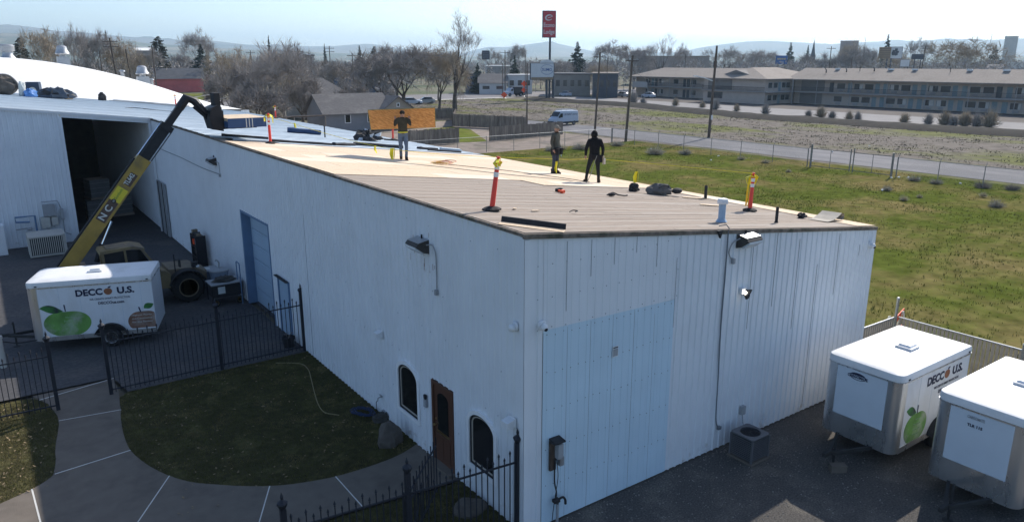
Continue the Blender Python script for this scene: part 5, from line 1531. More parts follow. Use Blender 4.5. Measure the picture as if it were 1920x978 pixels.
def trailer(loc, rz, label, L=3.4, side_print=True, red=True, front=0, group='white cargo trailers'):
    t = thing('cargo_trailer', label, 'trailer', loc, rz, group)
    W = 1.86; z0 = 0.42; z1 = 2.22; h = W / 2; rc = 0.20
    def plan(o=0.0, ry=0.0):
        pts = [(L + o, -h - o), (L + o, h + o)]
        for k in range(7):
            a = R(90 + 15 * k); pts.append((rc + (rc + o) * math.cos(a), h - rc + (rc + o) * math.sin(a)))
        for k in range(7):
            a = R(180 + 15 * k); pts.append((rc + (rc + o) * math.cos(a), -h + rc + (rc + o) * math.sin(a)))
        return pts
    P = plan()
    m = MB(); m.prism(P, lambda p, tt: (p[0], p[1], z0 + (z1 - z0) * tt)); m.build('body', M_TWHITE, t)
    # roof: bulged cap with rounded shoulders and a drooping nose
    rings = []
    for o, z, cr in ((0.012, z1, 0.0), (0.016, z1 + 0.10, 0.0), (0.0, z1 + 0.17, 0.015), (-0.10, z1 + 0.215, 0.03), (-0.45, z1 + 0.235, 0.05), (-0.80, z1 + 0.24, 0.05)):
        rings.append([(p[0], p[1], z) if o >= 0 else (L / 2 + (p[0] - L / 2) * (L / 2 + o) / (L / 2), p[1] * (h + o) / h, z) for p in (plan(o) if o >= 0 else P)])
    m = MB(); n = len(P); vs = [q for r_ in rings for q in r_]; fs = []
    for i in range(len(rings) - 1):
        for k in range(n):
            k2 = (k + 1) % n; fs.append((i * n + k, (i + 1) * n + k, (i + 1) * n + k2, i * n + k2))
    fs.append(tuple((len(rings) - 1) * n + k for k in range(n)))
    m.add(vs, fs); rf = m.build('roof', M_TROOF, t, smooth=True)
    me = rf.data
    import bmesh as _bm
    b_ = _bm.new(); b_.from_mesh(me); _bm.ops.recalc_face_normals(b_, faces=b_.faces); b_.to_mesh(me); b_.free()
    m = MB(); m.prism(plan(0.022), lambda p, tt: (p[0], p[1], z1 - 0.035 + 0.03 * tt)); m.build('roof_trim', M_ALU, t)
    # aluminium nose: corner columns, gravel guard, front panel
    for s in (-1, 1):
        col_ = []
        for k in range(-1, 8):
            a = R(90 + 15 * max(0, min(6, k))); x, y = rc + (rc + 0.006) * math.cos(a), h - rc + (rc + 0.006) * math.sin(a)
            if k == -1: x += 0.10
            if k == 7: y -= 0.16
            col_.append((x, s * y))
        m = MB(); vs = [(x, y, z0 + 0.5) for x, y in col_] + [(x, y, z1 - 0.036) for x, y in col_]; n = len(col_)
        m.add(vs, [(k, k + 1, n + k + 1, n + k) if s < 0 else (k, n + k, n + k + 1, k + 1) for k in range(n - 1)]); m.build('corner_column', M_ALU, t, smooth=True)
    G = [p for p in plan(0.009) if p[0] < rc + 0.001]; G = [(rc + 0.10, h + 0.009)] + G + [(rc + 0.10, -h - 0.009)]
    m = MB(); n = len(G); m.add([(x, y, z0 - 0.02) for x, y in G] + [(x, y, z0 + 0.51) for x, y in G], [(k, n + k, n + k + 1, k + 1) for k in range(n - 1)]); m.build('gravel_guard', M_ALU, t, smooth=True)
    m = MB(); m.box(-0.012, -0.003, -h + rc + 0.11, h - rc - 0.11, z0 + 0.515, z1 - 0.04); fp = m.build('front_panel', M_TPANEL, t)
    if front == 1:
        o_ = []
        for i in range(24):
            a = 2 * math.pi * i / 24; o_.append(Vector((-0.014, 0.20 * math.cos(a) + 0.1, 2.04 + 0.085 * math.sin(a))))
        m = MB(); m.path(o_ + [o_[0]], 0.008, 5); m.build('emblem_ring', M_NAVY, fp)
        m = MB(); m.prism([(0.20 * math.cos(R(20 + 14 * i)), 0.085 * math.sin(R(20 + 14 * i))) for i in range(11)], lambda p, tt: (-0.0125 - 0.003 * tt, p[0] + 0.1, 2.04 + p[1])); m.build('emblem_arch', M_NAVY, fp)
        lettering('CARGOMATE', 0.10, WM(t) @ Vector((-0.02, 0.1, 2.025)), WM(t).to_3x3() @ Vector((0, -1, 0)), (0, 0, 1), M_NAVY, fp, width=0.50, bold=0.003)
    elif front == 2:
        lettering('CARGOMATE', 0.09, WM(t) @ Vector((-0.02, 0.1, 2.06)), WM(t).to_3x3() @ Vector((0, -1, 0)), (0, 0, 1), M_GREYP, fp, width=0.34, bold=0.002)
        lettering('TLR 115', 0.085, WM(t) @ Vector((-0.02, 0.1, 1.88)), WM(t).to_3x3() @ Vector((0, -1, 0)), (0, 0, 1), M_NAVY, fp, width=0.30, bold=0.003)
    m = MB(); m.cbox((L * 0.52, -0.12, z1 + 0.27), (0.42, 0.40, 0.05)); m.cbox((L * 0.52, -0.12, z1 + 0.315), (0.36, 0.34, 0.05), taper=0.75); m.build('roof_vent', M_TROOF, t)
    # lower edge rail, lights, wheels and mudguards
    m = MB(); m.box(0.25, L, -h - 0.008, -h - 0.001, z0 - 0.05, z0 + 0.10); m.build('lower_rail', M_ALU, t)
    m = MB(); m.box(0.25, L, h + 0.001, h + 0.008, z0 - 0.05, z0 + 0.10); m.build('lower_rail', M_ALU, t)
    for x in (0.30, L - 0.12):
        m = MB(); m.cbox((x, -h - 0.012, z1 - 0.10 + 0.14), (0.07, 0.03, 0.035)); m.build('marker_lamp', M_BLACKM, t)
    for k in range(1, int(L / 0.61)):
        for sd in (-1, 1):
            m = MB(); xs_ = 0.3 + 0.61 * k
            if xs_ > L - 0.1: continue
            m.box(xs_, xs_ + 0.012, min(sd * (h + 0.0005), sd * (h + 0.003)), max(sd * (h + 0.0005), sd * (h + 0.003)), z0 + 0.11, z1 - 0.04); m.build('panel_seam', M_TPANEL, t)
    xw = L * 0.62
    for s in (-1, 1):
        wheel_parts(t, 'wheel', (xw, s * (h - 0.03), 0.335), 0.335, 0.2, s, M_ALU)
        pts = [(xw + 0.52 * math.cos(R(a)), 0.33 + 0.50 * math.sin(R(a))) for a in range(8, 173, 12)]
        m = MB(); n = len(pts)
        vs = [(x, s * (h + 0.005), z) for x, z in pts] + [(x, s * (h + 0.17), z) for x, z in pts]
        m.add(vs, [(k, k + 1, n + k + 1, n + k) for k in range(n - 1)]); 
        m.prism([(x, z) for x, z in pts] + [(xw - 0.40, 0.40), (xw + 0.40, 0.40)], lambda p, tt: (p[0], s * (h + 0.004 + 0.004 * tt), p[1])); m.build('mudguard', M_BLACKM, t)
    m = MB(); m.tube((xw, -h + 0.1, 0.335), (xw, h - 0.1, 0.335), 0.05); m.box(0.3, L - 0.05, -0.5, -0.42, z0 - 0.12, z0 - 0.02); m.box(0.3, L - 0.05, 0.42, 0.5, z0 - 0.12, z0 - 0.02); m.build('chassis', M_AXLE, t)
    m = MB(); m.bar((0.5, -0.62, 0.40), (-1.0, -0.03, 0.40), 0.07, 0.09); m.bar((0.5, 0.62, 0.40), (-1.0, 0.03, 0.40), 0.07, 0.09); m.cbox((-1.12, 0, 0.42), (0.3, 0.09, 0.1)); tg = m.build('tongue', M_AXLE, t)
    m = MB(); m.tube((-0.82, 0.0, 0.10), (-0.82, 0.0, 0.86), 0.03); m.tube((-0.82, 0.0, 0.84), (-0.82, -0.16, 0.84), 0.012); m.lathe([(0.11, 0), (0.11, 0.012), (0.03, 0.03)], (-0.82, 0, 0.0), 14); m.tube((-0.82, 0, 0.02), (-0.82, 0, 0.12), 0.022); m.build('jack', M_AXLE, tg)
    if side_print:
        y = -h
        g_ = flat(t, 'apple_print', blob(1.06, 0.93, 0.70, 0.46, z0 + 0.105, 9) if red else blob(0.95, 0.86, 0.52, 0.42, z0 + 0.105, 9), y, M_APPLEG)
        flat(t, 'leaf_print', leaf_pts((0.30, 1.52), (0.98, 1.36), 0.15) if red else leaf_pts((0.42, 1.42), (0.90, 1.26), 0.13), y, M_LEAF, 0.006)
        flat(t, 'stem_print', [(1.03, 1.36), (1.06, 1.36), (1.05, 1.58), (1.01, 1.59)] if red else [(0.94, 1.24), (0.97, 1.24), (0.97, 1.44), (0.93, 1.45)], y, M_NAVY, 0.007)
        X = WM(t).to_3x3() @ Vector((1, 0, 0)); O = lambda x, z, e=0.006: WM(t) @ Vector((x, y - e, z))
        for k, s_ in enumerate(('Natural', 'Fresh Fruit', 'Quality and', 'Protection')):
            lettering(s_, 0.085 if red else 0.07, O(1.15 if red else 1.0, (1.15 if red else 1.08) - 0.13 * k, 0.009), X, (0, 0, 1), M_APPLEG if False else pmat('pale_green_print', (0.33, 0.50, 0.28), 0.5, 0.05, 4), t)
        lettering('DECC', 0.30, O(L * 0.46 + 0.10, 1.93), X, (0, 0, 1), M_NAVY, t, width=0.80, bold=0.012)
        lettering('U.S.', 0.30, O(L * 0.46 + 1.20, 1.93), X, (0, 0, 1), M_NAVY, t, width=0.52, bold=0.012)
        flat(t, 'apple_emblem', blob(L * 0.46 + 0.67, 1.93, 0.125, 0.115, 0, 9, dip=0.12), y, pmat('brown_emblem', (0.30, 0.12, 0.06), 0.5, 0.1, 5), 0.006)
        flat(t, 'emblem_leaf', leaf_pts((L * 0.46 + 0.67, 2.04), (L * 0.46 + 0.78, 2.10), 0.03), y, M_NAVY, 0.006)
        lettering('WE CREATE SMART PROTECTION', 0.095, O(L * 0.46 + 0.70, 1.69), X, (0, 0, 1), M_NAVY, t, width=1.22)
        lettering('DECCOus.com', 0.125, O(L * 0.46 + 0.72, 1.54), X, (0, 0, 1), M_NAVY, t, width=0.78, bold=0.004)
        if red:
            flat(t, 'apple_print', blob(L - 0.36, 0.78, 0.50, 0.40, z0 + 0.14, 9, xmax=L - 0.015), y, M_APPLER)
            flat(t, 'leaf_print', leaf_pts((L - 0.33, 1.24), (L - 0.015, 1.38), 0.12), y, M_LEAF, 0.006)
            flat(t, 'stem_print', [(L - 0.46, 1.12), (L - 0.42, 1.12), (L - 0.46, 1.30), (L - 0.50, 1.30)], y, M_NAVY, 0.007)
            for k, s_ in enumerate(('Highest Purity', 'and Consistency', 'for the Season')):
                lettering(s_, 0.08, O(L - 0.42, 1.02 - 0.12 * k, 0.009), X, (0, 0, 1), M_PRINTW, t, width=0.62)
    return t
trailer((8.42, -2.14, 0), 0, 'white cargo trailer with oval emblem and green apple print, parked by the wall', L=3.35, red=False, front=1)
trailer((8.36, -4.80, 0), 0, 'rightmost white cargo trailer, cut off by the picture edge', L=3.35, side_print=False, front=2)
trailer((-7.06, 18.06, 0), R(-18.7), 'white cargo trailer with green and brown apple prints standing in the shaded yard', L=3.72, front=0)

# ------------------------------------------------------------------ telehandler lifting a load over the eave
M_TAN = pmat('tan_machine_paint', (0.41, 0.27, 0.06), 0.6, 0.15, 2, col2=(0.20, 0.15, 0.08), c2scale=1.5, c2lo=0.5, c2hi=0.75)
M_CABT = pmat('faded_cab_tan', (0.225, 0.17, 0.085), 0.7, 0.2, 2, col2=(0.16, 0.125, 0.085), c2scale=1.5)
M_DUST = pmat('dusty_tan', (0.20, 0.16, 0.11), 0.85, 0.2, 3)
M_LABELY = pmat('yellow_label', (0.72, 0.60, 0.05), 0.5, 0.05, 4)
M_LABELB = pmat('brown_label', (0.10, 0.065, 0.05), 0.5, 0.05, 4)
M_GREENT = pmat('green_print', (0.04, 0.20, 0.05), 0.5, 0.05, 4)
M_CHROME = pmat('chrome_rod', (0.75, 0.76, 0.78), 0.18, 0.05, 4, metal=1.0)
th = thing('telehandler', 'tan telescopic handler with raised black tipped boom, parked behind the trailer', 'telehandler', (-4.8, 21.1, 0))
def tp(name, mat, m, parent=None, smooth=False): return m.build(name, mat, parent or th, smooth=smooth, world=True)
for x in (-1.9, -4.8):
    for y, s in ((20.12, -1), (22.1, 1)):
        o = wheel_parts(th, 'wheel', (x + 4.8, y - 21.1, 0.61), 0.61, 0.40, s, M_DUST, tread=22)
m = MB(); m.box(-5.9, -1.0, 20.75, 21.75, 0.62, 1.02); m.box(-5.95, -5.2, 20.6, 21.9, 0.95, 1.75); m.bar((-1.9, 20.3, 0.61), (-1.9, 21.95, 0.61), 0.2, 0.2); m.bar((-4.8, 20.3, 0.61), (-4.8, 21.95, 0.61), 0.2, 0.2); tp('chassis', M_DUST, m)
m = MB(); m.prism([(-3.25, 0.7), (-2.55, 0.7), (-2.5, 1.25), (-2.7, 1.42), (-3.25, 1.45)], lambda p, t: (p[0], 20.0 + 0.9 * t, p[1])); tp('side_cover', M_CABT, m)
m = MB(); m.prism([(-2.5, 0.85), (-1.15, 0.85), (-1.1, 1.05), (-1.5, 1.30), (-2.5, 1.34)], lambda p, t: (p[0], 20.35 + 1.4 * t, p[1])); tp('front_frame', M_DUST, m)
m = MB(); pts = [(-1.9 + 0.72 * math.cos(R(a)), 0.61 + 0.72 * math.sin(R(a))) for a in range(15, 166, 15)]; pts2 = [(-1.9 + 0.68 * math.cos(R(a)), 0.61 + 0.68 * math.sin(R(a))) for a in range(165, 14, -15)]
m.prism(pts + pts2, lambda p, t: (p[0], 19.88 + 0.45 * t, p[1])); tp('mudguard', M_BLACKM, m)
# cab: posts, roof, glass
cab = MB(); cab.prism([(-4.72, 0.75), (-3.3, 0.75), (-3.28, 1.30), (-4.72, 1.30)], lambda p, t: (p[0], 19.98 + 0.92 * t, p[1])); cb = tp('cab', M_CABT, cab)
m = MB(); m.prism([(-4.85, 2.38), (-3.75, 2.46), (-3.32, 2.36), (-3.32, 2.44), (-3.7, 2.56), (-4.80, 2.50)], lambda p, t: (p[0], 19.92 + 1.05 * t, p[1])); rf = tp('cab_roof', M_CABT, m, cb)
m = MB(); m.box(-4.6, -3.9, 20.1, 20.8, 2.525, 2.55); tp('roof_guard', M_DUST, m, rf)
for a, b in (((-4.70, 20.02, 1.3), (-4.74, 20.02, 2.42)), ((-4.70, 20.86, 1.3), (-4.74, 20.86, 2.42)), ((-2.85, 20.02, 1.42), (-3.42, 20.02, 2.42)), ((-2.85, 20.86, 1.42), (-3.42, 20.86, 2.42)), ((-3.95, 20.02, 1.3), (-4.0, 20.02, 2.45))):
    m = MB(); m.bar(a, b, 0.075, 0.075); tp('cab_post', M_CABT, m, cb)
m = MB(); m.prism([(-4.68, 1.32), (-3.98, 1.32), (-4.0, 2.40), (-4.70, 2.40)], lambda p, t: (p[0], 20.03 + 0.01 * t, p[1])); tp('cab_window', M_GLASS, m, cb)
m = MB(); m.prism([(-3.94, 1.32), (-2.95, 1.40), (-3.46, 2.38), (-3.97, 2.42)], lambda p, t: (p[0], 20.03 + 0.01 * t, p[1])); tp('cab_window', M_GLASS, m, cb)
m = MB(); m.box(-4.45, -4.0, 20.25, 20.7, 1.25, 1.75); m.box(-4.55, -4.42, 20.25, 20.7, 1.6, 2.1); tp('seat', M_BLACKM, m, cb)
m = MB(); m.bar((-2.3, 20.1, 1.3), (-2.3, 20.1, 2.0), 0.04, 0.04); m.cbox((-2.12, 20.1, 1.62), (0.06, 0.2, 0.3)); tp('mirror', M_BLACKM, m)
m = MB(); m.cbox((-1.55, 20.25, 1.45), (0.2, 0.24, 0.2)); lp = tp('headlight', M_BLACKM, m); m = MB(); m.cbox((-1.45, 20.16, 1.38), (0.12, 0.10, 0.06)); tp('lens', M_WHITE, m, lp)
# boom
BP = Vector((-5.80, 21.45, 1.80)); BT = Vector((-1.05, 21.45, 7.70)); bd = (BT - BP).normalized(); bn = Vector((0, -1, 0)); bu = bd.cross(Vector((0, 1, 0))) * -1
bu = Vector((-bd.z, 0, bd.x))
BL = (BT - BP).length
def bsec(a, b, w, h, mat, name, parent=None):
    m = MB(); m.bar(BP + bd * a, BP + bd * b, w, h, up=bu); return tp(name, mat, m, parent)
b1 = bsec(-0.5, BL * 0.655, 0.36, 0.52, M_TAN, 'boom_outer_section')
m = MB(); m.bar(BP + bd * (-0.4) + bu * 0.29, BP + bd * BL * 0.63 + bu * 0.29, 0.2, 0.06, up=bu); tp('hose_tray', M_BLACKM, m, b1)
b2 = bsec(BL * 0.64, BL * 0.85, 0.28, 0.38, M_BLACKM, 'boom_middle_section')
bsec(BL * 0.835, BL * 0.865, 0.40, 0.50, M_BLACK, 'boom_collar', b2)
m = MB(); m.tube(BP + bd * BL * 0.645 + bu * 0.24, BP + bd * BL * 0.85 + bu * 0.24, 0.035); tp('boom_rod', M_CHROME, m, b2)
m = MB(); m.tube(BP + bd * BL * 0.66 - bu * 0.26 + bn * 0.1, BP + bd * BL * 0.85 - bu * 0.26 + bn * 0.1, 0.02); tp('boom_hose', M_BLACK, m, b2)
b3 = bsec(BL * 0.86, BL * 1.0, 0.20, 0.27, M_BLACK, 'boom_inner_section')
JE = Vector((0.12, 21.45, 7.20))
m = MB(); m.path([BP + bd * BL * 0.97, BT + Vector((0.16, 0, 0.20)), BT + Vector((0.45, 0, 0.10)), JE + Vector((-0.35, 0, 0.12)), JE], [0.17, 0.19, 0.17, 0.13, 0.11], 8); tp('gooseneck', M_BLACK, m, b3, smooth=True)
m = MB(); m.tube(BT + Vector((0.40, 0, -0.14)), JE + Vector((-0.12, 0, -0.28)), 0.06); m.tube(BT + Vector((0.5, 0.1, -0.05)), JE + Vector((-0.05, 0.1, -0.38)), 0.025); tp('tilt_cylinder', M_BLACKM, m, b3)
m = MB()
m.prism([(-0.10, 6.66), (0.30, 6.58), (0.30, 7.55), (0.16, 7.62), (-0.10, 7.52), (-0.20, 7.10)], lambda p, t: (p[0], 20.95 + 1.0 * t, p[1])); cg = tp('carriage', M_BLACK, m, b3) if False else tp('carriage', M_BLACK, m)
m = MB(); m.box(0.10, 0.32, 21.15, 21.75, 7.45, 8.08); tp('load_backrest', M_BLACKM, m, cg)
for yy in (21.05, 21.85):
    m = MB(); m.box(0.30, 1.65, yy - 0.06, yy + 0.06, 6.66, 6.71); m.box(0.30, 0.36, yy - 0.06, yy + 0.06, 6.66, 7.4); tp('fork', M_BLACK, m, cg)
m = MB(); m.tube(BP + Vector((0.95, -0.25, 0.05)), BP + Vector((1.22, -0.25, 0.72)), 0.10); lc_ = tp('lift_cylinder', M_BLACKM, m)
m = MB(); m.tube(BP + Vector((1.22, -0.25, 0.72)), BP + bd * 2.25 - bu * 0.30 + Vector((0, -0.25, 0)), 0.045); tp('lift_rod', M_CHROME, m, lc_)
# boom lettering on the near side
fy = 21.45 - 0.18
def on_boom(a, off_, e=0.006): return BP + bd * a + bu * off_ + Vector((0, -0.18 - e, 0))
def panel(a0, a1, o0, o1, mat, name, e=0.004):
    m = MB(); m.prism([(a0, o0), (a1, o0), (a1, o1), (a0, o1)], lambda p, t: on_boom(p[0], p[1], 0.001 + e * t)); return tp(name, mat, m, b1)
pb = panel(2.05, 2.95, -0.16, 0.20, M_LABELB, 'brown_panel'); py = panel(2.97, 3.55, -0.20, 0.22, M_LABELY, 'yellow_panel'); panel(3.72, 4.25, -0.16, 0.12, M_LABELB, 'model_panel', 0.002)
lettering('N C', 0.34, on_boom(2.42, 0.02), bd, bu, M_PRINTW, th, width=0.62, bold=0.008)
lettering('TL642', 0.24, on_boom(3.97, 0.02), bd, bu, M_PRINTW, th, width=0.50, bold=0.006)
lettering('Sunbelt', 0.15, on_boom(3.28, 0.03, 0.008), bd, bu, M_GREENT, th, width=0.46)
m = MB(); m.lathe([(0.085, 0), (0.085, 0.006)], on_boom(2.96, 0.03, 0.004), 14, Quaternion((1, 0, 0), R(90))); tp('round_label', M_BLACK, m, b1)
lettering('50', 0.10, on_boom(2.96, 0.03, 0.013), bd, bu, M_PRINTW, th)
# the load
ld = thing('sheet_stack', 'blue wrapped stack of wood sheets on the lifting forks', 'sheet stack', (1.1, 21.6, 6.72))
M_WRAP = pmat('blue_wrap', (0.035, 0.085, 0.20), 0.45, 0.12, 2)
for k in range(9):
    m = MB(); m.box(0.36, 1.86, 20.42, 22.8, 6.99 + 0.0135 * k, 6.99 + 0.0135 * k + 0.0125); m.build('wood_sheet', M_OSB, ld, world=True)
m = MB(); m.box(0.345, 1.875, 20.405, 22.815, 6.735, 6.985); m.box(0.345, 1.875, 20.40, 20.412, 6.98, 7.10); wr = m.build('wrap', M_WRAP, ld, world=True)
for x in (1.05, 1.17, 1.29):
    m = MB(); m.box(x, x + 0.035, 20.395, 20.399, 6.74, 7.09); m.build('white_stripe', M_PRINTW, wr, world=True)
for yy in (20.7, 21.55, 22.5):
    m = MB(); m.box(0.4, 1.8, yy, yy + 0.09, 6.71, 6.734) if yy != 21.55 else m.box(0.4, 1.8, yy - 0.1, yy, 6.71, 6.734); m.build('bearer', M_DECK, ld, world=True)

# ------------------------------------------------------------------ people
M_SKIN = pmat('skin', (0.42, 0.25, 0.18), 0.6, 0.05, 8, spec=0.3)
M_GLOVE = pmat('grey_glove', (0.30, 0.29, 0.27), 0.85, 0.1, 10)
def skinned(name, V, E, mats, tags, extra=None, root=0, sub=2):
    """V: (x, y, z, radius); E: (i, j, tag); tag picks the material of the nearest bone"""
    me = bpy.data.meshes.new(name)
    me.from_pydata([v[:3] for v in V], [(a, b) for a, b, t in E], [])
    ob = bpy.data.objects.new(name, me); COL.objects.link(ob)
    md = ob.modifiers.new('skin', 'SKIN'); md.use_smooth_shade = True
    if not me.skin_vertices:
        bpy.context.view_layer.objects.active = ob
        bpy.ops.mesh.customdata_skin_add()
    for i, v in enumerate(V):
        sv = me.skin_vertices[0].data[i]
        r_ = v[3] if isinstance(v[3], tuple) else (v[3], v[3])
        sv.radius = r_; sv.use_root = (i == root)
    sb = ob.modifiers.new('sub', 'SUBSURF'); sb.levels = sub; sb.render_levels = sub
    dg = bpy.context.evaluated_depsgraph_get()
    out = bpy.data.meshes.new_from_object(ob.evaluated_get(dg))
    bpy.data.objects.remove(ob)
    mb = MB(); mb.v = [tuple(v.co) for v in out.vertices]
    segs = [(Vector(V[a][:3]), Vector(V[b][:3]), tags[t]) for a, b, t in E]
    for p in out.polygons:
        mb.f.append(tuple(p.vertices)); c = p.center; best = (1e9, 0)
        for a, b, t in segs:
            d = b - a; L = d.length_squared; u = max(0, min(1, (c - a).dot(d) / L)) if L > 0 else 0
            q = (a + d * u - c).length
            if q < best[0]: best = (q, t)
        mb.mi.append(best[1])
    if extra: extra(mb)
    return mb
def hand(mb, wrist, d, palm_n, mi, curl=0.5, s=1.0):
    """palm and five fingers on the end of a wrist: d points along the hand"""
    mb.m = mi
    d = Vector(d).normalized(); n = Vector(palm_n); n = (n - d * n.dot(d)).normalized(); x = d.cross(n)
    w = Vector(wrist)
    mb.path([w, w + d * 0.045 * s, w + d * 0.09 * s], [0.026 * s, 0.040 * s, 0.038 * s], 8)
    for k, (o, L) in enumerate(((-0.030, 0.065), (-0.010, 0.078), (0.011, 0.073), (0.030, 0.058))):
        b = w + d * 0.085 * s + x * o * s
        p1 = b + (d * math.cos(curl * 0.5) + n * math.sin(curl * 0.5)) * L * 0.5 * s
        p2 = p1 + (d * math.cos(curl * 1.4) + n * math.sin(curl * 1.4)) * L * 0.5 * s
        mb.path([b, p1, p2], [0.0095 * s, 0.009 * s, 0.007 * s], 6)
    b = w + d * 0.03 * s - x * 0.034 * s
    mb.path([b, b + (d * 0.5 - x * 0.7 + n * 0.3).normalized() * 0.035 * s, b + (d * 0.9 - x * 0.45 + n * 0.5).normalized() * 0.068 * s], [0.012 * s, 0.011 * s, 0.008 * s], 6)
def face(mb, hc, f, mi_skin, mi_dark):
    """nose, ears, eyes, mouth on a head centred at hc looking along f"""
    f = Vector(f).normalized(); u = Vector((0, 0, 1)); x = f.cross(u).normalized(); u = x.cross(f)
    mb.m = mi_skin
    mb.path([hc + f * 0.088 + u * 0.015, hc + f * 0.112 - u * 0.022, hc + f * 0.09 - u * 0.03], [0.010, 0.014, 0.008], 6)
    for s in (-1, 1): mb.ball(hc + x * s * 0.078 - f * 0.005, 0.024, 8, 5, (0.5, 0.9, 1.2))
    mb.m = mi_dark
    for s in (-1, 1): mb.ball(hc + x * s * 0.032 + f * 0.086 + u * 0.012, 0.011, 6, 4)
    mb.path([hc + f * 0.089 - u * 0.058 - x * 0.022, hc + f * 0.094 - u * 0.058, hc + f * 0.089 - u * 0.058 + x * 0.022], 0.004, 4)
def person(label, loc, rz, J, mats, hat=None, belt=None, hood=None, headf=(0, -1, 0), hands=True, gl=3, bulk=1.0, curl=0.6):
    t = thing('person', label, 'person', loc, rz)
    b = bulk
    V = [(*J['pel'], 0.150 * b), (*J['spi'], (0.150 * b, 0.125 * b)), (*J['che'], (0.185 * b, 0.135 * b)), (*J['nek'], 0.062), (*J['jaw'], 0.068), (*J['hed'], (0.086, 0.10)), (*J['top'], 0.055)]
    E = [(0, 1, 's'), (1, 2, 's'), (2, 3, 's'), (3, 4, 'k'), (4, 5, 'k'), (5, 6, 'k')]
    for sd in ('L', 'R'):
        i = len(V)
        V += [(*J['sh' + sd], 0.075 * b), (*J['el' + sd], 0.054 * b), (*J['wr' + sd], 0.036 * b)]
        E += [(2, i, 's'), (i, i + 1, 's'), (i + 1, i + 2, 's')]
        i = len(V)
        V += [(*J['hp' + sd], 0.105 * b), (*J['kn' + sd], 0.070), (*J['an' + sd], 0.052), (*J['to' + sd], 0.042)]
        E += [(0, i, 't'), (i, i + 1, 't'), (i + 1, i + 2, 't'), (i + 2, i + 3, 'b')]
    def extra(mb):
        if hands:
            for sd in ('L', 'R'):
                e, w = Vector(J['el' + sd]), Vector(J['wr' + sd]); d = J.get('hd' + sd) or (w - e)
                hand(mb, w, d, J.get('pn' + sd, (0, 0.2, -1)), gl, curl)
        face(mb, Vector(J['hed']), headf, 3, 2)
        for sd in ('L', 'R'):   # boot soles and heels on the ground
            a, to = Vector(J['an' + sd]), Vector(J['to' + sd]); d = (to - a); d.z = 0; d.normalize()
            mb.m = 2; gz = min(a.z, to.z) - 0.045
            mb.path([Vector((a.x, a.y, gz)) - d * 0.085, Vector((a.x, a.y, gz)) - d * 0.02, Vector((to.x, to.y, gz)), Vector((to.x, to.y, gz)) + d * 0.05], [0.040, 0.050, 0.048, 0.028], 8)
            mb.path([a - d * 0.03 + Vector((0, 0, 0.10)), Vector((a.x, a.y, gz)) - d * 0.03], [0.058, 0.052], 8)
    mb = skinned('body', V, E, mats, {'s': 0, 't': 1, 'b': 2, 'k': 3}, extra)
    mb.build('body', mats, t, smooth=True)
    hc = Vector(J['hed'])
    return t, hc
def col(name, c, r=0.85): return pmat(name, c, r, 0.18, 9, bump=0.4, bscale=30, spec=0.15)
C_OLIVE = col('olive_jacket', (0.062, 0.056, 0.040)); C_JEAN = col('faded_jeans', (0.13, 0.17, 0.23)); C_BOOT = col('brown_boots', (0.045, 0.035, 0.028))
C_GREY = col('grey_green_shirt', (0.075, 0.078, 0.068)); C_NAVY = col('dark_jeans', (0.045, 0.055, 0.085)); C_BLK = col('black_hoodie', (0.014, 0.014, 0.016)); C_BLKT = col('dark_trousers', (0.022, 0.022, 0.026))
zt = 0.013
# man carrying a sheet on his back, walking towards the camera side
J = dict(pel=(0, 0, 0.98), spi=(0, -0.02, 1.16), che=(0, -0.06, 1.40), nek=(0, -0.08, 1.58), jaw=(0, -0.12, 1.64), hed=(0, -0.12, 1.72), top=(0, -0.11, 1.80),
         shL=(0.19, -0.05, 1.50), elL=(0.30, -0.17, 1.28), wrL=(0.25, -0.04, 1.53), shR=(-0.19, -0.05, 1.50), elR=(-0.31, -0.14, 1.27), wrR=(-0.26, -0.02, 1.52),
         hdL=(0.0, 0.6, 0.8), hdR=(0.0, 0.6, 0.8), pnL=(0, 1, 0), pnR=(0, 1, 0),
         hpL=(0.09, 0, 0.93), knL=(0.11, -0.12, 0.52), anL=(0.10, -0.10, 0.10), toL=(0.12, -0.24, 0.055), hpR=(-0.09, 0, 0.93), knR=(-0.10, -0.02, 0.50), anR=(-0.09, 0.14, 0.11), toR=(-0.10, 0.01, 0.055))
t1, hc = person('worker in olive jacket and jeans carrying a wood sheet on his back', (5.22, 14.82, zr(5.22) + zt), R(-24), J, [C_OLIVE, C_JEAN, C_BOOT, M_SKIN], gl=3, bulk=1.18)
m = MB(); m.ball(hc + Vector((0, 0.012, 0.045)), 0.105, 12, 8, (0.95, 1.08, 0.85)); m.build('hair', col('short_dark_hair', (0.03, 0.025, 0.02)), t1, smooth=True)
m = MB(); m.path([(0.165 * math.cos(a), -0.02 + 0.15 * math.sin(a), 1.04) for a in [i * math.pi / 8 for i in range(17)]], [0.03] * 17, 6); m.build('tool_belt', pmat('yellow_strap', (0.62, 0.55, 0.06), 0.7, 0.1, 5), t1)
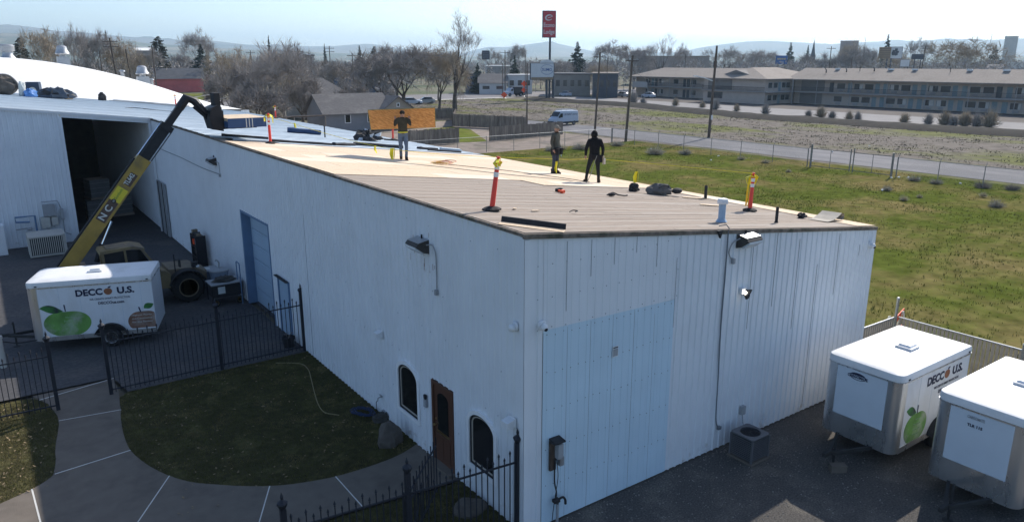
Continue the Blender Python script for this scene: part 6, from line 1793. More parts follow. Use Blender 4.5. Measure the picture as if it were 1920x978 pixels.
# the sheet: top edge just behind his head, lower edge further back
sh = thing('carried_sheet', 'orange brown wood sheet carried on a worker\'s back', 'wood sheet', (5.22, 14.82, zr(5.22) + 1.2))
fr = RZ(R(-30)) @ Vector((0, -1, 0)); rt = Vector((-fr.y, fr.x, 0)); P0 = Vector((5.22, 14.82, zr(5.22)))
topc = P0 - fr * 0.05 + Vector((0, 0, 1.90)); botc = P0 - fr * 0.95 + Vector((0, 0, 1.12)); dn = (botc - topc).normalized() * 1.22; nn = rt.cross(dn).normalized()
m = MB(); tl_ = Vector((0, 0, 0.035))
A = topc - rt * 1.26 - tl_; B = topc + rt * 1.22 + tl_; m.add([A, B, B + dn, A + dn, A + nn * 0.012, B + nn * 0.012, B + dn + nn * 0.012, A + dn + nn * 0.012], [(0, 3, 2, 1), (4, 5, 6, 7), (0, 1, 5, 4), (1, 2, 6, 5), (2, 3, 7, 6), (3, 0, 4, 7)])
m.build('board', M_OSBC, sh, world=True)
m = MB(); e = nn * 0.006; m.bar(A + e - dn * 0.004, B + e - dn * 0.004, 0.016, 0.012, up=nn); m.bar(A + e + dn * 1.004, B + e + dn * 1.004, 0.016, 0.012, up=nn); m.bar(A + e - rt * 0.005, A + e + dn - rt * 0.005, 0.016, 0.012, up=nn); m.bar(B + e + rt * 0.005, B + e + dn + rt * 0.005, 0.016, 0.012, up=nn)
m.build('painted_edge', M_OSBEDGE, sh, world=True)
# man in cap looking right, arms at his sides
J = dict(pel=(0, 0, 0.96), spi=(0, 0, 1.14), che=(0, -0.01, 1.38), nek=(0, -0.02, 1.56), jaw=(0, -0.035, 1.625), hed=(0, -0.035, 1.70), top=(0, -0.02, 1.785),
         shL=(0.19, 0, 1.48), elL=(0.25, 0.02, 1.20), wrL=(0.24, -0.07, 0.96), shR=(-0.19, 0, 1.48), elR=(-0.25, 0.04, 1.20), wrR=(-0.24, -0.04, 0.95), pnL=(-1, 0, 0), pnR=(1, 0, 0),
         hpL=(0.09, 0, 0.91), knL=(0.10, -0.02, 0.50), anL=(0.10, 0.01, 0.10), toL=(0.12, -0.13, 0.055), hpR=(-0.09, 0, 0.91), knR=(-0.10, 0.0, 0.50), anR=(-0.10, 0.05, 0.10), toR=(-0.12, -0.09, 0.055))
t2, hc = person('worker in cap and grey green shirt with tool belt standing at the roof edge', (10.10, 11.69, zr(10.10) + zt), R(22), J, [C_GREY, C_NAVY, C_BOOT, M_SKIN], gl=3, bulk=1.1)
m = MB(); m.lathe([(0.112, -0.01), (0.113, 0.04), (0.095, 0.085), (0.055, 0.112), (0.0, 0.118)], hc + Vector((0, 0.005, 0.035)), 14); m.prism([(0.085 * math.cos(R(a)), 0.10 * math.sin(R(a)) - 0.08 if False else -0.09 - 0.10 * math.sin(R(a))) for a in range(0, 181, 20)], lambda p, tt: hc + Vector((p[0], p[1], 0.028 + 0.008 * tt))); m.build('cap', col('grey_cap', (0.22, 0.20, 0.17)), t2, smooth=True)
m = MB(); m.path([(0.17 * math.cos(a), 0.15 * math.sin(a), 0.99) for a in [i * math.pi / 8 for i in range(17)]], 0.028, 6); tb = m.build('tool_belt', C_BLKT, t2)
for sx, sy in ((0.20, -0.04), (-0.20, 0.0), (0.14, -0.15), (-0.12, -0.16)):
    m = MB(); m.cbox((sx, sy, 0.86), (0.12, 0.12, 0.24), taper=1.15); m.build('pouch', C_BLKT, tb)
m = MB(); m.path([(0.12, -0.16, 1.0), (0.13, -0.17, 0.78), (0.13, -0.18, 0.66)], 0.016, 6); m.build('hammer_handle', pmat('pale_blue_handle', (0.35, 0.45, 0.6), 0.5, 0.05, 4), tb)
# man in black hoodie, back to the camera
J = dict(pel=(0, 0, 0.94), spi=(0, 0, 1.12), che=(0, -0.01, 1.36), nek=(0, -0.04, 1.53), jaw=(0.005, -0.065, 1.59), hed=(0.01, -0.07, 1.655), top=(0.01, -0.06, 1.735),
         shL=(0.21, 0, 1.45), elL=(0.31, 0.03, 1.17), wrL=(0.30, -0.07, 0.93), shR=(-0.21, 0, 1.45), elR=(-0.30, 0.03, 1.17), wrR=(-0.29, -0.03, 0.90), pnL=(-1, 0, 0), pnR=(1, 0, 0),
         hpL=(0.10, 0, 0.90), knL=(0.21, -0.04, 0.50), anL=(0.30, 0.05, 0.10), toL=(0.35, -0.08, 0.055), hpR=(-0.10, 0, 0.90), knR=(-0.15, -0.05, 0.50), anR=(-0.18, -0.02, 0.10), toR=(-0.24, -0.14, 0.055))
t3, hc = person('worker in black hooded sweatshirt seen from behind, legs apart', (9.62, 8.92, zr(9.62) + zt), R(152), J, [C_BLK, C_BLKT, C_BOOT, M_SKIN], gl=3, bulk=1.16)
m = MB(); m.ball(hc + Vector((0, 0.02, 0.015)), 0.128, 12, 8, (0.95, 1.0, 1.12)); m.ball(hc + Vector((0, 0.07, -0.14)), 0.115, 10, 6, (1.25, 0.8, 0.75)); m.build('hood', C_BLK, t3, smooth=True)
m = MB(); m.path([(0.18 * math.cos(a), 0.16 * math.sin(a), 0.97) for a in [i * math.pi / 8 for i in range(17)]], 0.024, 6); tb = m.build('tool_belt', C_BLKT, t3)
m = MB(); m.cbox((-0.20, 0.02, 0.84), (0.13, 0.13, 0.26), taper=1.1); m.build('pouch', C_BLKT, tb)
hw = Vector((9.62, 8.92, zr(9.62) + zt)) + RZ(R(152)) @ Vector((-0.33, 0.02, 0.80))
hh = thing('nail_gun', 'pale tool held low in the hand of the worker in black', 'tool', hw)
m = MB(); m.path([(0, 0, 0.13), (0, 0, 0.0)], 0.022, 6); m.cbox((0.02, 0.0, -0.06), (0.09, 0.07, 0.20)); m.build('tool_body', pmat('bone_plastic', (0.62, 0.55, 0.45), 0.6, 0.1, 5), hh)
pts = [Vector((9.62, 8.92, zr(9.62))) + RZ(R(152)) @ Vector(q) for q in ((-0.05, 0.17, 0.98), (0.10, 0.26, 0.62), (0.22, 0.30, 0.28), (0.42, 0.34, 0.05))]
pts += [Vector((8.6, 9.3, zr(8.6) + 0.03)), Vector((7.0, 10.4, zr(7.0) + 0.03)), Vector((5.6, 12.0, zr(5.6) + 0.03)), Vector((4.2, 13.2, zr(4.2) + 0.03)), Vector((2.0, 14.5, zr(2.0) + 0.03))]
m = MB(); m.path(catmull(pts, 7), 0.011, 5); tag(m.build('lifeline', pmat('grey_rope', (0.30, 0.28, 0.24), 0.9, 0.1, 5), smooth=True), 'grey rope trailing from the worker in black across the wood sheets', 'rope')

# ------------------------------------------------------------------ roof-edge delineators and flagged line
M_DEL = pmat('delineator_orange', (0.80, 0.07, 0.045), 0.5, 0.08, 3, spec=0.4)
M_REFL = pmat('reflective_band', (0.78, 0.78, 0.76), 0.35, 0.04, 5, spec=0.6)
M_RUB = pmat('black_rubber', (0.028, 0.027, 0.026), 0.9, 0.2, 8)
M_TAPE = pmat('yellow_tape', (0.80, 0.70, 0.03), 0.55, 0.08, 6)
def delineator(x, y, label, tilt=(0, 0), h=1.12, tape=0, seed=1, base=0.42):
    rn = random.Random(seed)
    t = thing('delineator_post', label, 'safety post', (x, y, zr(x) + 0.018), rn.uniform(0, 1), 'orange delineator posts on the roof')
    m = MB(); m.lathe([(base / 2, 0.0), (base / 2, 0.035), (base * 0.36, 0.06), (0.07, 0.085), (0.06, 0.085)], (0, 0, 0), 8); m.build('base', M_RUB, t)
    d = Vector((tilt[0], tilt[1], 1)).normalized()
    m = MB(); m.path([d * 0.07, d * (h * 0.9), d * (h * 0.93)], [0.058, 0.047, 0.03], 12); m.path([d * (h * 0.93), d * (h * 0.97)], [0.03, 0.026], 10); m.lathe([(0.03, h * 0.965), (0.05, h * 0.975), (0.045, h * 0.995), (0.0, h)], (0, 0, 0), 10, Vector((0, 0, 1)).rotation_difference(d)); po = m.build('post', M_DEL, t, smooth=True)
    for z0 in (0.62, 0.76):
        m = MB(); m.path([d * (h * z0), d * (h * (z0 + 0.09))], 0.0555, 12, caps=False); m.build('reflective_band', M_REFL, po, smooth=True)
    if tape:
        m = MB()
        for k in range(tape):
            a = rn.uniform(0, 6.28); q = d * (h * 0.96) + Vector((0.06 * math.cos(a), 0.06 * math.sin(a), rn.uniform(-0.05, 0.02))); L = (rn.uniform(0.15, 0.35) if tape > 4 else 0.14) if (k > 1 or tape < 8) else 0.95
            p2 = q + Vector((0.14 * math.cos(a), 0.14 * math.sin(a), -L * 0.4)); p3 = q + Vector((0.12 * math.cos(a + 0.4), 0.12 * math.sin(a + 0.4), -L))
            s = Vector((-math.sin(a), math.cos(a), 0)) * 0.035
            m.add([q - s, q + s, p2 + s, p2 - s, p3 + s * 0.8, p3 - s * 0.8], [(0, 1, 2, 3), (3, 2, 4, 5)])
        tk = 0.018 if tape > 4 else 0.008
        m.path([d * (h * (0.90 if tape > 4 else 0.95)) + Vector((0.055 * math.cos(a), 0.055 * math.sin(a), 0.015 * math.sin(3 * a))) for a in [i * 0.7 for i in range(12)]], tk, 5)
        o = m.build('caution_tape', M_TAPE, t); o['kind'] = 'stuff'
    return t
delineator(0.98, 2.53, 'nearest orange delineator post, alone on the brown deck by the eave', (0.13, -0.06), 1.16, 3, 3)
delineator(1.71, 19.57, 'orange delineator post with two bands beside the lifted sheet stack', (0.0, 0.0), 1.2, 5, 5)
delineator(9.98, 2.57, 'delineator post wrapped in yellow tape at the right roof edge', (0.06, 0.0), 1.10, 9, 7)
delineator(11.6, 49.0, 'small far delineator post on the pale felt below the transformer pole', (0.02, 0.0), 1.0, 3, 9)
delineator(11.5, 28.3, 'orange delineator post behind the worker carrying the sheet', (0.03, 0.0), 1.1, 0, 11)
delineator(3.4, 34.2, 'orange delineator post half hidden behind the lifting carriage', (0, 0), 1.12, 3, 13)
delineator(6.6, 60.2, 'farthest delineator post with tape beside the white dome', (0, 0), 1.0, 3, 15)
def hang_flag(p, label, h=0.30, n=3, seed=0):
    rn = random.Random(seed); m = MB(); p = Vector(p)
    for k in range(n):
        a = rn.uniform(-0.5, 0.5) + (0.4 * k); s = Vector((math.cos(a), math.sin(a), 0)) * 0.05
        q = p + Vector((0.05 * k - 0.05, 0, 0)); b = q + Vector((rn.uniform(-0.06, 0.06), rn.uniform(-0.04, 0.04), -h)); c = q.lerp(b, 0.5) + Vector((rn.uniform(-0.04, 0.04), 0.03, 0))
        m.add([q - s * 0.5, q + s * 0.5, c + s, c - s, b + s * 0.7, b - s * 0.7], [(0, 1, 2, 3), (3, 2, 4, 5)])
    tag(m.build('yellow_flag', M_TAPE), label, 'flag', 'yellow flags on the line')
line = [Vector((9.98, 2.57, zr(9.98) + 1.10)), Vector((10.6, 9.5, zr(10.6) + 0.80)), Vector((10.2, 12.0, zr(10.2) + 0.55)), Vector((4.6, 14.2, zr(4.6) + 0.42)), Vector((1.71, 19.57, zr(1.71) + 1.08))]
m = MB(); m.path(catmull(line, 8), 0.008, 5); tag(m.build('warning_line', M_TAPE, smooth=True), 'thin yellow warning line strung across the roof between the posts', 'rope')
hang_flag((4.35, 14.0, zr(4.35) + 0.48), 'yellow flags hanging left of the feet of the worker carrying the sheet', 0.42, 4, 1)
hang_flag((4.74, 16.2, zr(4.74) + 0.40), 'small yellow flag further left on the wood sheets', 0.30, 2, 2)
hang_flag((10.1, 11.6, zr(10.1) + 0.50), 'yellow flag beside the legs of the worker in the cap', 0.46, 3, 3)
hang_flag((12.0, 9.2, zr(12.0) + 0.45), 'yellow flags at the roof edge above the dark tool bag', 0.42, 4, 4)
hang_flag((6.1, 29.0, zr(6.1) + 0.55), 'yellow flag above the blue roll on the felt', 0.4, 2, 5)

# ------------------------------------------------------------------ things lying on the roof
def crumple(name, label, cat, p, size, mat, seed, sq=(1, 1, 0.5), jit=0.35, n=14, group=None, mats=None, yaw=0):
    rn = random.Random(seed); t = MB(); t.ball((0, 0, 0), 1.0, n, 9, (1, 1, 1), jit, rn)
    vs = []
    for v in t.v:
        q = Vector(v); q = Vector((q.x * size[0] / 2, q.y * size[1] / 2, max(-0.35, q.z) * size[2])); q = RZ(yaw) @ q
        q.z += 0.35 * size[2]; vs.append((q.x, q.y, q.z))
    t.v = vs
    if mats: t.mi = [rn.randint(0, len(mats) - 1) if rn.random() < 0.5 else 0 for _ in t.f]
    o = t.build(name, mats or mat); o.location = p
    return tag(o, label, cat, group)
RP = lambda x, y, e=0.015: (x, y, zr(x) + e)
M_FELTB = pmat('black_felt', (0.035, 0.035, 0.038), 0.85, 0.3, 5)
M_CLOTHD = pmat('dark_canvas', (0.075, 0.07, 0.062), 0.9, 0.3, 6)
M_BAGG = pmat('grey_bag', (0.12, 0.115, 0.11), 0.85, 0.25, 5)
b = crumple('tool_bag', 'dark crumpled tool bag lying on the brown deck boards', 'bag', RP(9.8, 5.95), (0.85, 0.45, 0.26), M_BAGG, 3, n=16, jit=0.16, yaw=R(-30))
m = MB(); m.path([(-0.25, -0.2, 0.25), (-0.1, -0.28, 0.34), (0.1, -0.28, 0.30), (0.2, -0.2, 0.2)], 0.015, 5); m.build('handle', M_BLACKM, b)
m = MB(); m.ball((0.52, -0.28, 0.10), 0.16, 10, 6, (1.2, 1, 0.6)); m.build('side_pocket', M_BLACKM, b)
crumple('glove_pile', 'small dark pile of gloves left of the tool bag', 'gloves', RP(9.35, 6.65), (0.38, 0.24, 0.18), M_FELTB, 5, jit=0.3)
d_ = thing('power_drill', 'orange and black power tool lying on the deck near the middle', 'tool', RP(5.7, 6.05), R(20))
m = MB(); m.bar((-0.14, 0, 0.06), (0.10, 0, 0.06), 0.08, 0.085); m.bar((0.10, 0, 0.06), (0.2, 0, 0.06), 0.03, 0.03); m.build('housing', M_BLACKM, d_)
m = MB(); m.bar((-0.08, 0, 0.04), (-0.12, -0.18, 0.04), 0.06, 0.06); m.cbox((-0.13, -0.21, 0.04), (0.14, 0.09, 0.08)); m.build('grip', M_ORANGE, d_)
d_ = thing('pry_bar', 'dark bent pry bar and hose scrap on the deck', 'tool', RP(7.2, 5.2), R(-30))
m = MB(); m.path(catmull([(-0.28, 0.05, 0.04), (-0.1, 0.06, 0.10), (0.05, 0.0, 0.05), (0.22, -0.05, 0.03), (0.30, -0.12, 0.05)], 5), 0.022, 6); m.build('bar', M_BLACKM, d_)
m = MB(); m.ball((-0.15, 0.0, 0.06), 0.09, 8, 5, (1.4, 0.8, 0.6)); m.build('claw', M_BLACKM, d_)
v_ = thing('vent_pipe', 'white capped blue grey vent pipe near the front roof edge', 'vent pipe', RP(6.62, 0.88))
m = MB(); m.lathe([(0.14, 0.0), (0.10, 0.05), (0.085, 0.08), (0.085, 0.46)], (0, 0, 0), 14); m.build('pipe', pmat('blue_grey_pipe', (0.30, 0.42, 0.55), 0.5, 0.1, 6), v_, smooth=True)
m = MB(); m.lathe([(0.125, 0.44), (0.135, 0.50), (0.11, 0.56), (0.0, 0.585)], (0, 0, 0), 14); m.build('cap', M_WHITE, v_, smooth=True)
v_ = thing('stack_pipe', 'thin black pipe standing at the front roof edge', 'vent pipe', RP(8.51, 0.65))
m = MB(); m.lathe([(0.06, 0), (0.04, 0.03), (0.04, 0.40), (0.03, 0.40), (0.03, 0.36)], (0, 0, 0), 10); m.build('pipe', M_BLACKM, v_, smooth=True)
v_ = thing('stack_pipe', 'thin black pipe standing beside the white roof edge strip', 'vent pipe', RP(11.05, 5.1))
m = MB(); m.lathe([(0.06, 0), (0.05, 0.03), (0.05, 0.42), (0.04, 0.42), (0.04, 0.38)], (0, 0, 0), 10); m.build('pipe', M_BLACKM, v_, smooth=True)
# curled felt offcut at the corner, small dark scrap
m = MB(); prof = [(-0.6, 0.0), (-0.2, 0.03), (0.1, 0.12), (0.35, 0.22), (0.52, 0.20), (0.56, 0.10), (0.45, 0.03)]
m.add([(x, y, z) for y in (-0.28, 0.28) for x, z in prof] + [(x, y, z - 0.008) for y in (-0.28, 0.28) for x, z in prof], [(k, k + 1, 8 + k, 7 + k) for k in range(6)] + [(15 + k, 14 + k, 21 + k, 22 + k) for k in range(6)])
o = m.build('felt_offcut', pmat('tan_felt', (0.40, 0.36, 0.30), 0.9, 0.15, 5)); o.location = RP(11.35, 1.0); o.rotation_euler = (0, ang, R(10)); tag(o, 'curled tan felt offcut at the right front roof corner', 'scrap')
crumple('felt_scrap', 'small dark scrap left of the curled offcut', 'scrap', RP(10.7, 1.35), (0.30, 0.18, 0.10), M_FELTB, 9, jit=0.4)
def plate(label, p, sx, sy, yaw, mat, name='pale_scrap'):
    m = MB(); m.prism([(-sx / 2, -sy / 3), (0, -sy / 2), (sx / 2, -sy / 4), (sx / 2.2, sy / 2.4), (-sx / 6, sy / 2), (-sx / 2.1, sy / 4)], lambda q, tt: (q[0], q[1], 0.004 + 0.012 * tt))
    o = m.build(name, mat); o.location = p; o.rotation_euler = (0, ang, yaw); tag(o, label, 'scrap')
plate('flat white scrap behind the white vent pipe', RP(9.5, 3.6), 0.75, 0.22, R(-20), M_OSB)
plate('flat pale patch beside the tool bag', RP(10.6, 5.2), 0.85, 0.25, R(-20), M_OSB)
plate('pale curled chip on the deck right of the nearest delineator', RP(2.1, 2.45), 0.28, 0.09, R(15), M_OSB)
plate('brown wood chip on the deck near the dark flashing', RP(1.75, 2.75), 0.22, 0.08, R(40), M_OSB)
m = MB(); m.path(catmull([(0, 0, 0.02), (0.14, 0.05, 0.03), (0.22, -0.02, 0.02), (0.10, -0.08, 0.02)], 5), 0.012, 5); o = m.build('wire_scrap', M_BLACKM); o.location = RP(2.9, 2.2); tag(o, 'bent dark wire scrap on the deck', 'scrap')
# dark bent flashing lying along the front corner, with a pale board behind it
f_ = thing('bent_flashing', 'long dark bent metal flashing lying over the front corner of the roof', 'flashing', RP(0.6, 0.69))
a = Vector((0.20, 1.05, zr(0.2) + 0.02)); b_ = Vector((1.05, 0.10, zr(1.05) + 0.02)); d = (b_ - a).normalized(); n_ = Vector((d.y, -d.x, 0))
if n_.x < 0: n_ = -n_
m = MB(); m.add([a, b_, b_ + n_ * 0.05 + Vector((0, 0, 0.10)), a + n_ * 0.05 + Vector((0, 0, 0.10)), a + n_ * 0.13 + Vector((0, 0, 0.09)), b_ + n_ * 0.13 + Vector((0, 0, 0.09))], [(0, 1, 2, 3), (3, 2, 5, 4)]); m.build('web', M_BLACKM, f_, world=True)
m = MB(); m.add([a - n_ * 0.28 + Vector((0, 0, 0.016)), b_ - n_ * 0.22 + Vector((0, 0, 0.0)), b_ - n_ * 0.02, a - n_ * 0.02], [(0, 1, 2, 3)]); m.build('pale_strip', M_OSB, f_, world=True)
# coil of red and yellow hose
rn = random.Random(5); pts = []
for i in range(60):
    a_ = i * 0.55; rr = 0.30 + 0.12 * math.sin(i * 0.37); pts.append((6.1 + 1.1 * rr * math.cos(a_) + 0.004 * i, 13.65 + rr * math.sin(a_), zr(6.1) + 0.025 + 0.0012 * i))
m = MB(); m.path(pts, 0.012, 5); tag(m.build('hose_coil', pmat('red_hose', (0.50, 0.10, 0.05), 0.6, 0.1, 5, col2=(0.6, 0.45, 0.08), c2scale=1.5)), 'loose coil of red and yellow air hose on the wood sheets', 'hose')
m = MB(); m.path(catmull([RP(6.4, 13.5, 0.025), RP(8.0, 12.0, 0.025), RP(9.0, 10.2, 0.025), RP(9.4, 8.9, 0.025)], 8), 0.010, 5); tag(m.build('air_hose', M_BLACKM), 'dark air hose running from the coil towards the worker in black', 'hose')
# dark felt rolls, peeled edges and one shadow strip along the seam of sheets and felt
M_FOIL = pmat('silver_wrap', (0.55, 0.57, 0.60), 0.35, 0.1, 6)
crumple('wrapping_heap', 'crumpled heap of black and silver wrapping on the pale felt', 'wrapping', RP(8.8, 25.7, 0.03), (1.25, 0.85, 0.42), None, 21, jit=0.42, n=18, mats=[M_FELTB, M_FOIL, M_CLOTHD])
def felt_roll(label, p, L, r, yaw, mat=None, flat_=0.6):
    m = MB(); rn = random.Random(int(p[0] * 100)); n = 7
    m.path([((i / (n - 1) - 0.5) * L, rn.uniform(-0.05, 0.05), r * flat_) for i in range(n)], [r * rn.uniform(0.75, 1.1) for _ in range(n)], 8)
    m.v = [(x, y, z * flat_) for x, y, z in m.v]
    o = m.build('felt_roll', mat or M_FELTB, smooth=True); o.location = p; o.rotation_euler = (0, ang * math.cos(yaw), yaw); tag(o, label, 'felt roll', 'dark felt rolls on the roof')
felt_roll('dark felt roll below the silver wrapping heap', RP(7.3, 21.4, 0.03), 2.3, 0.16, R(-12))
felt_roll('short dark felt roll left of the roll below the wrapping', RP(5.4, 20.9, 0.03), 1.3, 0.13, R(25))
felt_roll('thin peeled felt edge beside the two banded delineator', RP(3.4, 20.7, 0.03), 2.6, 0.10, R(-6))
felt_roll('short dark roll behind the legs of the sheet carrier', RP(9.9, 21.4, 0.03), 1.0, 0.12, R(-20))
felt_roll('peeled dark edge right of the sheet carrier', RP(10.4, 20.6, 0.03), 1.7, 0.08, R(-10))
felt_roll('small dark roll end near the right edge of the felt', RP(11.5, 21.6, 0.03), 0.6, 0.13, R(-25))
felt_roll('long dark roll right of the wrapping heap', RP(11.2, 27.3, 0.03), 1.4, 0.10, R(-10))
felt_roll('dark blue roll on the felt under the yellow flag', RP(6.4, 28.6, 0.03), 1.7, 0.20, R(-22), pmat('dark_blue_roll', (0.03, 0.06, 0.13), 0.5, 0.1, 5), 0.8)
felt_roll('dark strip at the eave added as the shadow of the lifted sheet stack', RP(1.5, 22.3, 0.03), 1.9, 0.11, R(-14))  # solid dark strip standing for the shadow cast by the lifted stack
m = MB(); m.lathe([(0.08, 0), (0.035, 0.02), (0.035, 0.55), (0.06, 0.6), (0.0, 0.63)], (0, 0, 0), 10); o = m.build('anchor_post', M_BLACKM, smooth=True); o.location = RP(6.7, 26.4); tag(o, 'thin dark roof anchor post standing on the pale felt', 'post')
m = MB(); m.box(-0.5, 0.5, -0.22, 0.22, 0, 0.14); m.box(-0.46, 0.46, -0.18, 0.18, 0.14, 0.16); o = m.build('folded_felt', M_UNDER); o.location = RP(10.9, 20.9, 0.03); o.rotation_euler = (0, ang, R(-15)); tag(o, 'folded pale felt bundle at the right end of the felt edge', 'felt bundle')
# gear at the far left by the dome
g1 = thing('gear_bag', 'big dark duffel of gear at the far left of the roof', 'bag', RP(-5.9, 55.5, 0.03))
m = MB(); m.ball((0, 0, 0.62), 0.85, 16, 10, (1.15, 0.8, 0.85), 0.12, random.Random(2)); m.build('sack', pmat('brown_grey_canvas', (0.10, 0.09, 0.08), 0.9, 0.3, 3), g1)
m = MB(); m.path(catmull([(-0.8, -0.3, 1.0), (-0.3, -0.45, 1.35), (0.4, -0.4, 1.35), (0.85, -0.3, 0.9), (0.95, -0.3, 0.4)], 5), 0.07, 6); m.build('strap', M_BAGG, g1)
crumple('white_bag', 'white plastic bag beside the big duffel', 'bag', RP(-4.75, 55.0, 0.03), (0.55, 0.5, 0.75), M_PRINTW, 33, jit=0.2)
crumple('blue_tarp', 'folded blue tarp beside the white bag', 'tarp', RP(-4.3, 54.6, 0.03), (0.95, 0.7, 0.42), pmat('blue_tarp_cloth', (0.07, 0.20, 0.48), 0.6, 0.15, 5), 35, jit=0.22, yaw=0.5)
g2 = thing('speaker_box', 'dark blue jobsite box with round white dial on the far roof', 'box', RP(-3.9, 57.0, 0.03), R(-20))
m = MB(); m.cbox((0, 0, 0.55), (0.95, 0.6, 1.0), taper=0.92); m.build('case', pmat('dark_blue_case', (0.04, 0.065, 0.11), 0.6, 0.1, 4), g2)
m = MB(); m.lathe([(0.26, 0), (0.26, 0.03), (0.12, 0.04), (0.1, 0.02), (0, 0.02)], (-0.02, -0.31, 0.42), 16, Quaternion((1, 0, 0), R(90))); m.build('dial', M_PRINTW, g2)
crumple('rag_heap', 'low heap of dark blue rags and cable right of the jobsite box', 'heap', RP(-2.7, 55.4, 0.03), (2.3, 1.0, 0.55), None, 41, jit=0.4, n=18, mats=[pmat('blue_grey_rag', (0.07, 0.09, 0.12), 0.9, 0.2, 5), M_BLACKM, M_BAGG])
m = MB(); m.box(-0.25, 0.25, -0.15, 0.15, 0, 0.5); o = m.build('cardboard_box', pmat('cardboard', (0.35, 0.26, 0.16), 0.9, 0.1, 5)); o.location = RP(-1.8, 56.2, 0.03); o.rotation_euler = (0, 0, 0.3); tag(o, 'small cardboard box at the right end of the rag heap', 'box')
crumple('dark_lump', 'round dark lump on the felt in front of the dome', 'lump', RP(0.9, 59.6, 0.03), (0.6, 0.5, 0.5), M_BLACKM, 43, jit=0.15)
for k, (x, y, L, yw, lb) in enumerate(((3.2, 60.6, 3.4, -4, 'lowest bundle of grey metal strips before the dome'), (5.2, 61.0, 3.8, -3, 'long bundle of grey metal strips at the foot of the dome'), (6.6, 60.2, 2.2, 6, 'short bundle of pale metal strips at the right end of the dome'))):
    t = thing('strip_bundle', lb, 'metal strips', RP(x, y, 0.03), R(yw))
    for j in range(6):
        m = MB(); m.bar((-L / 2 + 0.1 * j, 0.10 * (j % 3) - 0.1, 0.04 + 0.07 * (j // 3)), (L / 2 - 0.12 * (j % 4), 0.10 * (j % 3) - 0.1, 0.04 - L * ROOF_S * 0.0 + 0.07 * (j // 3)), 0.08, 0.05); m.build('strip', (M_GREYM, M_GREYP, M_BLUEW)[j % 3], t)
    t.rotation_euler = (0, ang, R(yw))
m = MB(); m.path(catmull([RP(0.6, 46.5, 0.03), RP(1.4, 47.6, 0.05), RP(2.6, 46.8, 0.03), RP(3.6, 46.4, 0.03), RP(4.0, 46.9, 0.03)], 6), 0.03, 5); tag(m.build('black_cable', M_BLACKM), 'black cable lying bent on the wing roof above the doorway', 'cable')

# ------------------------------------------------------------------ fixtures on the walls
def wall_lamp(label, p, nd, ud, conduit=None, sun_top=False):
    """wall-pack lamp: dark wedge housing, pale lens below, at p on the wall; nd outward, ud along the wall"""
    t = thing('wall_lamp', label, 'lamp', p, 0, 'wall pack lamps')
    P = Vector(p); N = Vector(nd); U = Vector(ud); Z = Vector((0, 0, 1))
    q = lambda u, n, z: P + U * u + N * n + Z * z
    m = MB(); w = 0.26
    prof = [(0.02, 0.15), (0.30, 0.10), (0.36, 0.03), (0.16, -0.13), (0.02, -0.17)]
    m.prism(prof, lambda s, tt: q(-w + 2 * w * tt, s[0], s[1])); h = m.build('housing', pmat('dark_lamp_housing', (0.06, 0.055, 0.05), 0.7, 0.2, 8), t, world=True)
    m = MB(); m.prism([(0.15, -0.14), (0.365, 0.02), (0.375, -0.02), (0.19, -0.16)], lambda s, tt: q(-w * 0.93 + 2 * w * 0.93 * tt, s[0], s[1])); m.build('lens', M_CLEAR, h, world=True)
    m = MB(); m.prism([(0.03, 0.155), (0.30, 0.105), (0.30, 0.112), (0.03, 0.165)], lambda s, tt: q(-w * 0.98 + 2 * w * 0.98 * tt, s[0], s[1])); m.build('top_plate', M_GREYM, h, world=True)
    m = MB(); m.tube(q(0, 0.07, 0.15), q(0, 0.07, 0.24), 0.02); m.build('photocell', M_BLACKM, t, world=True)
    if conduit:
        m = MB(); m.path(catmull([q(a, n_, z) for a, n_, z in conduit], 5), 0.014, 6); m.build('conduit', M_GREYP, t, world=True)
        e = conduit[-1]; m = MB(); m.cbox(q(e[0], 0.05, e[2] - 0.06), (0.07, 0.07, 0.12)); m.build('junction_box', M_GREYP, t, world=True)
    return t
wall_lamp('rust stained wall lamp with conduit below it on the near left wall', (0, 3.80, 5.32), (-1, 0, 0), (0, -1, 0), [(0.26, 0.10, 0.05), (0.45, 0.06, 0.08), (0.56, 0.04, -0.10), (0.57, 0.035, -0.50), (0.56, 0.035, -0.92)])
wall_lamp('far wall lamp on the left wall before the wing', (0, 21.5, 5.34), (-1, 0, 0), (0, -1, 0), [(0.26, 0.10, 0.0), (0.52, 0.05, 0.0), (0.60, 0.04, -0.15), (0.60, 0.035, -0.46)])
wall_lamp('wall lamp with sunlit top on the right wall under the roof edge', (6.34, 0, 5.30), (0, -1, 0), (1, 0, 0), [(-0.26, 0.12, 0.08), (-0.46, 0.08, 0.0), (-0.54, 0.05, -0.2), (-0.46, 0.04, -0.36), (-0.36, 0.035, -0.40)])
m = MB(); m.path(catmull([(-0.04, 20.9, 4.86), (-0.04, 24, 4.80), (-0.04, 28, 4.84), (-0.04, 32, 4.82), (-0.04, 34.3, 4.9)], 6), 0.015, 5); tag(m.build('wall_cable', M_SEAM), 'dark cable running along the left wall from the far lamp to the doorway', 'cable')
m = MB(); m.path(catmull([(5.74, -0.03, 5.62), (5.72, -0.05, 5.40), (5.74, -0.035, 4.4), (5.73, -0.035, 3.4), (5.78, -0.035, 2.0), (5.80, -0.035, 1.1), (5.84, -0.04, 0.75), (5.92, -0.05, 0.62)], 6), 0.017, 6); m.cbox((5.95, -0.05, 0.60), (0.10, 0.06, 0.08)); m.path([(5.5, 0.05, 5.72), (5.62, -0.06, 5.75), (5.72, -0.07, 5.65)], 0.012, 5)
tag(m.build('drop_cable', M_SEAM), 'long dark cable hanging down the right wall from the roof edge', 'cable')
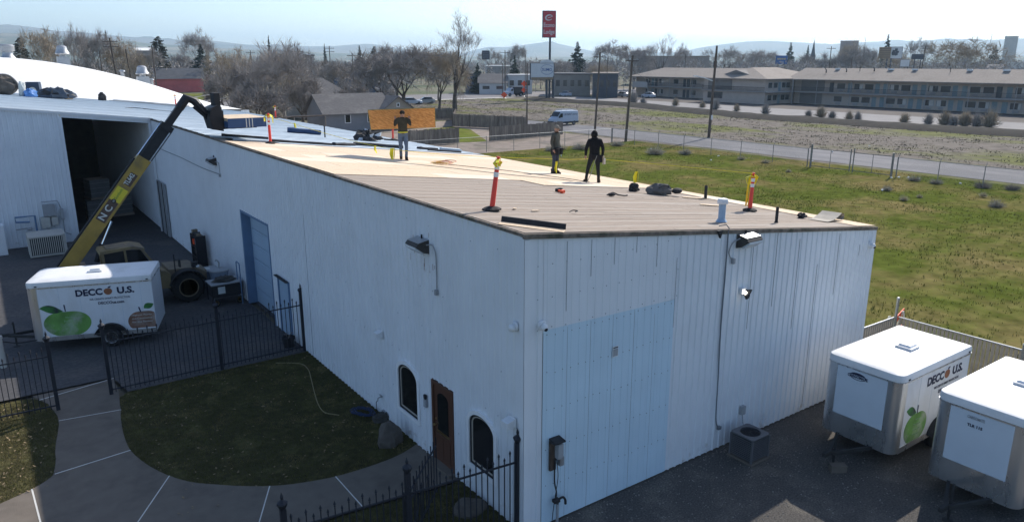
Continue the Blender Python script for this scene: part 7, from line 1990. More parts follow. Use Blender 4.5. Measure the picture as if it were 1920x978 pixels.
m = MB(); m.prism([(-0.14, 5.70), (0.02, 5.70), (-0.05, 5.52)], lambda p_, tt: (5.45 + p_[0], -0.055 - 0.05 * tt, p_[1] - 0.05)); tag(m.build('cable_bracket', M_BLACKM), 'small dark bracket at the roof edge beside the drop cable', 'bracket')
def dome_cam(label, p, nd, dark=True):
    t = thing('security_camera', label, 'camera', p, 0, 'wall cameras'); N = Vector(nd); q = Vector((0, 0, 1)).rotation_difference(N)
    m = MB(); m.lathe([(0.10, 0), (0.10, 0.03), (0.085, 0.05)], (0, 0, 0), 14, q); m.build('mount', M_WHITE, t, smooth=True)
    m = MB(); m.ball(N * 0.085 + Vector((0, 0, -0.02)), 0.075, 12, 8); h = m.build('eyeball', M_WHITE, t, smooth=True)
    if dark:
        m = MB(); m.ball(N * 0.135 + Vector((0.0, 0, -0.05)), 0.04, 10, 6); m.build('lens', M_BLACK, h, smooth=True)
dome_cam('white dome camera on the left wall beside the near corner', (-0.03, 0.24, 4.43), (-1, 0, 0), False)
dome_cam('white camera with dark lens on the right wall beside the near corner', (0.38, -0.04, 4.45), (0, -1, 0))
dome_cam('small white camera near the far right corner of the right wall', (11.93, -0.04, 4.39), (0, -1, 0))
def wall_hood(label, p, w=0.20, h=0.17, d=0.16, mat=None):
    t = thing('vent_hood', label, 'vent', p, 0)
    m = MB(); m.prism([(0, -h / 2), (-d, -h / 2), (-d, h * 0.25), (0, h / 2)], lambda s, tt: (s[0] - 0.026, -w / 2 + w * tt, s[1])); m.build('hood', mat or M_WHITE, t)
    m = MB(); m.box(-0.03, -0.0255, -w / 2 - 0.03, w / 2 + 0.03, -h / 2 - 0.03, h / 2 + 0.03); m.build('flange', M_WHITE, t)
wall_hood('small white vent hood on the left wall above the arched window', (0, 6.3, 2.42))
wall_hood('white box light on the left wall beside the near corner', (0, 0.36, 2.38), 0.22, 0.18, 0.2)
t = thing('door_intercom', 'small intercom and keypad beside the brown door', 'intercom', (-0.03, 3.92, 1.50)); m = MB(); m.cbox((-0.02, 0, 0.05), (0.05, 0.09, 0.10)); m.build('keypad', M_BLACKM, t); m = MB(); m.cbox((-0.02, 0.0, -0.12), (0.05, 0.11, 0.20)); m.build('mail_slot', M_GREYP, t)
t = thing('wall_tap', 'tap and outlet on the left wall with a thin hose hanging', 'tap', (-0.03, 6.38, 0.6)); m = MB(); m.lathe([(0.03, 0), (0.02, 0.08)], (0, 0, 0), 8, Quaternion((0, 1, 0), R(-90))); m.path([(-0.08, 0, 0), (-0.12, 0.02, -0.03), (-0.13, 0.02, -0.10)], 0.016, 6); m.cbox((-0.06, -0.02, 0.06), (0.03, 0.10, 0.03)); m.build('spout', M_GREYP, t); m = MB(); m.path(catmull([(-0.13, 0.02, -0.10), (-0.12, 0.14, -0.2), (-0.10, 0.16, -0.45), (-0.12, 0.12, -0.57)], 5), 0.010, 5); m.build('hose_end', M_BLACKM, t); m = MB(); m.cbox((-0.01, -0.05, -0.42), (0.06, 0.10, 0.08)); m.build('outlet_box', M_GREYP, t)
t = thing('flood_light', 'twin flood light with bright lamp on the right wall', 'lamp', (6.40, -0.035, 4.05)); m = MB(); m.cbox((0, -0.03, 0), (0.14, 0.08, 0.14)); m.build('base', M_WHITE, t)
for dx, dz in ((0.16, 0.02), (0.03, -0.16)):
    m = MB(); q_ = Vector((0, 0, 1)).rotation_difference(Vector((dx * 3, -1, -0.4)).normalized()); m.lathe([(0.02, -0.02), (0.03, 0.03), (0.075, 0.10), (0.07, 0.12)], (dx * 0.5, -0.07, dz * 0.5), 12, q_); m.build('lamp_head', M_BLACKM, t, smooth=True)
m = MB(); m.ball((-0.02, -0.12, -0.02), 0.045, 10, 6); m.build('bulb', pmat('lit_bulb', (0.9, 0.9, 0.85), 0.3, 0.02, 5, emit=((1.0, 0.93, 0.8), 6.0)), t, smooth=True)
t = thing('wall_notice', 'small grey notice fixed to the pale blue wall panel', 'notice', (2.35, -0.03, 3.45)); m = MB(); m.box(-0.08, 0.08, -0.008, 0.0, -0.12, 0.12); m.build('sheet', M_WHITE, t); m = MB(); m.box(-0.065, 0.065, -0.012, -0.0085, -0.10, 0.06); m.build('print_block', M_GREYP, t); m = MB(); m.box(-0.065, 0.065, -0.012, -0.0085, 0.075, 0.10); m.build('print_line', M_BLACKM, t)
# electric meter on a board with its cable, tap pipe below
t = thing('meter_board', 'dark meter board with small hood and cable on the near right wall', 'meter', (0.74, -0.03, 1.62))
m = MB(); m.box(-0.13, 0.02, -0.05, -0.0, -0.36, 0.28); m.build('board', pmat('rusty_steel', (0.085, 0.06, 0.045), 0.8, 0.3, 8), t)
m = MB(); m.prism([(0.0, 0.26), (-0.22, 0.30), (-0.22, 0.33), (0.0, 0.36)], lambda s, tt: (-0.13 + 0.26 * tt, s[0], s[1])); m.build('hood', M_BLACKM, t)
m = MB(); m.cbox((0.05, -0.10, 0.08), (0.13, 0.14, 0.32)); m.build('meter_box', M_GREYP, t)
m = MB(); m.cbox((0.12, -0.08, -0.18), (0.10, 0.09, 0.20)); m.build('switch_box', M_GREYM, t)
m = MB(); m.path(catmull([(-0.02, -0.07, -0.1), (-0.02, -0.06, -0.6), (0.03, -0.07, -0.9), (0.0, -0.06, -1.1)], 6), 0.016, 6); m.path(catmull([(0.0, -0.09, -0.1), (0.04, -0.10, -0.5), (0.0, -0.08, -0.9), (-0.08, -0.10, -1.3), (-0.12, -0.12, -1.6)], 6), 0.008, 5); m.build('cable', M_BLACKM, t)
t = thing('yard_tap', 'dark standing tap pipe at the foot of the pale blue wall panel', 'tap', (0.80, -0.10, 0)); m = MB(); m.tube((0, 0, 0), (0, 0, 0.46), 0.03); m.build('pipe', M_GREYP, t); m = MB(); m.path(catmull([(0.0, 0, 0.44), (0.0, -0.03, 0.56), (0.10, -0.05, 0.60), (0.16, -0.06, 0.52), (0.17, -0.06, 0.42)], 4), 0.026, 8); m.cbox((-0.05, -0.02, 0.56), (0.14, 0.1, 0.07)); m.build('tap_head', M_BLACKM, t)
# condenser unit on its pad
t = thing('condenser_unit', 'grey air conditioning condenser on a pad beside the right wall', 'air conditioner', (6.30, -0.70, 0))
t.scale = (0.74, 0.74, 0.84)
m = MB(); m.box(-0.48, 0.48, -0.48, 0.48, 0.0, 0.06); m.build('pad', M_CONC, t)
m = MB(); m.box(-0.36, 0.36, -0.36, 0.36, 0.07, 0.72); m.build('core', M_BLACKM, t)
for s in range(4):
    for k in range(11):
        m = MB(); z = 0.10 + 0.056 * k
        m.box(-0.41, 0.41, -0.415, -0.385, z, z + 0.026); o = m.build('louver', pmat('grey_louver', (0.12, 0.12, 0.125), 0.6, 0.1, 5), t); o.rotation_euler = (0, 0, s * math.pi / 2)
for sx in (-1, 1):
    for sy in (-1, 1):
        m = MB(); m.box(sx * 0.42 - 0.03, sx * 0.42 + 0.03, sy * 0.42 - 0.03, sy * 0.42 + 0.03, 0.065, 0.74); m.build('corner_post', MATS['grey_louver'], t)
m = MB()
ring = [(0.33 * math.cos(R(10 * i)), 0.33 * math.sin(R(10 * i))) for i in range(36)]; sq = []
for i in range(36):
    a = R(10 * i); k = 0.45 / max(abs(math.cos(a)), abs(math.sin(a))); sq.append((k * math.cos(a), k * math.sin(a)))
for z, fl in ((0.745, False), (0.79, True)):
    m.add([(x, y, z) for x, y in ring] + [(x, y, z) for x, y in sq], [(i, (i + 1) % 36, 36 + (i + 1) % 36, 36 + i) if not fl else (36 + i, 36 + (i + 1) % 36, (i + 1) % 36, i) for i in range(36)])
m.add([(x, y, z) for z in (0.745, 0.79) for x, y in sq], [(i, (i + 1) % 36, 36 + (i + 1) % 36, 36 + i) for i in range(36)]); m.add([(x, y, z) for z in (0.70, 0.79) for x, y in ring], [(36 + i, 36 + (i + 1) % 36, (i + 1) % 36, i) for i in range(36)])
m.build('top_panel', MATS['grey_louver'], t)
m = MB()
for k in range(12): m.tube((0, 0, 0.80), (0.33 * math.cos(k * math.pi / 6), 0.33 * math.sin(k * math.pi / 6), 0.795), 0.006, n=4)
for r_ in (0.08, 0.16, 0.24, 0.31): m.path([(r_ * math.cos(R(20 * i)), r_ * math.sin(R(20 * i)), 0.797) for i in range(19)], 0.005, 4)
m.build('fan_grille', M_BLACK, t)
for k in range(4):
    m = MB(); a = k * math.pi / 2; m.add([(0.04 * math.cos(a), 0.04 * math.sin(a), 0.735), (0.29 * math.cos(a - 0.3), 0.29 * math.sin(a - 0.3), 0.735), (0.29 * math.cos(a + 0.4), 0.29 * math.sin(a + 0.4), 0.755)], [(0, 1, 2)]); m.build('fan_blade', M_BLACKM, t)
t = thing('disconnect_box', 'small grey box on the right wall behind the condenser', 'electric box', (6.78, -0.03, 0.85)); m = MB(); m.cbox((0, -0.05, 0), (0.14, 0.09, 0.22)); m.build('box', M_GREYP, t); m = MB(); m.path(catmull([(0, -0.05, -0.1), (-0.02, -0.12, -0.35), (-0.08, -0.35, -0.45)], 5), 0.014, 6); m.build('conduit', M_GREYP, t)
m = MB(); m.cbox((0, 0, 0.09), (0.36, 0.18, 0.18)); o = m.build('concrete_block', M_CONC); o.location = (7.45, -2.35, 0); o.rotation_euler = (0, 0, R(-35)); tag(o, 'single concrete block lying on the gravel before the first trailer', 'block')

# ------------------------------------------------------------------ wrought iron fences
M_IRON = pmat('black_iron', (0.022, 0.024, 0.032), 0.55, 0.15, 8)
def picket_mesh(h):
    m = MB(); m.box(-0.009, 0.009, -0.009, 0.009, 0.06, h - 0.12)
    m.lathe([(0.010, h - 0.13), (0.020, h - 0.115), (0.012, h - 0.10), (0.026, h - 0.07), (0.012, h - 0.03), (0.0, h)], (0, 0, 0), 6)
    return m.mesh('picket', M_IRON)
PK = [picket_mesh(1.78), picket_mesh(1.90)]
def iron_post(parent, p, h=2.02, w=0.095):
    m = MB(); x, y = p
    m.box(x - w / 2, x + w / 2, y - w / 2, y + w / 2, 0, h)
    m.lathe([(w * 0.5, h), (w * 0.62, h + 0.02), (w * 1.0, h + 0.10), (w * 0.95, h + 0.12), (w * 0.35, h + 0.17), (0.018, h + 0.18), (0.026, h + 0.205), (0.03, h + 0.23), (0.0, h + 0.32)], (x, y, 0), 8)
    return m.build('post', M_IRON, parent, world=True)
def iron_fence(label, a, b, posts, gap=0.125, group='wrought iron fence runs'):
    t = thing('iron_fence', label, 'fence', (a[0], a[1], 0), 0, group)
    A = Vector((a[0], a[1], 0)); B = Vector((b[0], b[1], 0)); L = (B - A).length; d = (B - A) / L
    for z in (0.16, 1.60):
        m = MB(); m.bar(A + Vector((0, 0, z)), B + Vector((0, 0, z)), 0.028, 0.034); m.build('rail', M_IRON, t, world=True)
    n = int(L / gap)
    for i in range(1, n):
        p = d * (L * i / n)
        inst('picket', PK[i % 2], t, (p.x, p.y, 0), (0, 0, math.atan2(d.y, d.x)))
    for q in posts: iron_post(t, q)
    return t
iron_fence('iron fence left of the gate gap, partly in sunlight', (-9.75, 12.05), (-7.2, 11.95), [(-7.17, 11.93), (-9.8, 12.05)])
iron_fence('iron fence between the gate gap and the building wall, behind the dark lawn', (-5.82, 12.2), (0.05, 12.25), [(-5.82, 12.2), (-2.72, 12.22), (-0.04, 12.25)])
iron_fence('nearest iron fence at the front corner of the building', (-4.6, 0.62), (-0.10, 0.14), [(-0.05, 0.14), (-2.35, 0.42), (-4.6, 0.62)])
# open scroll gate leaning inwards by the brown door
t = thing('scroll_gate', 'dark scrolled iron gate leaf folded back beside the walkway at the bottom', 'gate', (-2.3, 0.62, 0))
for z in (1.25, 0.2): m = MB(); m.bar((-2.3, 0.7, z), (-0.75, 2.2, z), 0.03, 0.03); m.build('rail', M_IRON, t, world=True)
for i in range(12):
    p = Vector((-2.3, 0.7, 0)).lerp(Vector((-0.75, 2.2, 0)), i / 11); m = MB(); m.bar(p + Vector((0, 0, 0.1)), p + Vector((0, 0, 1.45)), 0.018, 0.018); m.build('picket', M_IRON, t, world=True)
m = MB(); m.path([Vector((-1.9, 1.09, 0.75)) + Vector((0.72, 0.70, 0)) * (0.32 * math.cos(a)) + Vector((0, 0, 0.32 * math.sin(a))) for a in [i * math.pi / 10 for i in range(21)]], 0.018, 6); m.build('scroll', M_IRON, t, world=True)
t = thing('yard_bollard', 'grey bollard with chain at the left edge beyond the iron fence', 'bollard', (-8.28, 16.4, 0)); m = MB(); m.lathe([(0.09, 0), (0.09, 0.95), (0.11, 0.96), (0.11, 1.04), (0.0, 1.06)], (0, 0, 0), 12); m.build('post', M_CREAM, t, smooth=True); m = MB(); m.path(catmull([(0.08, 0, 0.85), (0.5, 0.3, 0.62), (1.0, 0.55, 0.52)], 5), 0.018, 5); m.build('chain', M_BLACKM, t)

# ------------------------------------------------------------------ things in the yard and on the lawn
M_ROCK = pmat('boulder_stone', (0.115, 0.098, 0.082), 0.95, 0.35, 3, bump=1.0, bscale=9)
def rock(label, p, s, seed):
    rn = random.Random(seed); m = MB(); m.ball((0, 0, 0), 1, 16, 11)
    vs = []
    for v in m.v:
        q = Vector(v); k = 1 + 0.30 * mnoise.noise(q * 1.3 + Vector((seed, 0, 0))) + 0.12 * mnoise.noise(q * 3.7 + Vector((0, seed, 0)))
        q = Vector((q.x * s[0] / 2 * k, q.y * s[1] / 2 * k, max(-0.25, q.z * k) * s[2])); vs.append((q.x, q.y, q.z + 0.18 * s[2]))
    m.v = vs; o = m.build('boulder', M_ROCK); o.location = p; tag(o, label, 'boulder')
rock('brown boulder on the dark lawn left of the brown door', (-0.52, 4.98, 0), (0.66, 0.60, 0.46), 4)
rock('low flat rock in the front bed behind the nearest fence', (-0.45, 1.35, 0), (0.75, 0.6, 0.20), 9)
m = MB(); rn = random.Random(8); pts = []
for i in range(90):
    a = i * 0.42; rr = 0.26 + 0.07 * math.sin(i * 0.6); pts.append((rr * math.cos(a) * 1.5, rr * math.sin(a), 0.03 + 0.14 * abs(math.sin(i * 0.21)) + 0.02 * (i % 4)))
m.path(pts, 0.017, 6); o = m.build('garden_hose', pmat('blue_hose', (0.03, 0.045, 0.10), 0.5, 0.1, 5)); o.location = (-0.45, 6.75, 0.01); o.rotation_euler = (0, 0, R(-40)); o.scale = (0.7, 0.7, 0.8); tag(o, 'blue garden hose heaped on the lawn by the wall', 'hose')
m = MB(); m.path(catmull([(-1.0, 7.1, 0.04), (-1.25, 7.5, 0.035), (-1.2, 8.1, 0.035), (-1.0, 8.9, 0.035), (-0.75, 9.8, 0.035), (-0.55, 10.6, 0.035), (-0.6, 11.2, 0.035), (-1.2, 11.7, 0.035)], 8), 0.014, 5); tag(m.build('extension_lead', pmat('yellow_cord_plastic', (0.28, 0.235, 0.12), 0.6, 0.05, 5)), 'yellow cord trailing over the lawn along the wall', 'cord')
crumple('crumpled_cloth', 'dark crumpled cloth beside the heaped hose', 'cloth', (-0.18, 6.2, 0.01), (0.45, 0.3, 0.16), M_CLOTHD, 51, jit=0.25)
# heat pump, pipes and boxes by the wing wall
hp = thing('heat_pump', 'large beige heat pump with slatted guard before the wing wall', 'heat pump', (-5.85, 32.6, 0))
m = MB(); m.box(-0.80, 0.80, -0.95, 0.55, 0.02, 1.05); m.build('case', M_CREAM, hp)
for k in range(17):
    m = MB(); x = -0.76 + 0.085 * k; m.box(x, x + 0.035, -1.0, -0.96, 0.12, 0.98); m.build('guard_slat', M_CREAM, hp)
m = MB(); m.box(-0.80, 0.70, -1.01, -0.95, 0.985, 1.04); m.build('guard_rail', M_CREAM, hp)
m = MB(); m.box(-0.80, 0.70, -1.01, -0.95, 0.06, 0.11); m.build('guard_rail', M_CREAM, hp)
m = MB(); m.box(-0.76, 0.66, -0.955, -0.951, 0.1, 1.0); m.build('coil', M_BLACKM, hp)
t = thing('wall_electrics', 'grey electrical cabinets and conduits on the wing wall above the heat pump', 'electric box', (-5.4, 34.4, 1.4))
for x0, x1, z0, z1, mt in ((-5.70, -5.15, 1.55, 2.15, M_GREYP), (-5.85, -5.45, 0.95, 1.5, M_CREAM), (-5.38, -5.10, 1.05, 1.48, M_CREAM), (-4.95, -4.80, 1.3, 1.85, M_GREYP)):
    m = MB(); m.box(x0, x1, 34.22, 34.46, z0, z1); m.build('cabinet', mt, t, world=True)
m = MB(); m.path([(-4.87, 34.35, 1.3), (-4.87, 34.35, 0.6), (-4.6, 34.3, 0.45)], 0.03, 6); m.build('conduit', M_GREYP, t, world=True)
m = MB(); m.path([(-5.72, 34.3, 2.3), (-5.0, 34.3, 2.3), (-4.88, 34.3, 1.85)], 0.025, 6); m.build('conduit', M_GREYP, t, world=True)
t = thing('gas_pipes', 'dark bent gas pipes on the wing wall left of the electrical cabinets', 'pipes', (-6.6, 34.3, 0))
m = MB(); m.path([(-6.1, 34.2, 0), (-6.1, 34.2, 1.65), (-6.95, 34.2, 1.65), (-6.95, 34.2, 1.4), (-6.35, 34.2, 1.35)], 0.05, 8); m.build('pipe', M_JAMBBLUE, t, world=True); m = MB(); m.path([(-7.0, 34.25, 1.0), (-6.3, 34.25, 1.05)], 0.03, 6); m.lathe([(0.1, -0.06), (0.13, 0), (0.1, 0.06)], (-6.4, 34.2, 1.0), 10); m.build('regulator', M_GREYP, t, world=True)
t = thing('wall_locker', 'tall pale cabinet against the wing wall at the left edge', 'cabinet', (-7.85, 33.6, 0)); m = MB(); m.box(-0.35, 0.35, -0.4, 0.35, 0, 1.5); m.build('case', M_WALL, t); m = MB(); m.box(-0.33, 0.33, -0.42, -0.402, 0.06, 1.44); m.build('door', M_WHITE, t)
# bin, cart, ladder and tool rack before the overhead door
t = thing('trash_bin', 'pale round bin with lid beside the overhead door', 'bin', (-0.62, 20.3, 0)); m = MB(); m.lathe([(0.30, 0), (0.36, 0.95), (0.38, 0.96), (0.38, 1.02)], (0, 0, 0), 18); m.build('barrel', pmat('blue_grey_plastic', (0.28, 0.34, 0.42), 0.6, 0.1, 4), t, smooth=True); m = MB(); m.lathe([(0.40, 1.02), (0.40, 1.07), (0.2, 1.12), (0, 1.13)], (0, 0, 0), 18); l_ = m.build('lid', M_GREYP, t, smooth=True); m = MB(); m.path(catmull([(0, 0, 1.12), (0.03, 0, 1.35), (-0.06, 0, 1.48), (-0.1, 0, 1.42)], 4), 0.03, 6); m.build('handle', M_GREYM, l_)
t = thing('generator_cart', 'dark wheeled generator cart with white label before the overhead door', 'cart', (-0.75, 19.1, 0))
m = MB(); m.box(-0.55, 0.55, -0.4, 0.4, 0.35, 0.85); m.build('engine_box', M_BLACKM, t); m = MB(); m.box(-0.60, 0.60, -0.45, 0.45, 0.86, 0.90); m.build('tray', M_GREYP, t)
for sx in (-1, 1):
    for sy in (-1, 1): m = MB(); m.box(sx * 0.57 - 0.02, sx * 0.57 + 0.02, sy * 0.42 - 0.02, sy * 0.42 + 0.02, 0.12, 0.86); m.build('leg', M_BLACK, t)
m = MB(); m.box(-0.35, -0.08, -0.412, -0.402, 0.5, 0.78); m.build('label_plate', M_PRINTW, t)
for sx in (-0.45, 0.45): wheel_parts(t, 'wheel', (sx, -0.38, 0.15), 0.15, 0.08, -1, M_TAN, dish=0.2)
crumple('tool_heap', 'heap of hand tools on top of the generator cart', 'tools', (-0.75, 19.1, 0.905), (0.8, 0.55, 0.14), M_CLOTHD, 61, jit=0.3)
t = thing('hoop_rail', 'blue metal hoop rail standing beside the overhead door frame', 'rail', (-0.25, 18.75, 0)); m = MB(); m.path([(0, -0.22, 0), (0, -0.22, 1.6), (0, -0.18, 1.65), (0, 0.18, 1.65), (0, 0.22, 1.6), (0, 0.22, 0)], 0.022, 6); m.tube((0, -0.22, 0.85), (0, 0.22, 0.85), 0.02); m.build('hoop', M_JAMBBLUE, t)
t = thing('tool_rack', 'tall rack crowded with dark gear, orange tools and hoses against the wall', 'rack', (-0.42, 24.4, 0)); m = MB(); m.box(-0.22, 0.22, -0.5, -0.45, 0, 1.75); m.box(-0.22, 0.22, 0.45, 0.5, 0, 1.75)
for z in (0.3, 0.75, 1.2, 1.65): m.box(-0.22, 0.22, -0.45, 0.45, z, z + 0.03)
m.build('frame', M_BLACK, t)
rn = random.Random(71); mats_ = [M_BLACKM, M_CLOTHD, M_ORANGE, M_DUST, M_GREYP, M_BLACKM]
for k in range(16):
    z = (0.34, 0.79, 1.24, 1.69)[k % 4]; m = MB(); w_, h_ = rn.uniform(0.12, 0.24), rn.uniform(0.12, 0.32); m.cbox((rn.uniform(-0.08, 0.08), -0.36 + 0.24 * (k // 4), z + h_ / 2), (rn.uniform(0.15, 0.3), w_, h_), RZ(rn.uniform(-0.3, 0.3))); m.build('gear_case', mats_[k % 6], t)
t = thing('battery_box', 'grey blue chest with pale label plate on the ground behind the wheel', 'chest', (-0.75, 21.9, 0)); m = MB(); m.box(-0.5, 0.5, -0.45, 0.45, 0.12, 0.72); m.build('chest', pmat('slate_chest', (0.11, 0.14, 0.19), 0.6, 0.1, 4), t); m = MB(); m.box(-0.45, 0.45, -0.40, 0.40, 0.725, 0.75); m.build('lid', M_GREYP, t); m = MB(); m.box(-0.2, 0.15, -0.15, 0.15, 0.752, 0.758); m.build('label_plate', M_PRINTW, t)
for sx in (-0.4, 0.4): m = MB(); m.box(sx - 0.08, sx + 0.08, -0.4, 0.4, 0, 0.118); m.build('skid', M_DECK, t)
t = thing('plant_tub', 'small dark tub at the foot of the wall behind the iron fence', 'tub', (-0.35, 12.9, 0)); m = MB(); m.lathe([(0.16, 0), (0.22, 0.36), (0.20, 0.36), (0.18, 0.30), (0.0, 0.30)], (0, 0, 0), 12); m.build('tub', M_BLACKM, t); m = MB(); [m.path([(0, 0, 0.28), (0.08 * math.cos(k), 0.08 * math.sin(k), 0.45), (0.15 * math.cos(k), 0.15 * math.sin(k), 0.5)], 0.008, 4) for k in range(7)]; m.build('stalks', M_TWIGD, t)
# pale crates just inside the wing doorway
for k, (x, y, z, lb) in enumerate(((-2.6, 40.5, 0, 'large pale tote on the floor inside the dark doorway'), (-1.2, 41.2, 0, 'second pale tote on the floor inside the dark doorway, nearer the wall'), (-2.4, 40.8, 1.22, 'upper pale tote stacked inside the dark doorway'))):
    t = thing('bulk_tote', lb, 'tote', (x, y, z), 0.1 * k); m = MB(); m.box(-0.55, 0.55, -0.55, 0.55, 0.15, 1.2); m.build('tank', pmat('tote_plastic', (0.20, 0.205, 0.205), 0.5, 0.1, 4), t)
    for zz in (0.4, 0.7, 1.0): m = MB(); m.path([(-0.57, -0.57, zz), (0.57, -0.57, zz), (0.57, 0.57, zz), (-0.57, 0.57, zz), (-0.57, -0.57, zz)], 0.012, 4); m.build('cage_bar', M_GREYM, t)
    m = MB(); m.box(-0.6, 0.6, -0.6, 0.6, 0, 0.14); m.build('pallet', M_DECK, t)

# ------------------------------------------------------------------ slatted yard fence behind the trailers
M_SLAT = pmat('weathered_slats', (0.36, 0.31, 0.25), 0.9, 0.3, 4, col2=(0.26, 0.23, 0.19), c2scale=2)
t = thing('slat_fence', 'weathered slat infill fence behind the trailers', 'fence', (14.7, 0.3, 0))
sm_ = MB(); sm_.box(-0.045, 0.045, -0.008, 0.008, 0.06, 1.58); sme = sm_.mesh('slat', M_SLAT)
for a, b in (((12.55, 0.35), (14.6, 0.32)), ((14.75, 0.25), (14.95, -11.5))):
    A = Vector((*a, 0)); B = Vector((*b, 0)); L = (B - A).length; d = (B - A) / L; n = int(L / 0.115)
    for i in range(n):
        p = A + d * (L * (i + 0.5) / n) - Vector((14.7, 0.3, 0)); inst('slat', sme, t, p, (0, 0, math.atan2(d.y, d.x)))
    for z in (0.25, 1.60):
        m = MB(); m.tube(A + Vector((0, 0, z)), B + Vector((0, 0, z)), 0.026, n=8); m.build('rail', M_GREYM, t, world=True, smooth=True)
for x, y, h in ((12.50, 0.36, 1.85), (14.66, 0.30, 2.2), (14.82, -3.2, 1.75), (14.88, -6.6, 1.75), (14.95, -10.2, 1.75)):
    m = MB(); m.lathe([(0.045, 0), (0.045, h), (0.05, h + 0.01), (0.03, h + 0.05), (0, h + 0.06)], (x, y, 0), 10); m.build('post', M_GREYM, t, world=True, smooth=True)
t = thing('orange_barricade', 'orange folding barricade leaning behind the slat fence post', 'barricade', (15.9, 0.9, 0))
for z, tl in ((0.55, 0.1), (0.95, 0.28)): m = MB(); m.bar((-0.6, -0.1, z), (0.7, 0.1, z + tl), 0.03, 0.2); m.build('board', M_ORANGE, t)
for s in (-0.4, 0.45): m = MB(); m.bar((s, -0.25, 0), (s, 0, 1.3), 0.04, 0.04); m.build('leg', M_PRINTW, t); 
for s in (-0.4, 0.45): m = MB(); m.bar((s, 0.3, 0), (s, 0.02, 1.28), 0.04, 0.04); m.build('leg', M_PRINTW, t)

# ------------------------------------------------------------------ chain link fence round the field
M_CHAIN = pmat('chain_link_steel', (0.22, 0.22, 0.22), 0.55, 0.15, 5, metal=0.5)
def chain_fence(label, a, b, h=1.65, step=3.3, barb=None, heavy=()):
    t = thing('chain_link_fence', label, 'fence', (a[0], a[1], 0), 0, 'chain link fence runs')
    A = Vector((*a, 0)); B = Vector((*b, 0)); L = (B - A).length; d = (B - A) / L; Z = Vector((0, 0, 1)); n = int(L / step)
    for i in range(n + 1):
        p = A + d * (L * i / n); rr = 0.05 if i in heavy or i in (0, n) else 0.032
        m = MB(); m.tube(p, p + Z * (h + 0.04), rr, n=6)
        if barb is not None: m.bar(p + Z * (h + 0.02), p + Z * (h + 0.26) + Vector(barb) * 0.22, 0.03, 0.03)
        m.build('post', M_CHAIN, t, world=True)
    m = MB(); m.tube(A + Z * h, B + Z * h, 0.024, n=6); m.build('top_rail', M_GREYM, t, world=True)
    m = MB(); w = 0.0022; k = 0.0; gap = 0.075
    while k < L:
        for s in (1, -1):
            u1 = k + s * h
            z0, z1 = 0.03, h
            ua, ub = k, u1
            if ub < 0: z1 = z0 + (h - z0) * (ua / (ua - ub)); ub = 0
            if ub > L: z1 = z0 + (h - z0) * ((L - ua) / (ub - ua)); ub = L
            m.add([A + d * ua + Z * z0 - d * w, A + d * ua + Z * z0 + d * w, A + d * ub + Z * z1 + d * w, A + d * ub + Z * z1 - d * w], [(0, 1, 2, 3)])
        k += gap
    o = m.build('mesh', M_CHAIN, t, world=True); o['kind'] = 'stuff'
    return t
chain_fence('chain link fence along the road, left of the double gate', (53.6, 55.0), (53.6, 29.0), barb=(1, 0, 0))
chain_fence('chain link fence along the road, right of the double gate', (53.9, 20.9), (53.4, -26.0), barb=(1, 0, 0))
chain_fence('chain link fence crossing behind the roof towards the corner pole', (22.0, 56.0), (53.5, 55.05))
for nm, p0, p1, lb in (('g', (53.65, 28.7), (53.8, 25.0), 'left leaf of the chain link double gate'), ('g', (53.6, 24.6), (53.85, 21.3), 'right leaf of the chain link double gate')):
    t = thing('field_gate', lb, 'gate', (*p0, 0), 0, 'chain link gate leaves'); A = Vector((*p0, 0)); B = Vector((*p1, 0)); Z = Vector((0, 0, 1))
    for p, r_, h_ in ((A, 0.09 if lb[0] == 'l' else 0.05, 2.1), (B, 0.05 if lb[0] == 'l' else 0.09, 2.0)):
        m = MB(); m.tube(p, p + Z * h_, r_, n=8); m.build('post', M_CHAIN, t, world=True)
    m = MB(); m.tube(A + Z * 0.15, B + Z * 0.15, 0.03, n=6); m.tube(A + Z * 1.7, B + Z * 1.7, 0.03, n=6)
    mid = A.lerp(B, 0.5); m.tube(mid + Z * 0.15, mid + Z * 1.7, 0.025, n=6); m.build('leaf_frame', M_CHAIN, t, world=True)

# ------------------------------------------------------------------ weeds, litter, shrubs, grass
def brush_mesh(seed, n=420, up_=0.6, w=0.012):
    rn = random.Random(seed); m = MB()
    for i in range(n):
        d = rdir(rn); d.z = abs(d.z) * up_ + 0.15; d.normalize(); L = rn.uniform(0.5, 1.0)
        p0 = d * rn.uniform(0.0, 0.25); p0.z = abs(p0.z); s = d.cross(rdir(rn)).normalized() * w
        q = d * L * 0.6 + rdir(rn) * 0.08; e = d * L + rdir(rn) * 0.14
        m.add([p0 - s, p0 + s, q + s * 0.7, q - s * 0.7, e], [(0, 1, 2, 3), (3, 2, 4)])
    return m
BR = [brush_mesh(k).mesh('twigs', mt) for k, mt in ((1, pmat('grey_weed', (0.36, 0.33, 0.27), 0.95, 0.25, 2)), (2, pmat('tan_weed', (0.44, 0.39, 0.27), 0.95, 0.25, 2)), (3, M_TWIGD))]
BRD = [brush_mesh(k + 20, 420, 2.2, 0.022).mesh('twigs', mt) for k, mt in ((1, M_TWIG), (2, M_TWIGT))]
def weed(x, y, s, k, label, group, h=1.15, name='tumbleweed', dense=False):
    o = inst(name, (BRD if dense else BR)[k], None, (x, y, -0.03), (0, 0, (x * 7.3 + y) % 6.28), (s, s, s * h)); tag(o, label, 'shrub' if dense else 'weed', group)
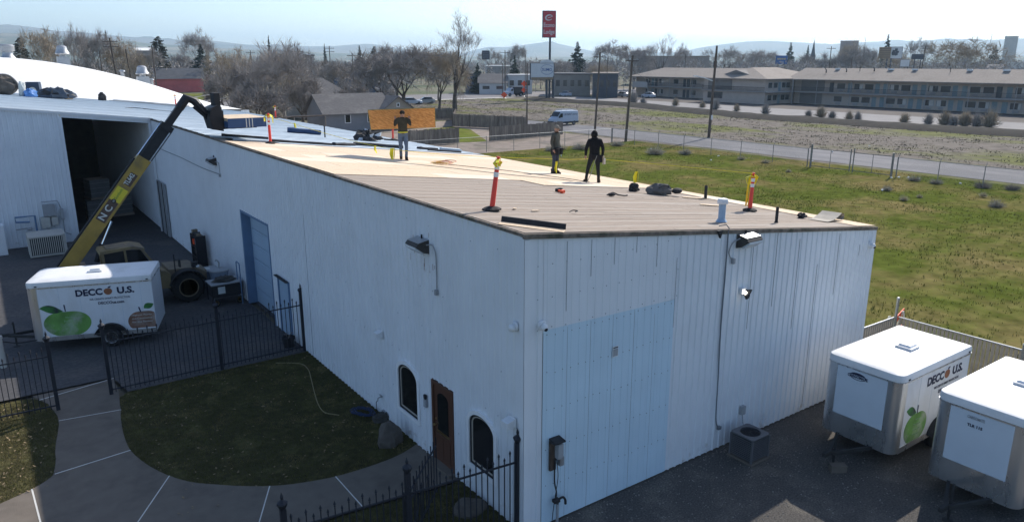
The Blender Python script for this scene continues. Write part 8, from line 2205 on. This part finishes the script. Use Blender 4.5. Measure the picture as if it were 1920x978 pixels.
for x, y, s, k, lb in ((46.5, 10.2, 0.75, 0, 'large grey tumbleweed at the far right of the field'), (47.0, 17.9, 0.55, 0, 'grey tumbleweed below the right gate post'), (44.0, 15.1, 0.5, 1, 'tan tumbleweed nearest the roof corner in the field'), (40.6, 25.2, 0.5, 0, 'grey weed clump beside the taped delineator'), (50.2, 12.6, 0.45, 1, 'small tan weed left of the large tumbleweed'), (46.0, 15.0, 0.35, 1, 'tiny tan weed between the two middle tumbleweeds'), (49.4, 28.0, 0.4, 1, 'small tan weed left of the double gate')):
    weed(x, y, s, k, lb, 'tumbleweeds in the field')
for x, y, s, k, lb in ((49.5, 44.0, 1.5, 0, 'wide grey brush heap at the fence below the streetlight pole'), (52.0, 42.2, 1.1, 0, 'grey brush right end of the fence heap'), (46.0, 52.0, 1.4, 0, 'grey brush behind the worker in black'), (42.5, 52.6, 1.2, 0, 'dark brush behind the worker in the cap'), (44.2, 53.0, 1.0, 1, 'tan brush between the two standing workers'), (51.8, 52.2, 1.2, 0, 'grey brush along the fence near the corner pole'), (54.3, 14.4, 1.0, 2, 'dark bare bush against the road fence at the right'), (55.0, 12.6, 0.9, 2, 'second dark bare bush right of the fence bush'), (53.5, 19.2, 0.8, 0, 'dead weeds at the fence right of the gate'), (53.4, 17.4, 0.8, 0, 'dead weeds further right along the road fence'), (53.0, 33.0, 0.7, 1, 'pale dry weeds at the fence left of the gate'), (53.2, 36.0, 0.7, 1, 'pale dry weeds further left along the road fence')):
    weed(x, y, s, k, lb, 'brush along the chain link fence', 0.85, 'dry_brush')
rn = random.Random(31)
ORD = ['rightmost', 'second', 'third', 'fourth', 'fifth', 'sixth', 'seventh', 'eighth', 'ninth', 'tenth', 'eleventh', 'twelfth', 'thirteenth', 'fourteenth', 'fifteenth', 'sixteenth', 'seventeenth', 'eighteenth', 'leftmost']
_ys = [66.6, 64.4, 62.0, 58.6, 57.0, 50.6, 47.2, 44.6, 43.2, 41.8, 40.2, 38.6, 112.0, 104, 118, 96, 90, 84, 76]
_rank = {y: k for k, y in enumerate(sorted(_ys))}
SHRUBL = [(ORD[_rank[y]] + ' bare shrub along the edge of the motel lot') if _rank[y] in (0, 18) else (ORD[_rank[y]] + ' bare shrub from the right along the edge of the motel lot') for y in _ys]
for i, (x, y, s) in enumerate(((110.8, 66.6, 1.5), (111.2, 64.4, 1.7), (110.6, 62.0, 1.5), (110.2, 58.6, 1.3), (110.0, 57.0, 1.3), (112.4, 50.6, 1.4), (113.2, 47.2, 1.3), (112.6, 44.6, 1.7), (112.4, 43.2, 1.9), (112.8, 41.8, 1.7), (113.2, 40.2, 2.0), (113.4, 38.6, 2.1), (116.0, 112.0, 1.6), (118, 104, 1.4), (119, 118, 1.7), (117.5, 96, 1.3), (114.5, 90, 1.4), (113.5, 84, 1.4), (111.5, 76, 1.3))):
    weed(x, y, s * rn.uniform(0.8, 1.15), i % 2, SHRUBL[i], 'bare shrubs along the motel lot', rn.uniform(1.2, 1.8), 'bare_shrub', True)
LITL = ['white litter at the foot of the right gate post', 'white litter just right of the right gate post', 'white litter third from the right gate post along the fence', 'white litter in the grass just left of the right gate post', 'white litter on the dirt lot beyond the road, below the motel middle', 'white litter on the far edge of the road left of the gate', 'white litter beside the grey tumbleweed below the gate', 'white litter at the fence right of the streetlight pole', 'white litter on the road shoulder behind the gate', 'white litter in the field right of the fence brush heap', 'white litter by the fence near the corner pole', 'white litter at the fence near the dark bare bush']
M_LIT = pmat('litter_white', (0.75, 0.75, 0.73), 0.7, 0.05, 5)
for i, (x, y) in enumerate(((54.0, 20.7), (54.6, 20.2), (54.5, 19.3), (53.2, 20.9), (74.9, 35.1), (66.2, 34.3), (46.7, 18.1), (53.3, 38.9), (57.5, 31.0), (50.1, 37.2), (52.3, 47.4), (54.8, 16.2))):
    m = MB(); m.ball((0, 0, 0.05), 0.10, 7, 5, (1.2, 0.9, 0.6), 0.35, random.Random(i)); o = m.build('litter_scrap', M_LIT); o.location = (x, y, -0.01); tag(o, LITL[i], 'litter', 'white litter scraps')
# grass: short blades on the lawns, tufts over the near field
def inside(poly, x, y):
    c = False; n = len(poly); j = n - 1
    for i in range(n):
        xi, yi = poly[i]; xj, yj = poly[j]
        if (yi > y) != (yj > y) and x < (xj - xi) * (y - yi) / (yj - yi) + xi: c = not c
        j = i
    return c
def blades(name, polys, dens, h, w, mat, seed, label, z=0.0, box=None):
    rn = random.Random(seed); m = MB()
    for poly in polys:
        xs = [p[0] for p in poly]; ys = [p[1] for p in poly]; x0, x1, y0, y1 = min(xs), max(xs), min(ys), max(ys)
        if box: x0, x1, y0, y1 = max(x0, box[0]), min(x1, box[1]), max(y0, box[2]), min(y1, box[3])
        for _ in range(int((x1 - x0) * (y1 - y0) * dens)):
            x, y = rn.uniform(x0, x1), rn.uniform(y0, y1)
            if not inside(poly, x, y): continue
            a = rn.uniform(0, 6.283); L = h * rn.uniform(0.5, 1.3); s = Vector((math.cos(a), math.sin(a), 0)) * w; p = Vector((x, y, z)); e = p + Vector((rn.uniform(-0.7, 0.7) * L, rn.uniform(-0.7, 0.7) * L, L))
            m.add([p - s, p + s, e], [(0, 1, 2)])
    o = m.build(name, mat); o['kind'] = 'stuff'; o['label'] = label
blades('lawn_grass', [lawn_r, lawn_l, lawn_f], 1100, 0.05, 0.006, M_BLADE, 3, 'short mown grass of the lawns', 0.01, (-9.8, 0, 0.0, 13.4))
rn = random.Random(77); m = MB()
for _ in range(48000):
    u = rn.random() ** 1.6; x = 13 + 44 * u; y = rn.uniform(-14, 55)
    nz = mnoise.noise(Vector((x * 0.22, y * 0.22, 1.7)))
    if rn.random() > 0.55 + nz * 0.9: continue
    L = rn.uniform(0.025, 0.08) * (1.0 + 0.6 * max(0, nz)); 
    for k in range(3):
        a = rn.uniform(0, 6.283); s = Vector((math.cos(a), math.sin(a), 0)) * 0.014; p = Vector((x + rn.uniform(-0.06, 0.06), y + rn.uniform(-0.06, 0.06), -0.05)); e = p + Vector((rn.uniform(-0.8, 0.8) * L, rn.uniform(-0.8, 0.8) * L, L + 0.05))
        m.add([p - s, p + s, e], [(0, 1, 2)])
o = m.build('field_grass', M_FBLADE); o['kind'] = 'stuff'; o['label'] = 'rough tufted grass of the open field'

# ------------------------------------------------------------------ vehicles
M_VANW = pmat('van_white', (0.42, 0.48, 0.56), 0.3, 0.04, 2, spec=0.5)
M_VGLASS = pmat('vehicle_glass', (0.02, 0.025, 0.03), 0.08, 0.02, 2, spec=0.5)
M_VDARK = pmat('vehicle_plastic', (0.035, 0.036, 0.04), 0.7, 0.1, 4)
v = thing('white_van', 'white panel van with roof rack parked at the end of the road', 'van', (67.5, 78.4, 0), R(183))
v.scale = (0.88, 0.9, 0.92)
def loft(m, secs):
    n = len(secs[0]); vs = [p for s_ in secs for p in s_]; fs = []
    for i in range(len(secs) - 1):
        for k in range(n):
            k2 = (k + 1) % n; fs.append((i * n + k, (i + 1) * n + k, (i + 1) * n + k2, i * n + k2))
    fs.append(tuple(range(n))); fs.append(tuple((len(secs) - 1) * n + k for k in range(n - 1, -1, -1)))
    m.add(vs, fs)
def vsec(x, w, zb, zt, inset=0.12):
    return [(x, -w, zb), (x, -w, zb + (zt - zb) * 0.55), (x, -w + inset, zt - 0.06), (x, -w + inset + 0.12, zt), (x, w - inset - 0.12, zt), (x, w - inset, zt - 0.06), (x, w, zb + (zt - zb) * 0.55), (x, w, zb)]
m = MB(); loft(m, [vsec(0.0, 0.90, 0.45, 2.2), vsec(0.12, 0.97, 0.35, 2.32), vsec(3.6, 0.98, 0.35, 2.36), vsec(4.1, 0.97, 0.35, 2.25), vsec(4.75, 0.95, 0.35, 1.45), vsec(5.35, 0.88, 0.38, 1.12), vsec(5.55, 0.78, 0.42, 0.9)])
vb = m.build('body', M_VANW, v, smooth=True)
for s in (-1, 1):
    m = MB(); m.prism([(3.75, 1.32), (4.7, 1.32), (4.2, 1.95), (3.75, 1.95)], lambda p, t_: (p[0], s * (0.955 + 0.03 * t_), p[1])); m.build('side_window', M_VGLASS, vb)
    m = MB(); m.box(0.05, 5.5, min(s * 0.985, s * 0.99), max(s * 0.985, s * 0.99), 0.35, 0.62); m.build('lower_trim', M_VDARK, vb)
    m = MB(); m.cbox((4.55, s * 1.12, 1.42), (0.12, 0.22, 0.3)); m.build('mirror', M_VDARK, vb)
    for xw in (1.05, 4.55): wheel_parts(v, 'wheel', (xw, s * 0.86, 0.36), 0.36, 0.24, s, M_GREYP, dish=0.3)
m = MB(); m.prism([(4.15, 2.16), (4.72, 1.46), (4.76, 1.48), (4.19, 2.19)], lambda p, t_: (p[0] + 0.03, -0.82 + 1.64 * t_, p[1] + 0.01)); m.build('windscreen', M_VGLASS, vb)
m = MB(); m.box(5.4, 5.58, -0.7, 0.7, 0.45, 0.72); m.build('bumper', M_VDARK, vb)
for s in (-1, 1): m = MB(); m.cbox((5.40, s * 0.68, 0.92), (0.2, 0.26, 0.18)); m.build('headlight', M_CLEAR, vb)
for s in (-0.75, 0.75): m = MB(); m.tube((0.4, s, 2.52), (3.9, s, 2.52), 0.03, n=6); m.build('rack_rail', M_GREYM, v)
for x in (0.5, 1.6, 2.7, 3.8): m = MB(); m.tube((x, -0.78, 2.50), (x, 0.78, 2.50), 0.025, n=6); m.tube((x, -0.75, 2.3), (x, -0.75, 2.5), 0.025, n=6); m.tube((x, 0.75, 2.3), (x, 0.75, 2.5), 0.025, n=6); m.build('rack_bar', M_GREYM, v)
lettering('J B PAINT', 0.42, WM(v) @ Vector((2.6, 0.99, 1.75)), WM(v).to_3x3() @ Vector((-1, 0, 0)), (0, 0, 1), M_NAVY, v, width=1.7)
lettering('SERVICE', 0.28, WM(v) @ Vector((0.9, 0.99, 1.72)), WM(v).to_3x3() @ Vector((-1, 0, 0)), (0, 0, 1), M_NAVY, v, width=1.1)
M_CARB = pmat('car_grey', (0.30, 0.31, 0.32), 0.35, 0.05, 2, spec=0.5)
def car(label, p, rz, mat, kind=0, group='vehicles on the street'):
    c = thing('parked_car', label, 'car', p, rz, group); m = MB()
    loft(m, [vsec(0, 0.80, 0.35, 0.95, 0.05), vsec(0.15, 0.88, 0.28, 1.02, 0.05), vsec(1.2, 0.90, 0.28, 1.0, 0.05), vsec(3.3, 0.90, 0.28, 0.98, 0.05), vsec(4.3, 0.86, 0.28, 0.85, 0.05), vsec(4.5, 0.75, 0.35, 0.7, 0.05)]); b = m.build('body', mat, c, smooth=True)
    m = MB(); loft(m, [vsec(0.25, 0.70, 0.98, 1.02, 0.05), vsec(0.75, 0.74, 0.98, 1.48, 0.12), vsec(2.4, 0.74, 0.98, 1.50, 0.12), vsec(3.2, 0.70, 0.96, 1.0, 0.05)]); m.build('cabin', M_VGLASS, b, smooth=True)
    m = MB(); m.box(0.8, 2.35, -0.58, 0.58, 1.46, 1.52); m.build('roof', mat, b)
    for s in (-1, 1):
        for xw in (0.85, 3.55): wheel_parts(c, 'wheel', (xw, s * 0.80, 0.32), 0.32, 0.2, s, M_GREYM, dish=0.2)
car('pale grey car parked on the street behind the broad bare tree', spot(752, 172), R(-10), M_VANW)
car('silver car on the street left of the tallest tree', spot(812, 176), R(170), M_CARB)
car('bright car parked by the white roofed shop left of the motel', (126, 150, 0), R(80), M_VANW)
car('grey car parked before the left wing of the motel', (136, 138, 0), R(80), M_CARB)
car('white car parked at the left end of the motel', (139, 131, 0), R(80), M_VANW)
t = thing('dump_truck', 'white cab dump truck with dark body stopped on the street', 'truck', tuple(spot(983, 214)), R(AX + 90 + 58)); 
m = MB(); loft(m, [vsec(4.6, 1.05, 0.6, 2.3, 0.15), vsec(5.4, 1.05, 0.6, 2.35, 0.2), vsec(5.8, 1.02, 0.6, 1.55, 0.1), vsec(6.9, 0.95, 0.6, 1.35, 0.1)]); cb_ = m.build('cab', M_VANW, t, smooth=True)
for s in (-1, 1): m = MB(); m.prism([(4.75, 1.5), (5.6, 1.5), (5.35, 2.1), (4.75, 2.1)], lambda p, t_: (p[0], s * (1.02 + 0.04 * t_), p[1])); m.build('side_window', M_VGLASS, cb_)
m = MB(); m.prism([(0, 1.0), (4.3, 1.0), (4.4, 2.6), (-0.1, 2.5)], lambda p, t_: (p[0], -1.15 + 2.3 * t_, p[1])); m.build('dump_body', M_VDARK, t)
m = MB(); m.box(0.2, 1.6, 1.16, 1.2, 1.2, 2.4); m.box(0.2, 1.6, -1.2, -1.16, 1.2, 2.4); m.build('pale_side_panel', M_VANW, t)
m = MB(); m.box(0.2, 6.6, -0.45, 0.45, 0.6, 0.95); m.build('chassis', M_VDARK, t)
for s in (-1, 1):
    for xw in (0.9, 2.0, 5.9): wheel_parts(t, 'wheel', (xw, s * 0.95, 0.48), 0.48, 0.3, s, M_VANW, dish=0.3)

# loose stones on the gravel, dry leaves on the lawns
rn = random.Random(19); m = MB()
for _ in range(2600):
    x, y = rn.uniform(0.2, 13.5), -rn.random() ** 1.5 * 7.0 - 0.06
    r_ = rn.uniform(0.008, 0.026); a = rn.uniform(0, 6.283); p = Vector((x, y, 0))
    q = [p + Vector((math.cos(a + k * 2.09) * r_ * rn.uniform(0.7, 1.3), math.sin(a + k * 2.09) * r_ * rn.uniform(0.7, 1.3), 0)) for k in range(3)]; t_ = p + Vector((0, 0, r_ * 0.9))
    m.add(q + [t_], [(0, 1, 3), (1, 2, 3), (2, 0, 3)])
o = m.build('loose_stones', pmat('pale_stones', (0.22, 0.20, 0.175), 0.95, 0.4, 3, coords='World')); o['kind'] = 'stuff'; o['label'] = 'loose pale stones scattered on the gravel yard'
m = MB()
for _ in range(420):
    if rn.random() < 0.6: x, y = rn.uniform(-5.6, -0.1), rn.uniform(4.6, 12.0)
    else: x, y = rn.uniform(-9.4, -7.6), rn.uniform(7.6, 13)
    a = rn.uniform(0, 6.283); L = rn.uniform(0.02, 0.05); d = Vector((math.cos(a), math.sin(a), rn.uniform(-0.2, 0.5))) * L; s_ = Vector((-math.sin(a), math.cos(a), rn.uniform(-0.3, 0.3))) * L * 0.5; p = Vector((x, y, 0.055))
    m.add([p - d, p + s_, p + d, p - s_], [(0, 1, 2, 3)])
o = m.build('dry_leaves', pmat('dry_leaf', (0.26, 0.19, 0.11), 0.9, 0.3, 3, coords='World')); o['kind'] = 'stuff'; o['label'] = 'dry leaves scattered over the lawns'

rn = random.Random(23); m = MB()
for _ in range(5200):
    x, y = rn.uniform(68, 104), rn.uniform(-5, 155)
    if mnoise.noise(Vector((x * 0.12, y * 0.05, 8.0))) < rn.uniform(-0.5, 0.35): continue
    s0 = rn.uniform(0.12, 0.35)
    for k in range(6):
        d = rdir(rn); d.z = abs(d.z) * 0.8 + 0.1; d.normalize(); sd = d.cross(rdir(rn)).normalized() * 0.035; p = Vector((x + rn.uniform(-0.3, 0.3), y + rn.uniform(-0.7, 0.7), -0.03))
        m.add([p - sd, p + sd, p + d * s0], [(0, 1, 2)])
o = m.build('lot_weeds', pmat('dead_lot_weeds', (0.12, 0.105, 0.078), 1.0, 0.4, 0.3, coords='World', col2=(0.21, 0.19, 0.12), c2scale=0.2, spec=0.0)); o['kind'] = 'stuff'; o['label'] = 'dead weed stubble over the vacant lot beyond the road'
